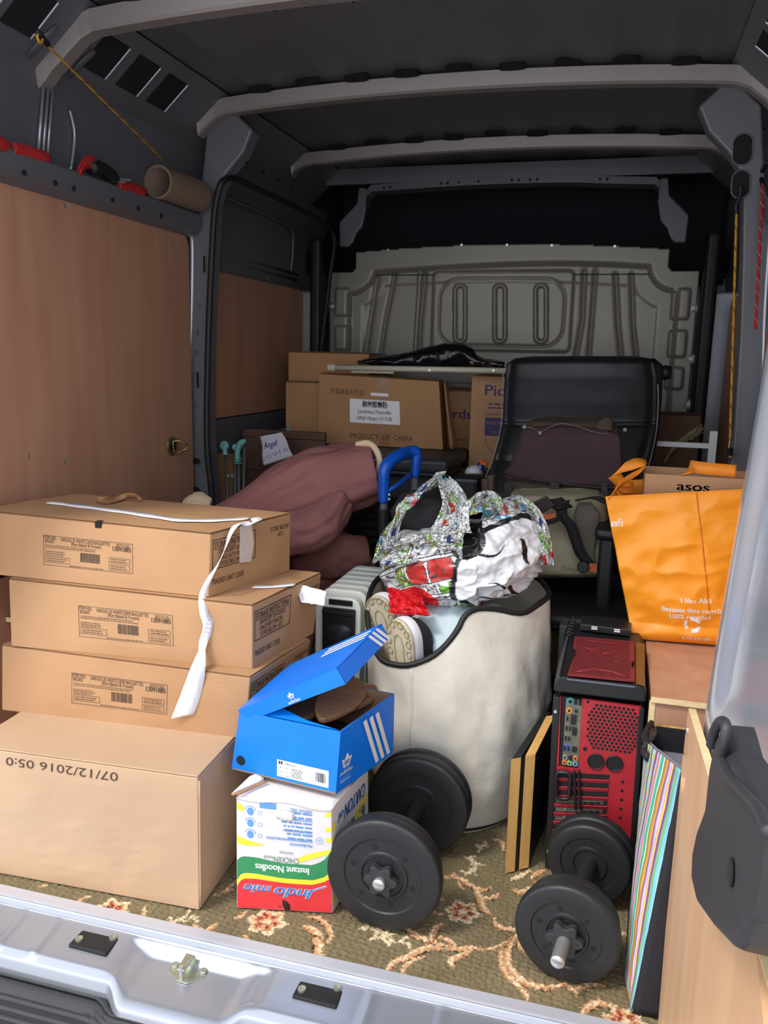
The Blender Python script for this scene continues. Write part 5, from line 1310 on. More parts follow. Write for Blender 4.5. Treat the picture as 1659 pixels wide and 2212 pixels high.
# ------------------------------------------------------------------ rear cartons
def quadbox(name, label, pts_front, depth, z0, z1, m, group=None, skew=0., **k):
    """front edge given by two (x, y) points"""
    (x0, y0), (x1, y1) = pts_front; d = Vector((y0-y1, x1-x0, 0)).normalized()*depth + Vector((skew, 0, 0))
    B = [Vector((x0, y0, z0)), Vector((x1, y1, z0)), Vector((x1, y1, z0))+d, Vector((x0, y0, z0))+d]
    T = [p + Vector((0, 0, z1-z0)) for p in B]
    return Carton(name, label, 'box', B, T, m, group, **k)
G = 'cartons at the back of the load'
yN = 1.93
TLq, TRq, BRq, BLq = P(690, 806, y=yN), P(948, 826, y=yN), P(957, 968, y=yN), P(687, 949, y=yN)
zb_, zt2 = .758, (TLq.z+TRq.z)/2
B = [Vector((BLq.x, yN, zb_)), Vector((BRq.x, yN, zb_)), Vector((BRq.x-.02, yN+.19, zb_)), Vector((BLq.x-.02, yN+.19, zb_))]
T = [Vector((TLq.x, yN, zt2+.008)), Vector((TRq.x, yN, zt2-.008)), Vector((TRq.x-.02, yN+.19, zt2-.01)), Vector((TLq.x-.02, yN+.19, zt2+.008))]
lz = Carton('cardboard_box', 'brown carton with a white noodle label, on the charcoal crate lid', 'box', B, T, CARD2, G, bulge=.002, crumple=.0012, seed=51)
Wn, Hn = lz.dims('front')
lz.pr('front', WPR, [('f', Wn*.265, Hn*.33, Wn*.675, Hn*.675), ('f', Wn*.44, Hn*.735, Wn*.585, Hn*.78)], 'white_label', label='white paper label', lift=.003)
lz.pr('front', BLACKINK, [('t', '柳州螺蛳粉', Wn*.37, Hn*.57, .021, Wn*.205, .0006), ('t', 'Liuzhou Noodle', Wn*.335, Hn*.475, .0155, Wn*.27), ('t', '(280g*10bags) X3 礼盒', Wn*.32, Hn*.385, .0125, Wn*.29)], 'label_text', lift=.0042)
lz.pr('front', CT, [('t', '东亚牌系列产品', Wn*.10, Hn*.735, .017, Wn*.28), ('t', 'PRODUCT  OF  CHINA', Wn*.27, Hn*.10, .021, Wn*.50)])
m = MB(); m.grid(lambda a, b: lz.S('front', .50+.09*a, .0+1.*b, .0007), 10, 40); m.ob('clear_tape', mat('brown tape', (150, 110, 74), .3), lz.t, smooth=True)
m = MB(); m.grid(lambda a, b: T[1].lerp(T[2], a*.8) + Vector((.02+.035*b+.02*math.sin(a*4)*b, 0, -.004-.26*b)), 8, 8); m.ob('sagging_flap', CARD2, lz.t, smooth=True, solid=.004)
lc = quadbox('cardboard_box', 'tall plain brown carton at the left wall, left of the labelled noodle carton', ((-.822, 2.02), (-.66, 2.02)), .40, -.003, 1.00, CARD2, G, bulge=.003, crumple=.003, seed=60)
lu = quadbox('cardboard_box', 'brown carton with two small arrows on top of the tall left carton', ((-.835, 2.08), (-.48, 2.10)), .36, 1.005, 1.125, CARD2, G, bulge=.003, crumple=.003, seed=61)
Wu, Hu = lu.dims('front'); lu.pr('front', CT, [('l', [(Wu-.04, .05), (Wu-.04, .085)], .002), ('l', [(Wu-.028, .05), (Wu-.028, .085)], .002), ('p', [(Wu-.045, .078), (Wu-.035, .078), (Wu-.04, .09)]), ('p', [(Wu-.033, .078), (Wu-.023, .078), (Wu-.028, .09)])], 'printed_mark')
q0 = P(1020, 812, y=2.02)
pk = quadbox('cardboard_box', 'brown moving carton with purple print directly left of the black chair back', ((q0.x, 2.02), (q0.x+.36, 2.02)), .34, .45, q0.z, CARD, G, bulge=.002, seed=70)
under = quadbox('cardboard_box', 'brown carton with crumpled tape underneath the moving cartons', ((q0.x, 1.98), (q0.x+.34, 1.98)), .50, -.003, .44, CARD2, G, bulge=.003, seed=72)
PUR = mat('purple ink', (52, 40, 92), .6)
Wp, Hp = pk.dims('front')
for q_ in [('t', 'Pickfords', .055, Hp-.075, .042, .26, .0012), ('t', 'LEARN TO', .062, Hp-.155, .012, .08), ('f', .060, Hp-.235, .15, Hp-.162), ('t', 'F', .032, .055, .036, .022, .0012), ('r', .012, .035, .13, .115, .0022), ('f', .075, .037, .128, .113), ('l', [(.066, Hp-.24), (.066, Hp-.27), (.10, Hp-.30), (.12, Hp-.33)], .002)]: pk.pr('front', PUR, [q_], 'printed_text')
for q_ in [('t', 'TALK FOR', .066, Hp-.190, .012, .075, .0003), ('t', 'CO', .09, Hp-.225, .012), ('l', [(.10-.018*math.cos(a), .075+.018*math.sin(a)) for a in np.linspace(0, 5, 12)], .006)]: pk.pr('front', CARD, [q_], 'reversed_text', lift=.0016)
pk.pr('front', PUR, [('m', .07, Hp-.13, .15, Hp-.10, 2), ('m', .055, .155, .15, .165, 1)], 'small_print')
fx = P(950, 850, y=2.16)
pf = quadbox('cardboard_box', 'tilted moving carton in shade between the noodle carton and its upright twin', ((fx.x-.10, 2.14), (fx.x+.14, 2.20)), .3, .64, P(985, 845, y=2.17).z, CARD2, G, bulge=.002, seed=71)
Wq, Hq = pf.dims('front')
for q_ in [('t', 'Pickfords', -.0+.012, Hq-.115, .04, .225, .0012), ('t', 'international moving', .09, .13, .013, .14), ('t', '0800 019 412', .1, .05, .02, .13, .0004)]: pf.pr('front', PUR, [q_])
pf.pr('front', PUR, [('m', .08, .09, .2, .10, 1)], 'small_print')
sup = quadbox('cardboard_box', 'small carton with shiny crumpled tape under the tilted moving carton', ((-.33, 2.10), (-.03, 2.10)), .28, -.003, .628, CARD2, G, bulge=.002, seed=74)
m = MB(); m.grid(crumple_sheet([(-.072, 2.094, .56), (-.03, 2.094, .56), (-.03, 2.094, .63), (-.072, 2.094, .63)], 12, .006, 4, 2.), 10, 10); m.ob('packing_tape', mat('shiny brown tape', (190, 150, 100), .2, 0, .2, 40., .6, 60.), sup.t, smooth=True)
# bin bag and cream pole on top
POLE = mat('cream pole', (206, 200, 182), .4)
t = thing('clothes_rail', 'long cream metal pole lying across the top of the back cartons', 'pole', tuple(P(720, 795, y=1.93)))
a, b = P(722, 794, y=1.93), P(1100, 801, y=1.93); d = (b-a)
MB().tube([a, b + d*.1], .0115, 12).ob('pole', POLE, t, smooth=True)
MB().lathe([(.001, -.026), (.0145, -.025), (.0155, 0), (.0145, .004), (.0115, .005)], a, d, 14).ob('end_cap', POLE, t)
for u in (1066, 928): q = P(u, 800, y=1.918); MB().disc(q, (0, -1, 0), .004, .003, 8).ob('rivet', CHROME, t)
MB().tube([a+d*.1+Vector((0, .01, -.014)), a+d*.35+Vector((0, .01, -.015))], .006, 8).ob('inner_rod', POLE, t)
BB = mat('black polythene', (20, 20, 23), .22, 0, .1, 20., .7, 26., bdist=.01)
t = thing('bin_bag', 'crumpled black bin bag lying over the cream pole on the back cartons', 'bag', tuple(P(920, 780, y=2.02)))
def bb(a, b):
    u = 772+318*a; top = np.interp(u, [772, 800, 860, 900, 960, 1005, 1022, 1030, 1045, 1092], [780, 772, 765, 755, 741, 742, 752, 766, 775, 780]); bot = np.interp(u, [772, 800, 850, 930, 940, 1000, 1092], [782, 790, 797, 800, 796, 792, 796])
    w = 2*PI*b; v = (top+bot)/2 + (bot-top)/2*math.cos(w); y = 2.03 + .07*math.sin(w)
    p = P(u, v, y=y-.0); p += Vector((0, .01, .006))*fbm(Vector((u*.03, b*6, 3)), 3)
    return p
MB().grid(bb, 90, 30, wv=True).ob('bag', BB, t, smooth=True)
rnd = random.Random(4)
for u, v in ((898, 783), (1012, 788), (1035, 788), (1058, 788)):
    q = P(u, v, y=1.955); printed(t, mat('grey print', (150, 150, 156), .5), q, (1, 0, 0), (0, 0, 1), [('l', [(rnd.uniform(0, .022), rnd.uniform(0, .014)) for _ in range(7)], .0022)], 'white_print')

# ------------------------------------------------------------------ left side, behind the cartons
AL = mat('dull aluminium', (120, 124, 124), .35, .7); TEAL = mat('teal plastic', (104, 164, 160), .45)
ya = 1.56
t = thing('clothes_airer', 'folded metal clothes airer with teal plastic ends by the sliding door', 'airer', (-.86, ya, 0))
for u0, u1, y in ((487, 493, ya), (507, 509, ya-.01), (516, 516, ya-.02), (528, 525, ya-.03)):
    a = P(u0, 965, y=y); b = P(u1, 1110, y=y); MB().tube([a, b + (b-a)*2.8], .0065 if u0 != 507 else .0055, 8).ob('tube', AL, t, smooth=True)
q = P(487, 962, y=ya-.004); MB().disc(q, (0, -1, 0), .018, .014, 18).ob('end_cap', TEAL, t, bevel=.003); MB().tube([q + Vector((0, -.006, 0)), q + Vector((.002, -.006, -.035))], .010, 8).ob('end_cap', TEAL, t)
q = P(511, 965, y=ya-.02); MB().disc(q, (0, -1, 0), .012, .016, 14).ob('end_cap', TEAL, t, bevel=.003)
MB().tube(smooth_path([P(531, 951, y=ya-.04), P(521, 957, y=ya-.04), P(515, 968, y=ya-.04), P(513, 985, y=ya-.04), P(513, 998, y=ya-.04)], 4), [.006, .008, .010, .012, .013, .013, .013, .012, .012, .011, .011, .010, .010, .010, .009, .009, .009], 10).ob('hook_end', TEAL, t, smooth=True)
for k in range(3): q = P(514, 990+k*5, y=ya-.04); MB().tube([q + Vector((.013*math.cos(w), .013*math.sin(w), 0)) for w in np.linspace(0, 6.28, 13)[:-1]], .002, 6, closed=True).ob('grip_ring', TEAL, t)
MB().tube(smooth_path([P(622, 924, y=1.8), P(626, 940, y=1.8), P(622, 955, y=1.8), P(624, 980, y=1.8)], 4), .012, 8, flat=.6).ob('hook_end', TEAL, t, smooth=True)
MB().tube([P(562, 945, y=1.68), P(620, 925, y=1.8)], .006, 8).ob('tube', AL, t); MB().tube([P(620, 925, y=1.8), P(624, 1020, y=1.8)], .006, 8).ob('tube', AL, t)
MB().box((-.93, ya-.03, 0), (-.80, ya+.02, .02)).ob('foot', AL, t)
for u in (494, 503): q = P(u, 1027, y=ya-.015); MB().disc(q, (0, -1, 0), .006, .006, 10).ob('rivet', CHROME, t)
def note():
    q = [P(562, 943, y=1.60), P(607, 934, y=1.62), P(634, 985, y=1.60), P(570, 1006, y=1.58)]
    t = thing('paper_note', 'white paper note with blue handwriting stuck on the folded airer', 'note', tuple(q[3]))
    qq = [q[3], q[2], q[1], q[0]]
    f = lambda a, b: bil(qq, a, b) + Vector((0, -.010*math.sin(a*5)*b - .006*math.sin(b*7), 0))
    MB().grid(f, 16, 16).ob('sheet', mat('note paper', (196, 192, 204), .8), t, smooth=True, solid=.0005)
    INKB = mat('blue pen ink', (52, 44, 110), .6)
    it = [('t', 'Angel', .10, .55, .22, .55, .004, .3)]
    r = random.Random(8); pts = []
    for k in range(11):
        x = .04+.085*k; pts.append(('l', [(x+r.uniform(0, .05), .12+.012*k+r.uniform(0, .2)) for _ in range(5)], .012))
    printed(t, INKB, (0, 0, 0), (1, 0, 0), (0, 1, 0), it, 'handwriting', warp=lambda u, v: f(u, v)+Vector((0, -.0012, 0)))
    for i, it_ in enumerate(pts): printed(t, INKB, (0, 0, 0), (1, 0, 0), (0, 1, 0), [it_], 'pen_stroke', warp=lambda u, v: f(u, v)+Vector((0, -.0012, 0)))
note()
BRW = mat('dark wood board', (84, 56, 44), .6, 0, .12, 12., stretch=(1, 1, 6))
a = P(535, 955, y=1.75); b = P(640, 955, y=1.75)
t = thing('wooden_drawer_front', 'dark brown wooden board standing behind the teal-ended airer', 'board', (-.75, 1.75, 0))
MB().box((a.x-.02, 1.75, -.003), (b.x+.12, 1.77, .82)).ob('board', BRW, t, bevel=.003); MB().box((a.x-.02, 1.742, .66), (b.x+.12, 1.7495, .675)).ob('moulding', BRW, t, bevel=.002); MB().box((a.x-.02, 1.742, .79), (b.x+.12, 1.7495, .805)).ob('moulding', BRW, t, bevel=.002)
q = P(452, 985, y=1.64); tag(MB().prism([(q.x-.03, 1.64, -.003), (q.x+.10, 1.64, -.003), (q.x+.10, 1.64, q.z+.015), (q.x+.02, 1.64, q.z+.01), (q.x-.03, 1.64, q.z-.02)], (0, .012, 0)).ob('board', CARD2, None, bevel=.002), 'plain brown board leaning at the sliding door left of the airer tubes', 'board')
# tie-down ring on the left plywood
t = thing('tie_down_ring', 'brass tie-down ring in a round plate on the left plywood panel', 'ring', tuple(P(375, 965, x=-.945)))
q = P(373, 964, x=-.946); BR = mat('brass', (168, 150, 96), .3, .9)
MB().disc((-.949, q.y, q.z), (1, 0, 0), .034, .004, 24).ob('plate', BR, t, bevel=.001); MB().disc((-.946, q.y, q.z), (1, 0, 0), .022, .002, 20).ob('recess', HOLE, t)
MB().tube([(-.944, q.y, q.z+.018), (-.925, q.y+.01, q.z+.02), (-.905, q.y+.03, q.z+.004), (-.91, q.y+.03, q.z-.012), (-.93, q.y+.01, q.z-.022), (-.944, q.y, q.z-.018)], .004, 8, closed=True).ob('ring', BR, t, smooth=True)

# ------------------------------------------------------------------ things on the left ledge
TBE = mat('brown card tube', (128, 106, 88), .8, 0, .08, 20., stretch=(3, 3, 3))
c0 = P(362, 368, x=-.885); ax_ = Vector((.012, .22, -.0)).normalized()
t = thing('cardboard_tube', 'open brown cardboard tube lying on the left ledge by the pillar', 'tube', (c0.x-.02, c0.y+.1, 1.595))
c1 = Vector((-.93, c0.y, 1.592+.052)); c1.x = -.925
ctr = Vector((-.915, c0.y-.01, 1.646)); 
MB().lathe([(.045, 0), (.052, 0), (.052, .24), (.045, .24), (.045, 0)], ctr, ax_, 36).ob('tube', TBE, t, smooth=False, bevel=.0005)
MB().lathe([(.0448, .002), (.0442, .002), (.0442, .24)], ctr, ax_, 30).ob('inner_paper', mat('pinkish tube inside', (158, 132, 122), .85, 0, .1, 40.), t)
MB().lathe([(.0523, .085), (.0526, .085), (.0526, .09)], ctr, ax_, 36).ob('tape_ring', TBE, t)
RST = mat('red webbing', (176, 34, 36), .75, 0, .12, 80., .4, 200., bdist=.001)
def strap(label, pts, w, group='red straps on the left ledge'):
    t = thing('ratchet_strap', label, 'strap', tuple(pts[0]), group)
    for k in range(2):
        m = MB(); ribbon(m, smooth_path([Vector(p) + Vector((-.006*k, 0, .006*k)) for p in pts], 5), w, (.25, 0, 1), .004); m.ob('webbing', RST, t, smooth=True)
    return t
zl = 1.596
strap('red webbing strap at the very left of the ledge', [P(-25, 305, x=-.90), P(5, 313, x=-.90), P(22, 320, x=-.91)], .025)
strap('red folded webbing strap in front of the ribbed upright on the left ledge', [P(32, 325, x=-.905), P(60, 330, x=-.905), P(90, 340, x=-.905), P(108, 348, x=-.91)], .026)
t = strap('red strap looped through a black ratchet in the middle of the left ledge', [P(172, 378, x=-.905), P(182, 360, x=-.905), P(195, 352, x=-.905), P(206, 356, x=-.905), P(208, 368, x=-.905)], .028)
MB().tube(smooth_path([P(196, 362, x=-.91), P(215, 362, x=-.91), P(235, 376, x=-.91), P(246, 388, x=-.91)], 4), .020, 8).ob('ratchet', RUBBER, t, smooth=True)
for u, v in ((243, 385), (250, 392), (262, 388)): q = P(u, v, x=-.905); MB().tube([q, q + Vector((.01, .03, .004))], .004, 6).ob('ratchet_pin', CHROME, t)
strap('red flat webbing strap just before the cardboard tube on the left ledge', [P(258, 402, x=-.905), P(285, 408, x=-.905), P(315, 418, x=-.905)], .026)
YEB = mat('yellow elastic', (190, 140, 40), .8, 0, .3, 200., stretch=(1, 1, 1))
t = thing('bungee_cord', 'thin yellow bungee cord stretched from the left roof rail to the cardboard tube', 'cord', tuple(P(90, 85, x=-.80)))
a = P(92, 88, x=-.80); b = P(352, 345, x=-.90); pts = [a.lerp(b, k/40) for k in range(41)]
MB().tube(pts, .0028, 6).ob('cord', YEB, t, smooth=True)
MB().tube([a.lerp(b, k/60) + Vector((.003*math.cos(k*1.1), 0, .003*math.sin(k*1.1))) for k in range(60)], .0012, 4).ob('braid', mat('dark braid', (92, 62, 34), .8), t)
MB().tube([P(78, 66, x=-.79), P(88, 76, x=-.79), P(96, 88, x=-.80), P(104, 96, x=-.80)], .007, 8).ob('hook', RUBBER, t, smooth=True)
q = P(86, 82, x=-.79); MB().tube([q + Vector((0, .009*math.cos(w), .009*math.sin(w))) for w in np.linspace(0, 6.28, 11)[:-1]], .0035, 6, closed=True).ob('knot', YEB, t, smooth=True)
# ------------------------------------------------------------------ office chair
LEAT = mat('black leather', (32, 33, 36), .42, 0, .08, 8., .3, 90., bdist=.0015)
def rows_body(rows, depth, sq=.5, n=48, k=40, m_=None, name='body', par=None, amp=0., fr=10., seed=1., push=None, col=None):
    """soft body from rows (v, left u, right u, y): a closed skin of the given depth behind the measured outline"""
    A = np.array(rows, float); t = np.linspace(0, 1, len(rows))
    def f(a, b):
        v, ul, ur, y = (float(np.interp(b, t, A[:, j])) for j in range(4))
        w = 2*PI*a; c = math.cos(w); s = math.sin(w)
        cc = math.copysign(abs(c)**sq, c); ss = math.copysign(abs(s)**sq, s)
        pl = P(ul, v, y=y); pr_ = P(ur, v, y=y); e = min(1, 6*b, 6*(1-b))**.5 if b not in (0, 1) else .05
        p = pl.lerp(pr_, .5+.5*cc) + Vector((0, (1-ss)*depth/2*e + (1-e)*depth/2, 0))
        if amp: p += Vector((0, -1, .3))*amp*fbm(Vector((p.x*fr, b*fr*.6, seed)), 3)
        if push and s > 0: p.y += push(cc, b)
        return p
    mb = MB(); mb.grid(f, n, k, wu=True); mb.f.append(tuple(range(n))); mb.f.append(tuple((k-1)*n+i for i in range(n))[::-1])
    return mb.ob(name, m_, par, smooth=True)
oc = thing('office_chair', 'black leather office chair facing the rear doors, bags piled on its seat', 'chair', (.45, 1.35, 0))
def back_push(c, b):
    d = -.02*(1-c*c)
    d += .012*math.exp(-((b-.505)/.008)**2) + (.010*math.exp(-((b-.69)/.008)**2) if c < -.6 else 0)
    return d + .012*math.exp(-((abs(c)-.93)/.05)**2)
rows_body([(769, 1150, 1375, 1.76), (774, 1110, 1402, 1.75), (785, 1092, 1416, 1.74), (815, 1088, 1422, 1.73), (870, 1085, 1422, 1.70), (915, 1084, 1420, 1.67), (950, 1076, 1412, 1.64), (1000, 1062, 1400, 1.60), (1040, 1048, 1392, 1.56), (1100, 1050, 1388, 1.50), (1170, 1060, 1380, 1.45)], .09, .42, 96, 90, LEAT, 'backrest', oc, .004, 5., push=back_push)
rows_body([(774, 1112, 1415, 1.80), (790, 1098, 1434, 1.79), (870, 1094, 1430, 1.76), (950, 1082, 1422, 1.70), (1040, 1055, 1402, 1.62), (1170, 1066, 1390, 1.51)], .05, .5, 48, 30, RUBBER, 'back_shell', oc)
WPIP = mat('pale piping', (150, 150, 152), .5)
MB().tube(smooth_path([P(u, v, y=y-.002) for u, v, y in ((1087, 800, 1.745), (1084, 870, 1.72), (1083, 915, 1.69), (1073, 960, 1.66), (1060, 1000, 1.62), (1047, 1038, 1.58))], 5), .0018, 5).ob('piping', WPIP, oc)
MB().tube(smooth_path([P(u, v, y=y-.002) for u, v, y in ((1421, 830, 1.745), (1422, 870, 1.72), (1418, 930, 1.69), (1408, 980, 1.65), (1400, 1010, 1.62))], 5), .0018, 5).ob('piping', WPIP, oc)
q = P(1437, 805, y=1.83); MB().lathe([(.001, -.02), (.022, -.018), (.026, 0), (.022, .02), (.001, .022)], q, (1, 0, 0), 16).ob('tilt_knob', RUBBER, oc, smooth=True)
def seat(a, b):
    th = 2*PI*a; ph = PI*(b-.5); sg = lambda x, e: math.copysign(abs(x)**e, x)
    return Vector((.455 + .262*sg(math.cos(ph), .5)*sg(math.cos(th), .8), 1.265 + .265*sg(math.cos(ph), .5)*sg(math.sin(th), .8), .385 + .048*sg(math.sin(ph), .8)))
MB().grid(seat, 64, 24, wu=True).ob('seat', LEAT, oc, smooth=True)
MB().tube([seat(k/64, .44) for k in range(64)], .004, 6, closed=True).ob('seat_seam', RUBBER, oc, smooth=True)
MB().tube([(.455, 1.28, .05), (.455, 1.28, .34)], .028, 14).ob('gas_column', RUBBER, oc, smooth=True)
MB().box((.37, 1.18, .32), (.54, 1.38, .345)).ob('seat_plate', RUBBER, oc, bevel=.004)
for k in range(5):
    a = 2*PI*k/5+.9; e = Vector((.455+.22*math.cos(a), 1.28+.22*math.sin(a), .055)); MB().tube([(.455, 1.28, .09), tuple(e)], [.024, .014], 10, flat=.8).ob('base_leg', RUBBER, oc, smooth=True)
    MB().disc((e.x-.012, e.y, .026), (1, 0, 0), .026, .024, 16).ob('castor', RUBBER, oc)
def arm(s):
    q0 = P(1312, 1150, y=1.12); x = q0.x if s > 0 else .455-(q0.x-.455)
    zt = P(1312, 1152, y=1.06).z
    MB().box((x-.034, 1.045, zt-.02), (x+.034, 1.36, zt+.015)).ob('arm_pad', LEAT, oc, bevel=.014, seg=3)
    MB().box((x-.020, 1.075, .36), (x+.022, 1.125, zt-.018)).ob('arm_post', BLACKP, oc, bevel=.008)
    MB().box((x-.020, 1.27, .36), (x+.022, 1.31, zt-.018)).ob('arm_post', BLACKP, oc, bevel=.008)
    MB().box((min(x, .455), 1.08, .335), (max(x, .455), 1.12, .352)).ob('arm_bracket', BLACKP, oc)
arm(1)
# ------------------------------------------------------------------ bags on the chair
MB_ = mat('aubergine canvas', (66, 46, 52), .85, 0, .06, 30., .3, 200., bdist=.0006); OLV = mat('olive brown canvas', (72, 60, 46), .85, 0, .06, 30., .3, 150.); LTH = mat('dark brown leather', (44, 32, 32), .45)
mbg = thing('messenger_bag', 'dark brown canvas messenger bag leaning on the black chair back', 'bag', (.40, 1.36, .70))
rows_body([(903, 1180, 1290, 1.42), (912, 1140, 1325, 1.40), (930, 1124, 1338, 1.39), (960, 1112, 1342, 1.38), (1010, 1096, 1344, 1.35), (1050, 1090, 1338, 1.32), (1080, 1094, 1330, 1.30), (1092, 1105, 1320, 1.31)], .13, .5, 64, 50, OLV, 'body', mbg, .010, 7., 3.)
rows_body([(917, 1192, 1240, 1.385), (926, 1140, 1290, 1.375), (940, 1128, 1338, 1.365), (970, 1120, 1342, 1.35), (1000, 1106, 1343, 1.33), (1020, 1088, 1341, 1.315), (1034, 1092, 1339, 1.305), (1046, 1180, 1335, 1.30), (1054, 1260, 1325, 1.30)], .03, .4, 64, 40, MB_, 'front_flap', mbg, .008, 6., 9.)
MB().tube(smooth_path([P(u, v, y=1.298) for u, v in ((1088, 1018), (1120, 1030), (1180, 1040), (1240, 1048), (1290, 1053), (1325, 1052), (1340, 1040))], 5), .0035, 6).ob('flap_piping', LTH, mbg, smooth=True)
MB().tube(smooth_path([P(u, v, y=1.365) for u, v in ((1125, 922), (1150, 925), (1168, 934), (1190, 922), (1215, 915), (1250, 922), (1285, 934), (1318, 937))], 5), .0022, 5).ob('zip', mat('zip metal', (110, 100, 90), .5, .3), mbg, smooth=True)
for u, v in ((1133, 922), (1167, 935), (1350, 928)): q = P(u, v, y=1.36); MB().disc(q, (0, -1, 0), .006, .005, 10).ob('stud', mat('dull stud', (120, 116, 110), .5, .3), mbg)
MB().grid(lambda a, b: P(1283+40*a, 930-28*math.sin(a*PI*.6+.3)*b, y=1.385) + Vector((0, .012*b, 0)), 8, 5).ob('collar_tip', OLV, mbg, smooth=True, solid=.003)
for u0, u1 in ((1188, 1208), (1090, 1106), (1300, 1312)):
    m = MB(); m.grid(lambda a, b: P(u0+(u1-u0)*a, 1042+52*b, y=1.292), 3, 5); m.ob('strap', LTH, mbg, solid=.004)
KH = mat('khaki nylon', (162, 153, 126), .75, 0, .07, 14., .35, 60., bdist=.003); KHD = mat('grey khaki nylon', (96, 88, 78), .8, 0, .06, 18., .3, 80.)
bp = thing('backpack', 'khaki backpack with black straps and orange tabs on the chair seat', 'backpack', (.42, 1.12, .433))
rows_body([(1064, 1120, 1262, 1.22), (1072, 1098, 1290, 1.18), (1090, 1092, 1306, 1.15), (1130, 1092, 1312, 1.13), (1180, 1094, 1312, 1.11), (1220, 1098, 1312, 1.10), (1245, 1100, 1310, 1.10), (1262, 1110, 1304, 1.12)], .20, .55, 80, 60, KH, 'body', bp, .016, 8., 5.)
rows_body([(1085, 1248, 1275, 1.125), (1110, 1240, 1296, 1.105), (1150, 1244, 1290, 1.10), (1200, 1256, 1284, 1.095), (1235, 1262, 1288, 1.095)], .02, .5, 30, 20, KHD, 'side_panel', bp, .004, 9.)
BST = mat('black webbing', (26, 26, 28), .8, 0, .1, 90., .4, 200., bdist=.001)
def strapp(pts, w, nm, mt, par, th=.006): m = MB(); ribbon(m, smooth_path(pts, 6), w, (1, 0, .25), th); return m.ob(nm, mt, par, smooth=True)
ys = 1.075
strapp([P(1220, 1082, y=ys+.02), P(1214, 1100, y=ys+.01), P(1216, 1116, y=ys), P(1232, 1135, y=ys), P(1243, 1165, y=ys), P(1254, 1195, y=ys), P(1270, 1215, y=ys)], .03, 'shoulder_strap', BST, bp)
strapp([P(1196, 1078, y=ys+.03), P(1206, 1088, y=ys+.02), P(1218, 1098, y=ys)], .05, 'strap_pad', BST, bp)
m = MB(); ribbon(m, smooth_path([P(1150, 1108, y=ys), P(1175, 1126, y=ys-.01), P(1200, 1124, y=ys-.01), P(1216, 1112, y=ys)], 5), .016, (0, 0, 1), .005); m.ob('side_strap', BST, bp)
m = MB(); ribbon(m, smooth_path([P(1168, 1112, y=ys-.008), P(1182, 1117, y=ys-.016), P(1200, 1112, y=ys-.008)], 5), .014, (0, 0, 1), .004); m.ob('orange_tab', mat('orange nylon', (206, 110, 60), .7), bp)
m = MB(); m.prism([P(1152, 1085, y=ys), P(1180, 1072, y=ys), P(1200, 1092, y=ys), P(1168, 1112, y=ys)], (0, .012, 0)); m.ob('leather_patch', LTH, bp, bevel=.003)
q = P(1260, 1224, y=ys-.01); MB().disc(q, (0, -1, 0), .017, .014, 22).ob('round_buckle', BLACKP, bp, bevel=.003)
m = MB(); m.grid(lambda a, b: P(1273+16*a, 1216+18*b+2*a, y=ys), 3, 3); m.ob('orange_tab', mat('orange nylon', (206, 110, 60), .7), bp, solid=.004)
strapp([P(1250, 1080, y=ys+.03), P(1285, 1075, y=ys+.02), P(1310, 1085, y=ys)], .02, 'top_strap', BST, bp)
printed(bp, KHD, P(1213, 1232, y=1.07), (1, 0, 0), (0, 0, 1), [('t', 'Delsey', 0, 0, .012, .045)], 'faint_lettering')
m = MB(); m.grid(lambda a, b: P(1040+30*a, 1035+50*b-10*a, y=1.34+.03*math.sin(a*3)), 6, 8); tag(m.ob('leather_pouch', mat('worn brown leather', (84, 68, 56), .7, 0, .1, 20.), None, smooth=True, solid=.02), 'small worn brown leather pouch at the lower left corner of the black chair back', 'pouch')

# black case with snack packets on it, left of the chair
sc_ = thing('black_suitcase', 'plain black case left of the chair, carrying small bright snack packets', 'suitcase', (.03, 1.72, 0))
xa, xb = P(985, 1030, y=1.62).x, P(1062, 1030, y=1.62).x; zs = P(1010, 1027, y=1.58).z
MB().box((-.02, 1.62, -.003), (.085, 1.93, zs-.01)).ob('body', BLACKP, sc_, bevel=.02, seg=3); MB().box((-.015, 1.78, zs-.012), (.08, 1.80, zs-.004)).ob('handle_rail', RUBBER, sc_, bevel=.003)
q = P(1023, 1018, y=1.66)
wtm = mat('white foil', (206, 204, 210), .3); bfm = mat('blue foil', (30, 44, 140), .25); ofm = mat('orange foil', (236, 96, 40), .25)
tag(rows_body([(1008, 1015, 1030, 1.64), (1012, 1006, 1036, 1.635), (1020, 1002, 1038, 1.63), (1027, 1001, 1040, 1.63)], .06, .7, 24, 10, wtm, 'snack_packet', None), 'white and grey snack packet lying on the black case left of the chair', 'packet')
tag(rows_body([(998, 1034, 1040, 1.67), (1003, 1030, 1046, 1.67), (1012, 1028, 1044, 1.665), (1020, 1030, 1040, 1.66)], .03, .7, 20, 8, bfm, 'snack_packet', None), 'dark blue snack packet standing behind the white one on the black case', 'packet')
tag(rows_body([(994, 1033, 1040, 1.66), (998, 1034, 1048, 1.655), (1003, 1038, 1052, 1.65), (1006, 1044, 1050, 1.65)], .02, .7, 20, 8, ofm, 'snack_packet', None), 'orange foil wrapper on top of the blue packet beside the chair', 'packet')

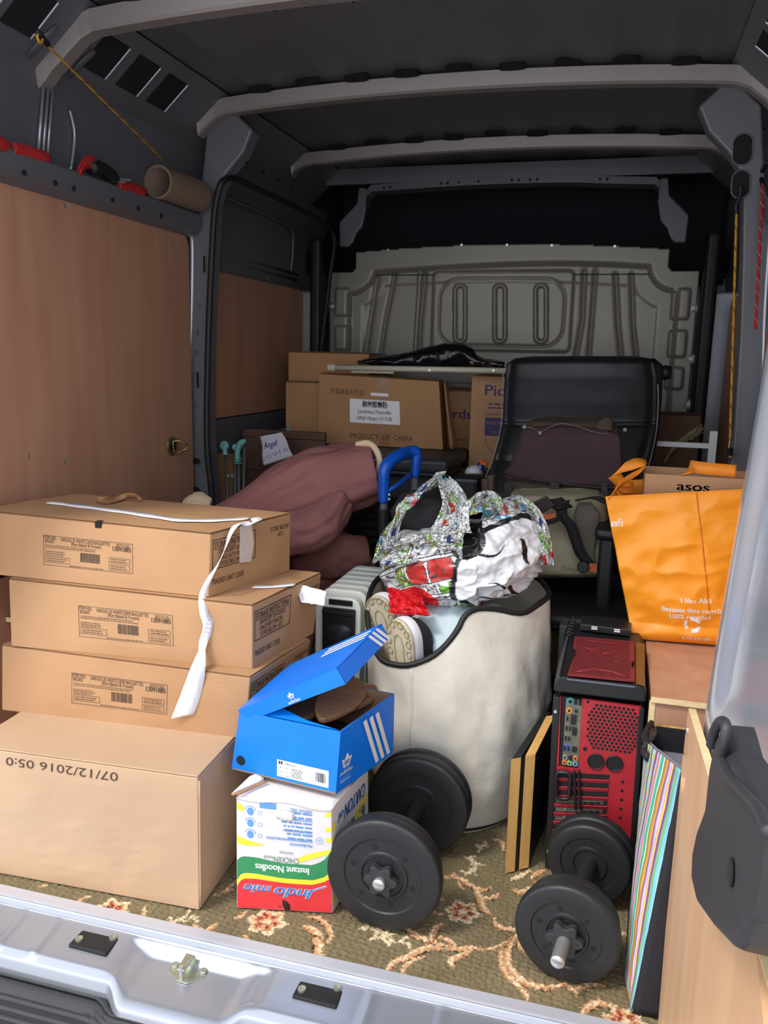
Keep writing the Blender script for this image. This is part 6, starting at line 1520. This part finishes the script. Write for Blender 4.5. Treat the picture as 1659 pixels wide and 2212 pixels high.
# ------------------------------------------------------------------ right rear: carton, duster, white rack
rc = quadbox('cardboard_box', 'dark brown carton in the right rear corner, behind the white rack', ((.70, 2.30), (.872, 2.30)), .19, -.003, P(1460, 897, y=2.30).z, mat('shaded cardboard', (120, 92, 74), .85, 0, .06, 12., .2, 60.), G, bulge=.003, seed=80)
Wc, Hc = rc.dims('front')
FE = mat('cream bristles', (196, 182, 146), .9)
ft = thing('feather_duster', 'cream bristly duster leaning before the right rear carton', 'duster', tuple(P(1445, 1000, y=2.2)))
pa = [P(u, v, y=2.24) for u, v in ((1436, 998), (1452, 972), (1472, 956), (1492, 946), (1502, 940))]
sp = smooth_path(pa, 6); MB().tube(sp, .004, 6).ob('stem', FE, ft)
rr = random.Random(2); m = MB()
for i, p in enumerate(sp[4:]):
    for k in range(16):
        w = rr.uniform(0, 6.28); L_ = .028*(.5+.8*i/len(sp)); d = Vector((math.cos(w), math.sin(w)*.7, math.sin(w*1.3)))*L_ + (sp[-1]-sp[0]).normalized()*.018; m.tube([p, p+d], .0009, 3)
m.ob('bristles', FE, ft, kind='stuff')
WR = mat('white rack paint', (226, 226, 226), .4)
yk = 1.80
rk = thing('white_rack', 'white metal rack frame standing behind the orange shopping bag', 'rack', (P(1543, 1000, y=yk).x, yk, 0))
q = P(1542, 931, y=yk); h0 = P(1418, 956, y=yk); h1 = P(1538, 963, y=yk)
MB().box((q.x-.013, yk-.012, -.003), (q.x+.013, yk+.012, q.z)).ob('post', WR, rk, bevel=.002)
MB().box((q.x-.40, yk-.010, h1.z-.010), (q.x-.013, yk+.010, h1.z+.008)).ob('cross_bar', WR, rk, bevel=.002)
MB().box((q.x-.40, yk-.010, .03), (q.x-.013, yk+.010, .05)).ob('cross_bar', WR, rk, bevel=.002)
MB().box((q.x-.325, yk-.012, -.003), (q.x-.40, yk+.012, q.z)).ob('post', WR, rk, bevel=.002)
q = P(1213, 1335, y=.95); q2 = P(1224, 1335, y=.95)
tag(MB().box((q.x-.004, .94, -.003), (q2.x+.004, .985, .40)).ob('metal_strip', mat('grey strip paint', (120, 122, 122), .5), None, bevel=.003), 'grey metal strip standing upright between the laundry bag and the computer tower', 'strip')

# ------------------------------------------------------------------ orange shopping bag
ORG = mat('orange woven plastic', (255, 158, 34), .38, 0, .04, 6., .4, 14., bdist=.008)
ob_ = thing('shopping_bag', 'big orange reusable shopping bag on the right wheel-arch box', 'bag', (.74, .85, .432))
zt_ = .434
b0 = P(1366, 1380, z=zt_); b1 = Vector((.925, b0.y+.03, zt_)); t0 = P(1308, 1074, y=b0.y-.02); t1 = P(1640, 1056, y=b0.y+.01); t1.x = min(t1.x, .93)
def obag(face):
    def f(a, b):
        p = b0.lerp(b1, a).lerp(t0.lerp(t1, a), b)
        e = math.sin(PI*a)*math.sin(PI*min(b*1.02, 1))
        p += Vector((0, -.035*e, 0)) + Vector((0, -1, 0))*(.008*fbm(Vector((a*3, b*3, 2.)), 2) - .018*abs(fbm(Vector((a*2+b*2, b*4-a*2, 7.)), 2)))*min(1, 8*(1-b))*min(1, b*12+.1)
        if b < .12: p.y -= .012*math.sin(b/.12*PI)
        return p
    def fl_(a, b):   # left gusset
        p = f(0, b); q = p + Vector((.02+.018*(1-b), .19, 0)); r = p.lerp(q, a); r.x += (.03*math.sin(PI*a)*(1-b)*1.0 + .012*math.sin(PI*a)); return r
    def fb(a, b):
        p = f(a, b); return Vector((p.x+.02*(1-a), b0.y+.19+.01*math.sin(PI*a), p.z+.012*b))
    return {'f': f, 'l': fl_, 'b': fb}[face]
fF, fL, fB = obag('f'), obag('l'), obag('b')
mb = MB(); mb.grid(fF, 90, 90); mb.grid(fL, 20, 90); mb.grid(fB, 20, 20)
mb.ob('body', ORG, ob_, smooth=True, solid=.0015, off=0)
MB().tube([fF(a, 1.) for a in np.linspace(0, 1, 40)], .0022, 6).ob('hem', ORG, ob_, smooth=True)
MB().tube([fF(.62-.02*b, b) + Vector((0, -.001, 0)) for b in np.linspace(.25, 1, 30)], .0016, 5).ob('seam', mat('orange seam', (214, 112, 18), .5), ob_, smooth=True)
Wo = (b1-b0).length; Ho = (t0-b0).length
def opr(items, nm): return printed(ob_, WPR, (0, 0, 0), (1, 0, 0), (0, 1, 0), items, nm, warp=lambda u, v: fF(u, v) + Vector((0, -.0015, 0)))
def inv(u, v):   # photograph point -> a, b of the front
    best = None; p = P(u, v, y=b0.y-.02)
    b = (p.z-zt_)/((t0.z)-zt_); l = b0.lerp(t0, b); r = b1.lerp(t1, b); return ((p.x-l.x)/(r.x-l.x), b)
for s, u, v, h, w in (('I like Aldi', 1471, 1305, .030, .22), ('Because they recycle', 1431, 1322, .032, .44), ('100% recycled', 1448, 1338, .032, .30), ('aldi.co.uk', 1474, 1385, .034, .22)):
    a, b = inv(u, v); opr([('t', s, a, b, h, w, .0012)], 'printed_text')
a, b = inv(1497, 1355); it = []
for k in range(3):
    w0 = k*2.094+.3; it.append(('l', [(a+.055*math.cos(w0+x), b+.042*math.sin(w0+x)) for x in np.linspace(0, 1.45, 7)], .024))
for i in it: opr([i], 'recycling_arrow')
printed(ob_, WPR, (0, 0, 0), (1, 0, 0), (0, 1, 0), [('t', 'and\'s', 0., 0., .05, .16, .002, .3)], 'script_lettering', warp=lambda u, v: fF(-.0+u*.55, .80+v) + Vector((0, -.0018, 0)))
ORH = mat('orange strap', (240, 140, 34), .6, 0, .05, 60., .3, 100.)
def oh(pts, ac, w=.034, nm='handle'): m = MB(); sp = smooth_path(pts, 6); j = [Vector(x) for x in ac]; al = [j[min(int(i/len(sp)*len(j)), len(j)-1)].lerp(j[min(int(i/len(sp)*len(j))+1, len(j)-1)], (i/len(sp)*len(j)) % 1) for i in range(len(sp))]; ribbon(m, sp, w, al, .002); return m.ob(nm, ORH, ob_, smooth=True)
yf = b0.y-.02
oh([P(1322, 1068, y=yf), P(1336, 1050, y=yf+.02), P(1358, 1033, y=yf+.05), P(1382, 1018, y=yf+.08), P(1394, 1006, y=yf+.10), P(1388, 1000, y=yf+.12), P(1364, 1004, y=yf+.13), P(1338, 1014, y=yf+.13), P(1328, 1026, y=yf+.13), P(1338, 1040, y=yf+.14), P(1352, 1052, y=yf+.15)],
   [(.5, .2, .8), (.4, .4, .8), (.3, .8, .5), (.2, 1, .2), (.1, .6, .8), (.6, .1, .8), (1, 0, .2)])
oh([P(1352, 1040, y=yf+.165), P(1352, 1066, y=yf+.165)], [(1, 0, 0), (1, 0, 0)], .04, 'handle_patch')
oh([P(1484, 1024, y=yf+.06), P(1490, 1008, y=yf+.08), P(1510, 1010, y=yf+.08), P(1545, 1014, y=yf+.08), P(1590, 1018, y=yf+.08)], [(1, 0, .3), (0, .5, 1), (0, .3, 1), (0, .2, 1)], .03)
# carton inside the bag
ya = b0.y+.045; q = P(1394, 1023, y=ya); q2 = P(1396, 1064, y=ya)
ab = thing('cardboard_box', 'small open brown carton with black lettering, standing inside the orange bag', 'box', (q.x+.1, ya+.06, .5))
xr_ = .93; zt2 = q.z; h_ = .34
MB().box((q.x, ya, zt2-h_), (xr_, ya+.003, zt2)).ob('front_wall', CARD, ab, bevel=.0008)
MB().box((q.x, ya+.11, zt2-h_), (xr_, ya+.113, zt2+.006)).ob('back_wall', CARD, ab); MB().box((q.x, ya+.003, zt2-h_), (q.x+.003, ya+.11, zt2)).ob('side_wall', CARD, ab); MB().box((xr_-.003, ya+.003, zt2-h_), (xr_, ya+.11, zt2)).ob('side_wall', CARD, ab)
MB().box((q.x, ya+.003, zt2-.05), (xr_, ya+.11, zt2-.047)).ob('inner_flap', CARD2, ab)
qt = P(1462, 1058, y=ya); printed(ab, BLACKINK, (qt.x, ya, qt.z), (1, 0, 0), (0, 0, 1), [('t', 'asos', 0, 0, .021, .074, .0007)], 'brand_lettering'); printed(ab, CT, (qt.x, ya, qt.z), (1, 0, 0), (0, 0, 1), [('m', 0, -.008, .06, -.004, 1)], 'small_print')

# ------------------------------------------------------------------ computer tower
CRED = mat('red powder coat', (176, 40, 50), .42, .1, .05, 20., .1, 300.); CBK = mat('black case steel', (30, 31, 34), .42, .1, .08, 30.); MESH = mat('red mesh', (128, 34, 42), .6, 0, .12, 60., .8, 420., bdist=.002); PORTM = mat('port metal', (128, 126, 112), .4, .6, .15, 60.)
YP = .42
pc_ = thing('computer_tower', 'black and red computer tower with its ported rear side facing the camera', 'computer', (.55, .6, 0))
def R(cx, cy, y=YP): return P(1080+cx/3.95, 1320+cy/3.95, y=y)
xl_, xr2 = .4625, .6385
MB().box((xl_, YP+.004, .004), (xr2, .80, .405)).ob('chassis', CBK, pc_, bevel=.003)
for x in (xl_+.01, xr2-.03):
    for y in (.45, .75): MB().box((x, y, -.004), (x+.02, y+.03, .006)).ob('foot', RUBBER, pc_)
def pol(pts, d, nm, mt, par=pc_, y=YP, bev=0): m = MB(); m.prism([R(*p, y=y) for p in pts], (0, d, 0)); return m.ob(nm, mt, par, bevel=bev)
pol([(455, 730), (515, 738), (430, 2200), (380, 2200)], .02, 'rear_edge', CBK, y=YP-.002, bev=.002)
pol([(1190, 830), (1232, 835), (1140, 2200), (1095, 2200)], .02, 'rear_edge', CBK, y=YP-.002, bev=.002)
rp_ = pol([(700, 752), (1205, 818), (1110, 2200), (432, 2200), (480, 1320), (670, 1340)], .006, 'rear_plate', CRED)
pol([(500, 735), (703, 760), (672, 1335), (478, 1315)], .004, 'io_recess', HOLE, y=YP+.003)
io = pol([(565, 745), (700, 762), (668, 1330), (530, 1312)], .004, 'io_shield', PORTM, y=YP-.0005)
pol([(493, 735), (520, 738), (500, 1315), (478, 1315)], .006, 'red_strip', CRED)
def circ(cx, cy, r, nm, mt, par, y=YP-.004, h=.005, hole=None):
    q = R(cx, cy, y=y); o = MB().disc((q.x, y+h, q.z), (0, -1, 0), r, h, 18).ob(nm, mt, par)
    if hole: MB().disc((q.x, y, q.z), (0, -1, 0), hole, .0008, 12).ob('socket', HOLE, o)
    return o
def rc_(cx, cy, w, h, nm, mt, par, inner=None, y=YP-.004):
    q = R(cx, cy, y=y); o = MB().box((q.x-w/2, y, q.z-h/2), (q.x+w/2, y+.005, q.z+h/2)).ob(nm, mt, par)
    if inner: MB().box((q.x-w*.32, y-.0008, q.z-h*.4), (q.x+w*.32, y, q.z+h*.4)).ob('socket', inner, o)
CM = lambda n, c: mat(n, c, .4)
circ(600, 772, .0075, 'ps2_port', CM('teal port', (58, 130, 130)), io, hole=.004)
for x, y in ((647, 778), (684, 783), (575, 918), (568, 1000), (597, 1002), (561, 1085), (589, 1087)): rc_(x, y, .0062, .012, 'usb_port', PORTM if y > 800 else CBK, io, HOLE)
circ(590, 850, .0062, 'coax_port', CM('orange port', (230, 130, 50)), io, hole=.003); rc_(650, 853, .009, .009, 'optical_port', CM('grey port', (90, 92, 92)), io, CBK)
rc_(628, 930, .012, .022, 'video_port', CBK, io); rc_(635, 1030, .010, .018, 'video_port', CBK, io)
for x, y in ((551, 1170), (584, 1173)): rc_(x, y, .006, .012, 'usb_port', CM('blue port', (40, 90, 190)), io, HOLE)
rc_(634, 1182, .010, .012, 'network_port', CBK, io)
for x, y, c in ((553, 1248, (140, 148, 142)), (601, 1255, (40, 40, 40)), (643, 1259, (222, 128, 60)), (549, 1293, (222, 128, 140)), (593, 1299, (130, 190, 100)), (640, 1304, (96, 160, 206))): circ(x, y, .0052, 'audio_jack', mat('jack %d' % c[0], c, .4), io, hole=.0024)
# vent with hexagonal holes
m = MB(); pitch = .0093; o = R(965, 1005)
for j in range(-13, 14):
    for i in range(-13, 14):
        x = (i + .5*(j % 2))*pitch; z = j*pitch*.866
        if abs(x) < .054 and abs(z) < .0515 and abs(x)+abs(z) < .086:
            m.prism([(o.x+x+.0036*math.cos(w), YP-.0006, o.z+z+.0036*math.sin(w)) for w in np.linspace(0, 2*PI, 7)[:-1]], (0, .001, 0))
m.ob('vent_hole', HOLE, rp_, kind='stuff')
for a, b in ((818, 1285), (975, 1302)):
    g_ = circ(a, b, .0175, 'grommet', RUBBER, rp_, y=YP-.003, h=.004); q = R(a, b, y=YP-.0035); MB().tube([(q.x+.0165*math.cos(w), q.y, q.z+.0165*math.sin(w)) for w in np.linspace(0, 6.28, 25)[:-1]], .0016, 6, closed=True).ob('grommet_rim', BLACKP, g_, smooth=True)
for k in range(7):
    y = 1388+74*k; xo = -6*k
    s_ = pol([(485+xo, y-12), (935+xo, y+10), (932+xo, y+50), (483+xo, y+28)], .003, 'card_slot', HOLE, par=rp_, y=YP-.0008)
    pol([(480+xo, y+34), (935+xo, y+58), (935+xo, y+68), (480+xo, y+44)], .003, 'slot_bar', CRED, par=rp_, y=YP-.004, bev=.0008)
    if k in (3, 4, 5):
        pol([(500+xo, y-6), (900+xo, y+12), (898+xo, y+42), (500+xo, y+24)], .001, 'card_bracket', PORTM, par=rp_, y=YP-.0016)
        for x in (580, 700): circ(x+xo, y+14, .0028, 'bracket_screw', CHROME, rp_, y=YP-.006, h=.005)
        for x in (750, 800, 850): rc_(x+xo, y+28, .010, .004, 'vent_slit', HOLE, rp_, y=YP-.003)
m = MB(); m.tube([R(*p, y=YP-.010) for p in ((500, 1372), (575, 1378), (600, 1400), (592, 1580), (570, 1605), (500, 1600), (480, 1575), (482, 1395))], .0046, 8, closed=True); m.ob('lock_loop', BLACKP, rp_, smooth=True)
for dx in (622, 662): pol([(dx, 1362), (dx+22, 1364), (dx+32, 1700), (dx+8, 1700)], .006, 'slot_retainer', BLACKP, par=rp_, y=YP-.009, bev=.002)
for k in range(7): circ(1047-5*k, 1458+77*k, .0032, 'rivet_hole', HOLE, rp_, y=YP-.001, h=.001)
circ(751, 775, .003, 'rivet_hole', HOLE, rp_, y=YP-.001, h=.001); circ(726, 1178, .0045, 'rivet_hole', HOLE, rp_, y=YP-.001, h=.001)
for x, y in ((472, 860), (413, 2055)): circ(x, y, .0035, 'thumb_screw', CHROME, pc_, y=YP-.006, h=.005)
pol([(480, 1980), (540, 1950), (900, 1985), (1040, 2030), (1040, 2200), (480, 2200)], .002, 'psu_opening', HOLE, par=rp_, y=YP-.0008)
# top cover
ZT = max(R(500, 555).z, R(1215, 640).z) + .0045
m = MB(); fr0 = [R(460, 690), R(1243, 785), R(1252, 700), R(1215, 640), R(500, 555), R(462, 620)]
m.prism(fr0, (0, .38, 0)); tc_ = m.ob('top_cover', CBK, pc_, bevel=.004, seg=2)
pts = [P(1242, 1377, z=ZT+.001), P(1369, 1388, z=ZT+.001), P(1370, 1430, z=ZT+.001), P(1364, 1432, z=ZT+.001), P(1364, 1444, z=ZT+.001), P(1371, 1446, z=ZT+.001), P(1371, 1473, z=ZT+.001), P(1226, 1459, z=ZT+.001), P(1238, 1424, z=ZT+.001), P(1244, 1420, z=ZT+.001), P(1244, 1404, z=ZT+.001), P(1238, 1400, z=ZT+.001)]
m = MB(); m.prism([p + Vector((0, 0, .003)) for p in pts][::-1], (0, 0, -.004)); ms_ = m.ob('mesh_panel', MESH, tc_)
m = MB(); n_h = 0
for j in range(30):
    for i in range(34):
        a = (i+.5*(j % 2)+.5)/35; b = (j+.5)/30
        q = bil([pts[7], pts[6], pts[1], pts[0]], .03+.92*a, .03+.94*b)
        m.prism([(q.x+.0013*math.cos(w), q.y+.0028*math.sin(w), q.z+.0032) for w in np.linspace(0, 2*PI, 5)[:-1]], (0, 0, .0004))
m.ob('mesh_hole', mat('mesh shade', (60, 20, 26), .8), ms_, kind='stuff')
for L_ in (((470, 375), (580, 410), (690, 380)), ((690, 450), (800, 430), (900, 400)), ((420, 640), (600, 610), (800, 640), (930, 690)), ((820, 535), (910, 515)), ((520, 310), (620, 320), (900, 350))):
    MB().tube([P(1160+x/4.88, 1320+y/4.88, z=ZT+.0042) for x, y in L_], .0012, 5).ob('mesh_crease', CRED, ms_, smooth=True)
MB().tube([P(1225, 1467, z=ZT+.002), P(1370, 1484, z=ZT+.002)], .004, 8, flat=.6).ob('front_lip', mat('grey lip', (74, 80, 92), .4), tc_)
m = MB(); m.prism([P(1252, 1362, z=ZT), P(1362, 1376, z=ZT), P(1364, 1352, z=ZT), P(1256, 1342, z=ZT)], (0, 0, .018)); fi = m.ob('front_ports', CBK, tc_, bevel=.003)
for u, v in ((1284, 1354), (1284, 1358), (1333, 1360), (1333, 1364)): q = P(u, v, z=ZT+.019); MB().box((q.x-.007, q.y-.0015, ZT+.0175), (q.x+.007, q.y+.0025, ZT+.0195)).ob('port_label', WPR, fi)
for k in range(6): q = P(1240-k*1.5, 1340+k*6.5, z=ZT); MB().tube([q + Vector((-.012, 0, .001)), q + Vector((-.004, .004, .008)), q + Vector((.006, 0, .004))], .0022, 6).ob('vent_rib', CBK, tc_, smooth=True)
MB().tube([P(1239, 1368, z=ZT+.002), P(1226, 1374, z=ZT+.002), P(1206, 1462, z=ZT+.002)], .0016, 5).ob('cover_edge', mat('grey lip', (74, 80, 92), .4), tc_)
m = MB(); m.prism([P(1374, 1388, z=ZT+.0015), P(1393, 1390, z=ZT+.0015), P(1393, 1480, z=ZT+.0015), P(1374, 1476, z=ZT+.0015)][::-1], (0, 0, -.002)); m.ob('side_gloss', mat('glossy brown film', (92, 62, 36), .2), tc_)

# ------------------------------------------------------------------ folding oak-edged case
OAK = mat('oak veneer', (214, 164, 92), .5, 0, col2=(226, 180, 110), vs=5., stretch=(30, 30, 1.5), bump=.1, bs=40.)
fc = thing('folding_case', 'black folding case with two oak veneer edges, left of the computer tower', 'case', tuple(P(1115, 1880, z=0)))
q1, q2, q3, q4 = P(1091, 1886, z=0), P(1112, 1881, z=0), P(1121, 1878, z=0), P(1142, 1873, z=0)
zc = .272; dv = P(1178, 1537, z=zc) - P(1112, 1636, z=zc); dv.z = 0
dv2 = P(1190, 1552, z=zc) - P(1156, 1619, z=zc); dv2.z = 0
for a, b, dd in ((q1, q2, dv), (q3, q4, dv2*1.25)):
    MB().prism([a, b, b+dd, a+dd], (0, 0, zc)).ob('panel', CBK, fc, bevel=.001)
    n = Vector((-(dd.y), dd.x, 0)).normalized()
    m = MB(); e = (b-a); ff = -dd.normalized()*.0015
    m.prism([a+ff, b+ff, b+ff+Vector((0, 0, zc)), a+ff+Vector((0, 0, zc))], dd.normalized()*.0015); m.ob('oak_edge', OAK, fc)
m = MB(); m.prism([q3+Vector((0, 0, zc)), q4+Vector((0, 0, zc)), q4+dv2*.52+Vector((0, 0, zc)), q3+dv2*.52+Vector((0, 0, zc))], (0, 0, .002)); m.ob('oak_edge', OAK, fc)
m = MB(); m.prism([q3+dv2*.53+Vector((0, 0, zc)), q4+dv2*.53+Vector((0, 0, zc)), q4+dv2*1.25+Vector((0, 0, zc)), q3+dv2*1.25+Vector((0, 0, zc))], (0, 0, .002)); m.ob('oak_edge', OAK, fc)
MB().prism([q2+dv*.01, q3+dv*.01, q3+dv, q2+dv], (0, 0, zc-.006)).ob('hinge_strip', RUBBER, fc)

# ------------------------------------------------------------------ striped storage bag
sb2 = thing('striped_bag', 'tall storage bag with narrow multicoloured stripes beside the right door plywood', 'bag', tuple(P(1362, 2190, z=0)))
A = P(1471, 1664, y=.045); B_ = P(1393, 1602, y=.24); C_ = P(1404, 1566, y=.395); D_ = Vector((.90, .395, C_.z)); E_ = Vector((.90, .05, A.z))
a_ = P(1363, 2188, z=0.); b_ = P(1348, 2112, z=0.); c_ = Vector((.640, .385, 0)); d_ = Vector((.90, .385, 0)); e_ = Vector((.90, a_.y+.005, 0))
cols = [(150, 150, 150), (70, 150, 160), (210, 210, 200), (120, 80, 120), (220, 214, 120), (90, 90, 100), (186, 216, 226), (90, 160, 160), (224, 214, 60), (150, 90, 170), (110, 110, 110), (210, 200, 200), (120, 200, 210), (210, 200, 50), (90, 60, 150), (170, 80, 170), (200, 200, 196), (150, 150, 140), (232, 120, 120), (236, 206, 200), (70, 186, 166), (70, 186, 166), (60, 170, 150), (232, 230, 210), (140, 132, 50), (160, 150, 60), (240, 150, 90), (240, 150, 90), (120, 90, 100), (176, 160, 210), (206, 200, 230), (236, 160, 170), (240, 214, 70), (120, 70, 130), (150, 90, 150), (130, 190, 130), (110, 180, 120), (126, 196, 216), (126, 196, 216), (150, 205, 225)]
NS = 320; NH = 60
def sf(a, b):
    p = b_.lerp(a_, a).lerp(B_.lerp(A, a), b); w = math.sin(PI*a)
    return p + Vector((-.012*w*math.sin(PI*b), -.012*w*math.sin(PI*b), 0)) + Vector((-.7, -.7, 0))*.0025*fbm(Vector((a*5, b*9, 1)), 2)
m = MB(); m.grid(sf, NS, NH)
idx = (np.arange(NS)/NS*len(cols)).astype(int); pal = np.array([[lin(c) for c in q] + [1.] for q in cols]); col = np.tile(pal[idx], (NH, 1))
m.ob('striped_front', mat('striped cloth', (200, 200, 200), .6, vcol='paint', bump=.1, bs=300.), sb2, smooth=True, col=col, solid=.002)
BKC = mat('black lining cloth', (30, 28, 34), .7, 0, .08, 20., .2, 50.)
MB().grid(lambda a, b: c_.lerp(b_, a).lerp(C_.lerp(B_, a), b), 8, 8).ob('side_panel', BKC, sb2, solid=.002)
MB().grid(lambda a, b: a_.lerp(e_, a).lerp(A.lerp(E_, a), b) + Vector((0, .004*math.sin(b*20)*a, 0)), 20, 40).ob('black_end', BKC, sb2, smooth=True, solid=.002)
GL = mat('grey lining', (150, 148, 158), .8, 0, .05, 10.)
m = MB(); dn_ = Vector((0, 0, -.05)); m.add([C_, D_, D_+dn_, C_+dn_], [(0, 1, 2, 3)]); m.ob('black_band', BKC, sb2, solid=.004)
m = MB(); m.add([C_+dn_, D_+dn_, d_+Vector((0, -.01, .05)), c_+Vector((.01, -.01, .05))], [(0, 1, 2, 3)]); m.ob('lining', GL, sb2, solid=.002)
m = MB(); m.add([D_, E_, e_, d_], [(0, 1, 2, 3)]); m.ob('side_panel', BKC, sb2, solid=.002)
m = MB(); n1 = Vector((.006, .006, 0)); m.grid(lambda a, b: sf(a, b) + n1, 12, 12); m.ob('lining', GL, sb2, smooth=True)
MB().tube(smooth_path([P(1407, 1564, y=.37), P(1397, 1578, y=.33), P(1392, 1592, y=.28), P(1396, 1606, y=.235), P(1390, 1622, y=.225), P(1399, 1636, y=.2)], 4), [.006]*21, 8, flat=1.5).ob('handle', BKC, sb2, smooth=True)
m = MB(); m.grid(crumple_sheet([P(1398, 1610, y=.24), P(1412, 1598, y=.28), P(1418, 1572, y=.34), P(1402, 1572, y=.34)], 8, .012, 3., 4.), 8, 8); m.ob('handle_tab', mat('black shiny cloth', (52, 50, 56), .4, 0, .2, 30., .4, 60.), sb2, smooth=True, solid=.004)
MB().tube([C_ + Vector((0, 0, .001)), D_ + Vector((0, 0, .001))], .003, 6).ob('rim_binding', mat('striped binding', (170, 130, 70), .6, 0, .6, 60.), sb2)

# ------------------------------------------------------------------ bungee cords on the right
t = thing('bungee_cord', 'yellow and brown bungee cord hanging down the right middle pillar', 'cord', tuple(P(1577, 960, y=1.43)))
a, b = P(1591, 462, y=1.43), P(1577, 950, y=1.43); pts = [a.lerp(b, k/60) for k in range(61)]
MB().tube(pts, .0042, 6).ob('cord', YEB, t, smooth=True)
MB().tube([p + Vector((.0042*math.cos(k*1.2), .0042*math.sin(k*1.2), 0)) for k, p in enumerate(pts)], .0016, 4).ob('braid', mat('dark braid', (92, 62, 34), .8), t)
MB().tube(smooth_path([P(1577, 950, y=1.43), P(1574, 972, y=1.43), P(1575, 990, y=1.43), P(1579, 984, y=1.43)], 5), .004, 8).ob('hook', BR, t, smooth=True); q = P(1577, 975, y=1.428)
for k in range(4): MB().tube([q + Vector((.007*math.cos(w), .007*math.sin(w), .006*k-.01)) for w in np.linspace(0, 6.28, 11)[:-1]], .003, 5, closed=True).ob('binding', RUBBER, t, smooth=True)
MB().tube(smooth_path([P(1591, 462, y=1.43), P(1590, 445, y=1.43), P(1598, 425, y=1.43), P(1600, 400, y=1.43)], 5), .006, 8).ob('hook', RUBBER, t, smooth=True)
RDC = mat('red elastic', (178, 40, 36), .8, 0, .25, 200.)
t = thing('bungee_cord', 'red bungee cord hanging before the right plywood beside the open door', 'cord', tuple(P(1642, 560, x=.90)))
a, b = P(1648, 395, x=.90), P(1638, 590, x=.90); pts = [a.lerp(b + (b-a)*.6, k/60) for k in range(61)]
MB().tube(pts, .0045, 6).ob('cord', RDC, t, smooth=True)
MB().tube([p + Vector((.0048*math.cos(k*1.2), .0048*math.sin(k*1.2), 0)) for k, p in enumerate(pts)], .0013, 4).ob('braid', WPIP, t)
MB().tube(smooth_path([P(1648, 400, x=.90), P(1644, 380, x=.90), P(1650, 362, x=.90), P(1658, 350, x=.90)], 5), .007, 8).ob('hook', RUBBER, t, smooth=True)
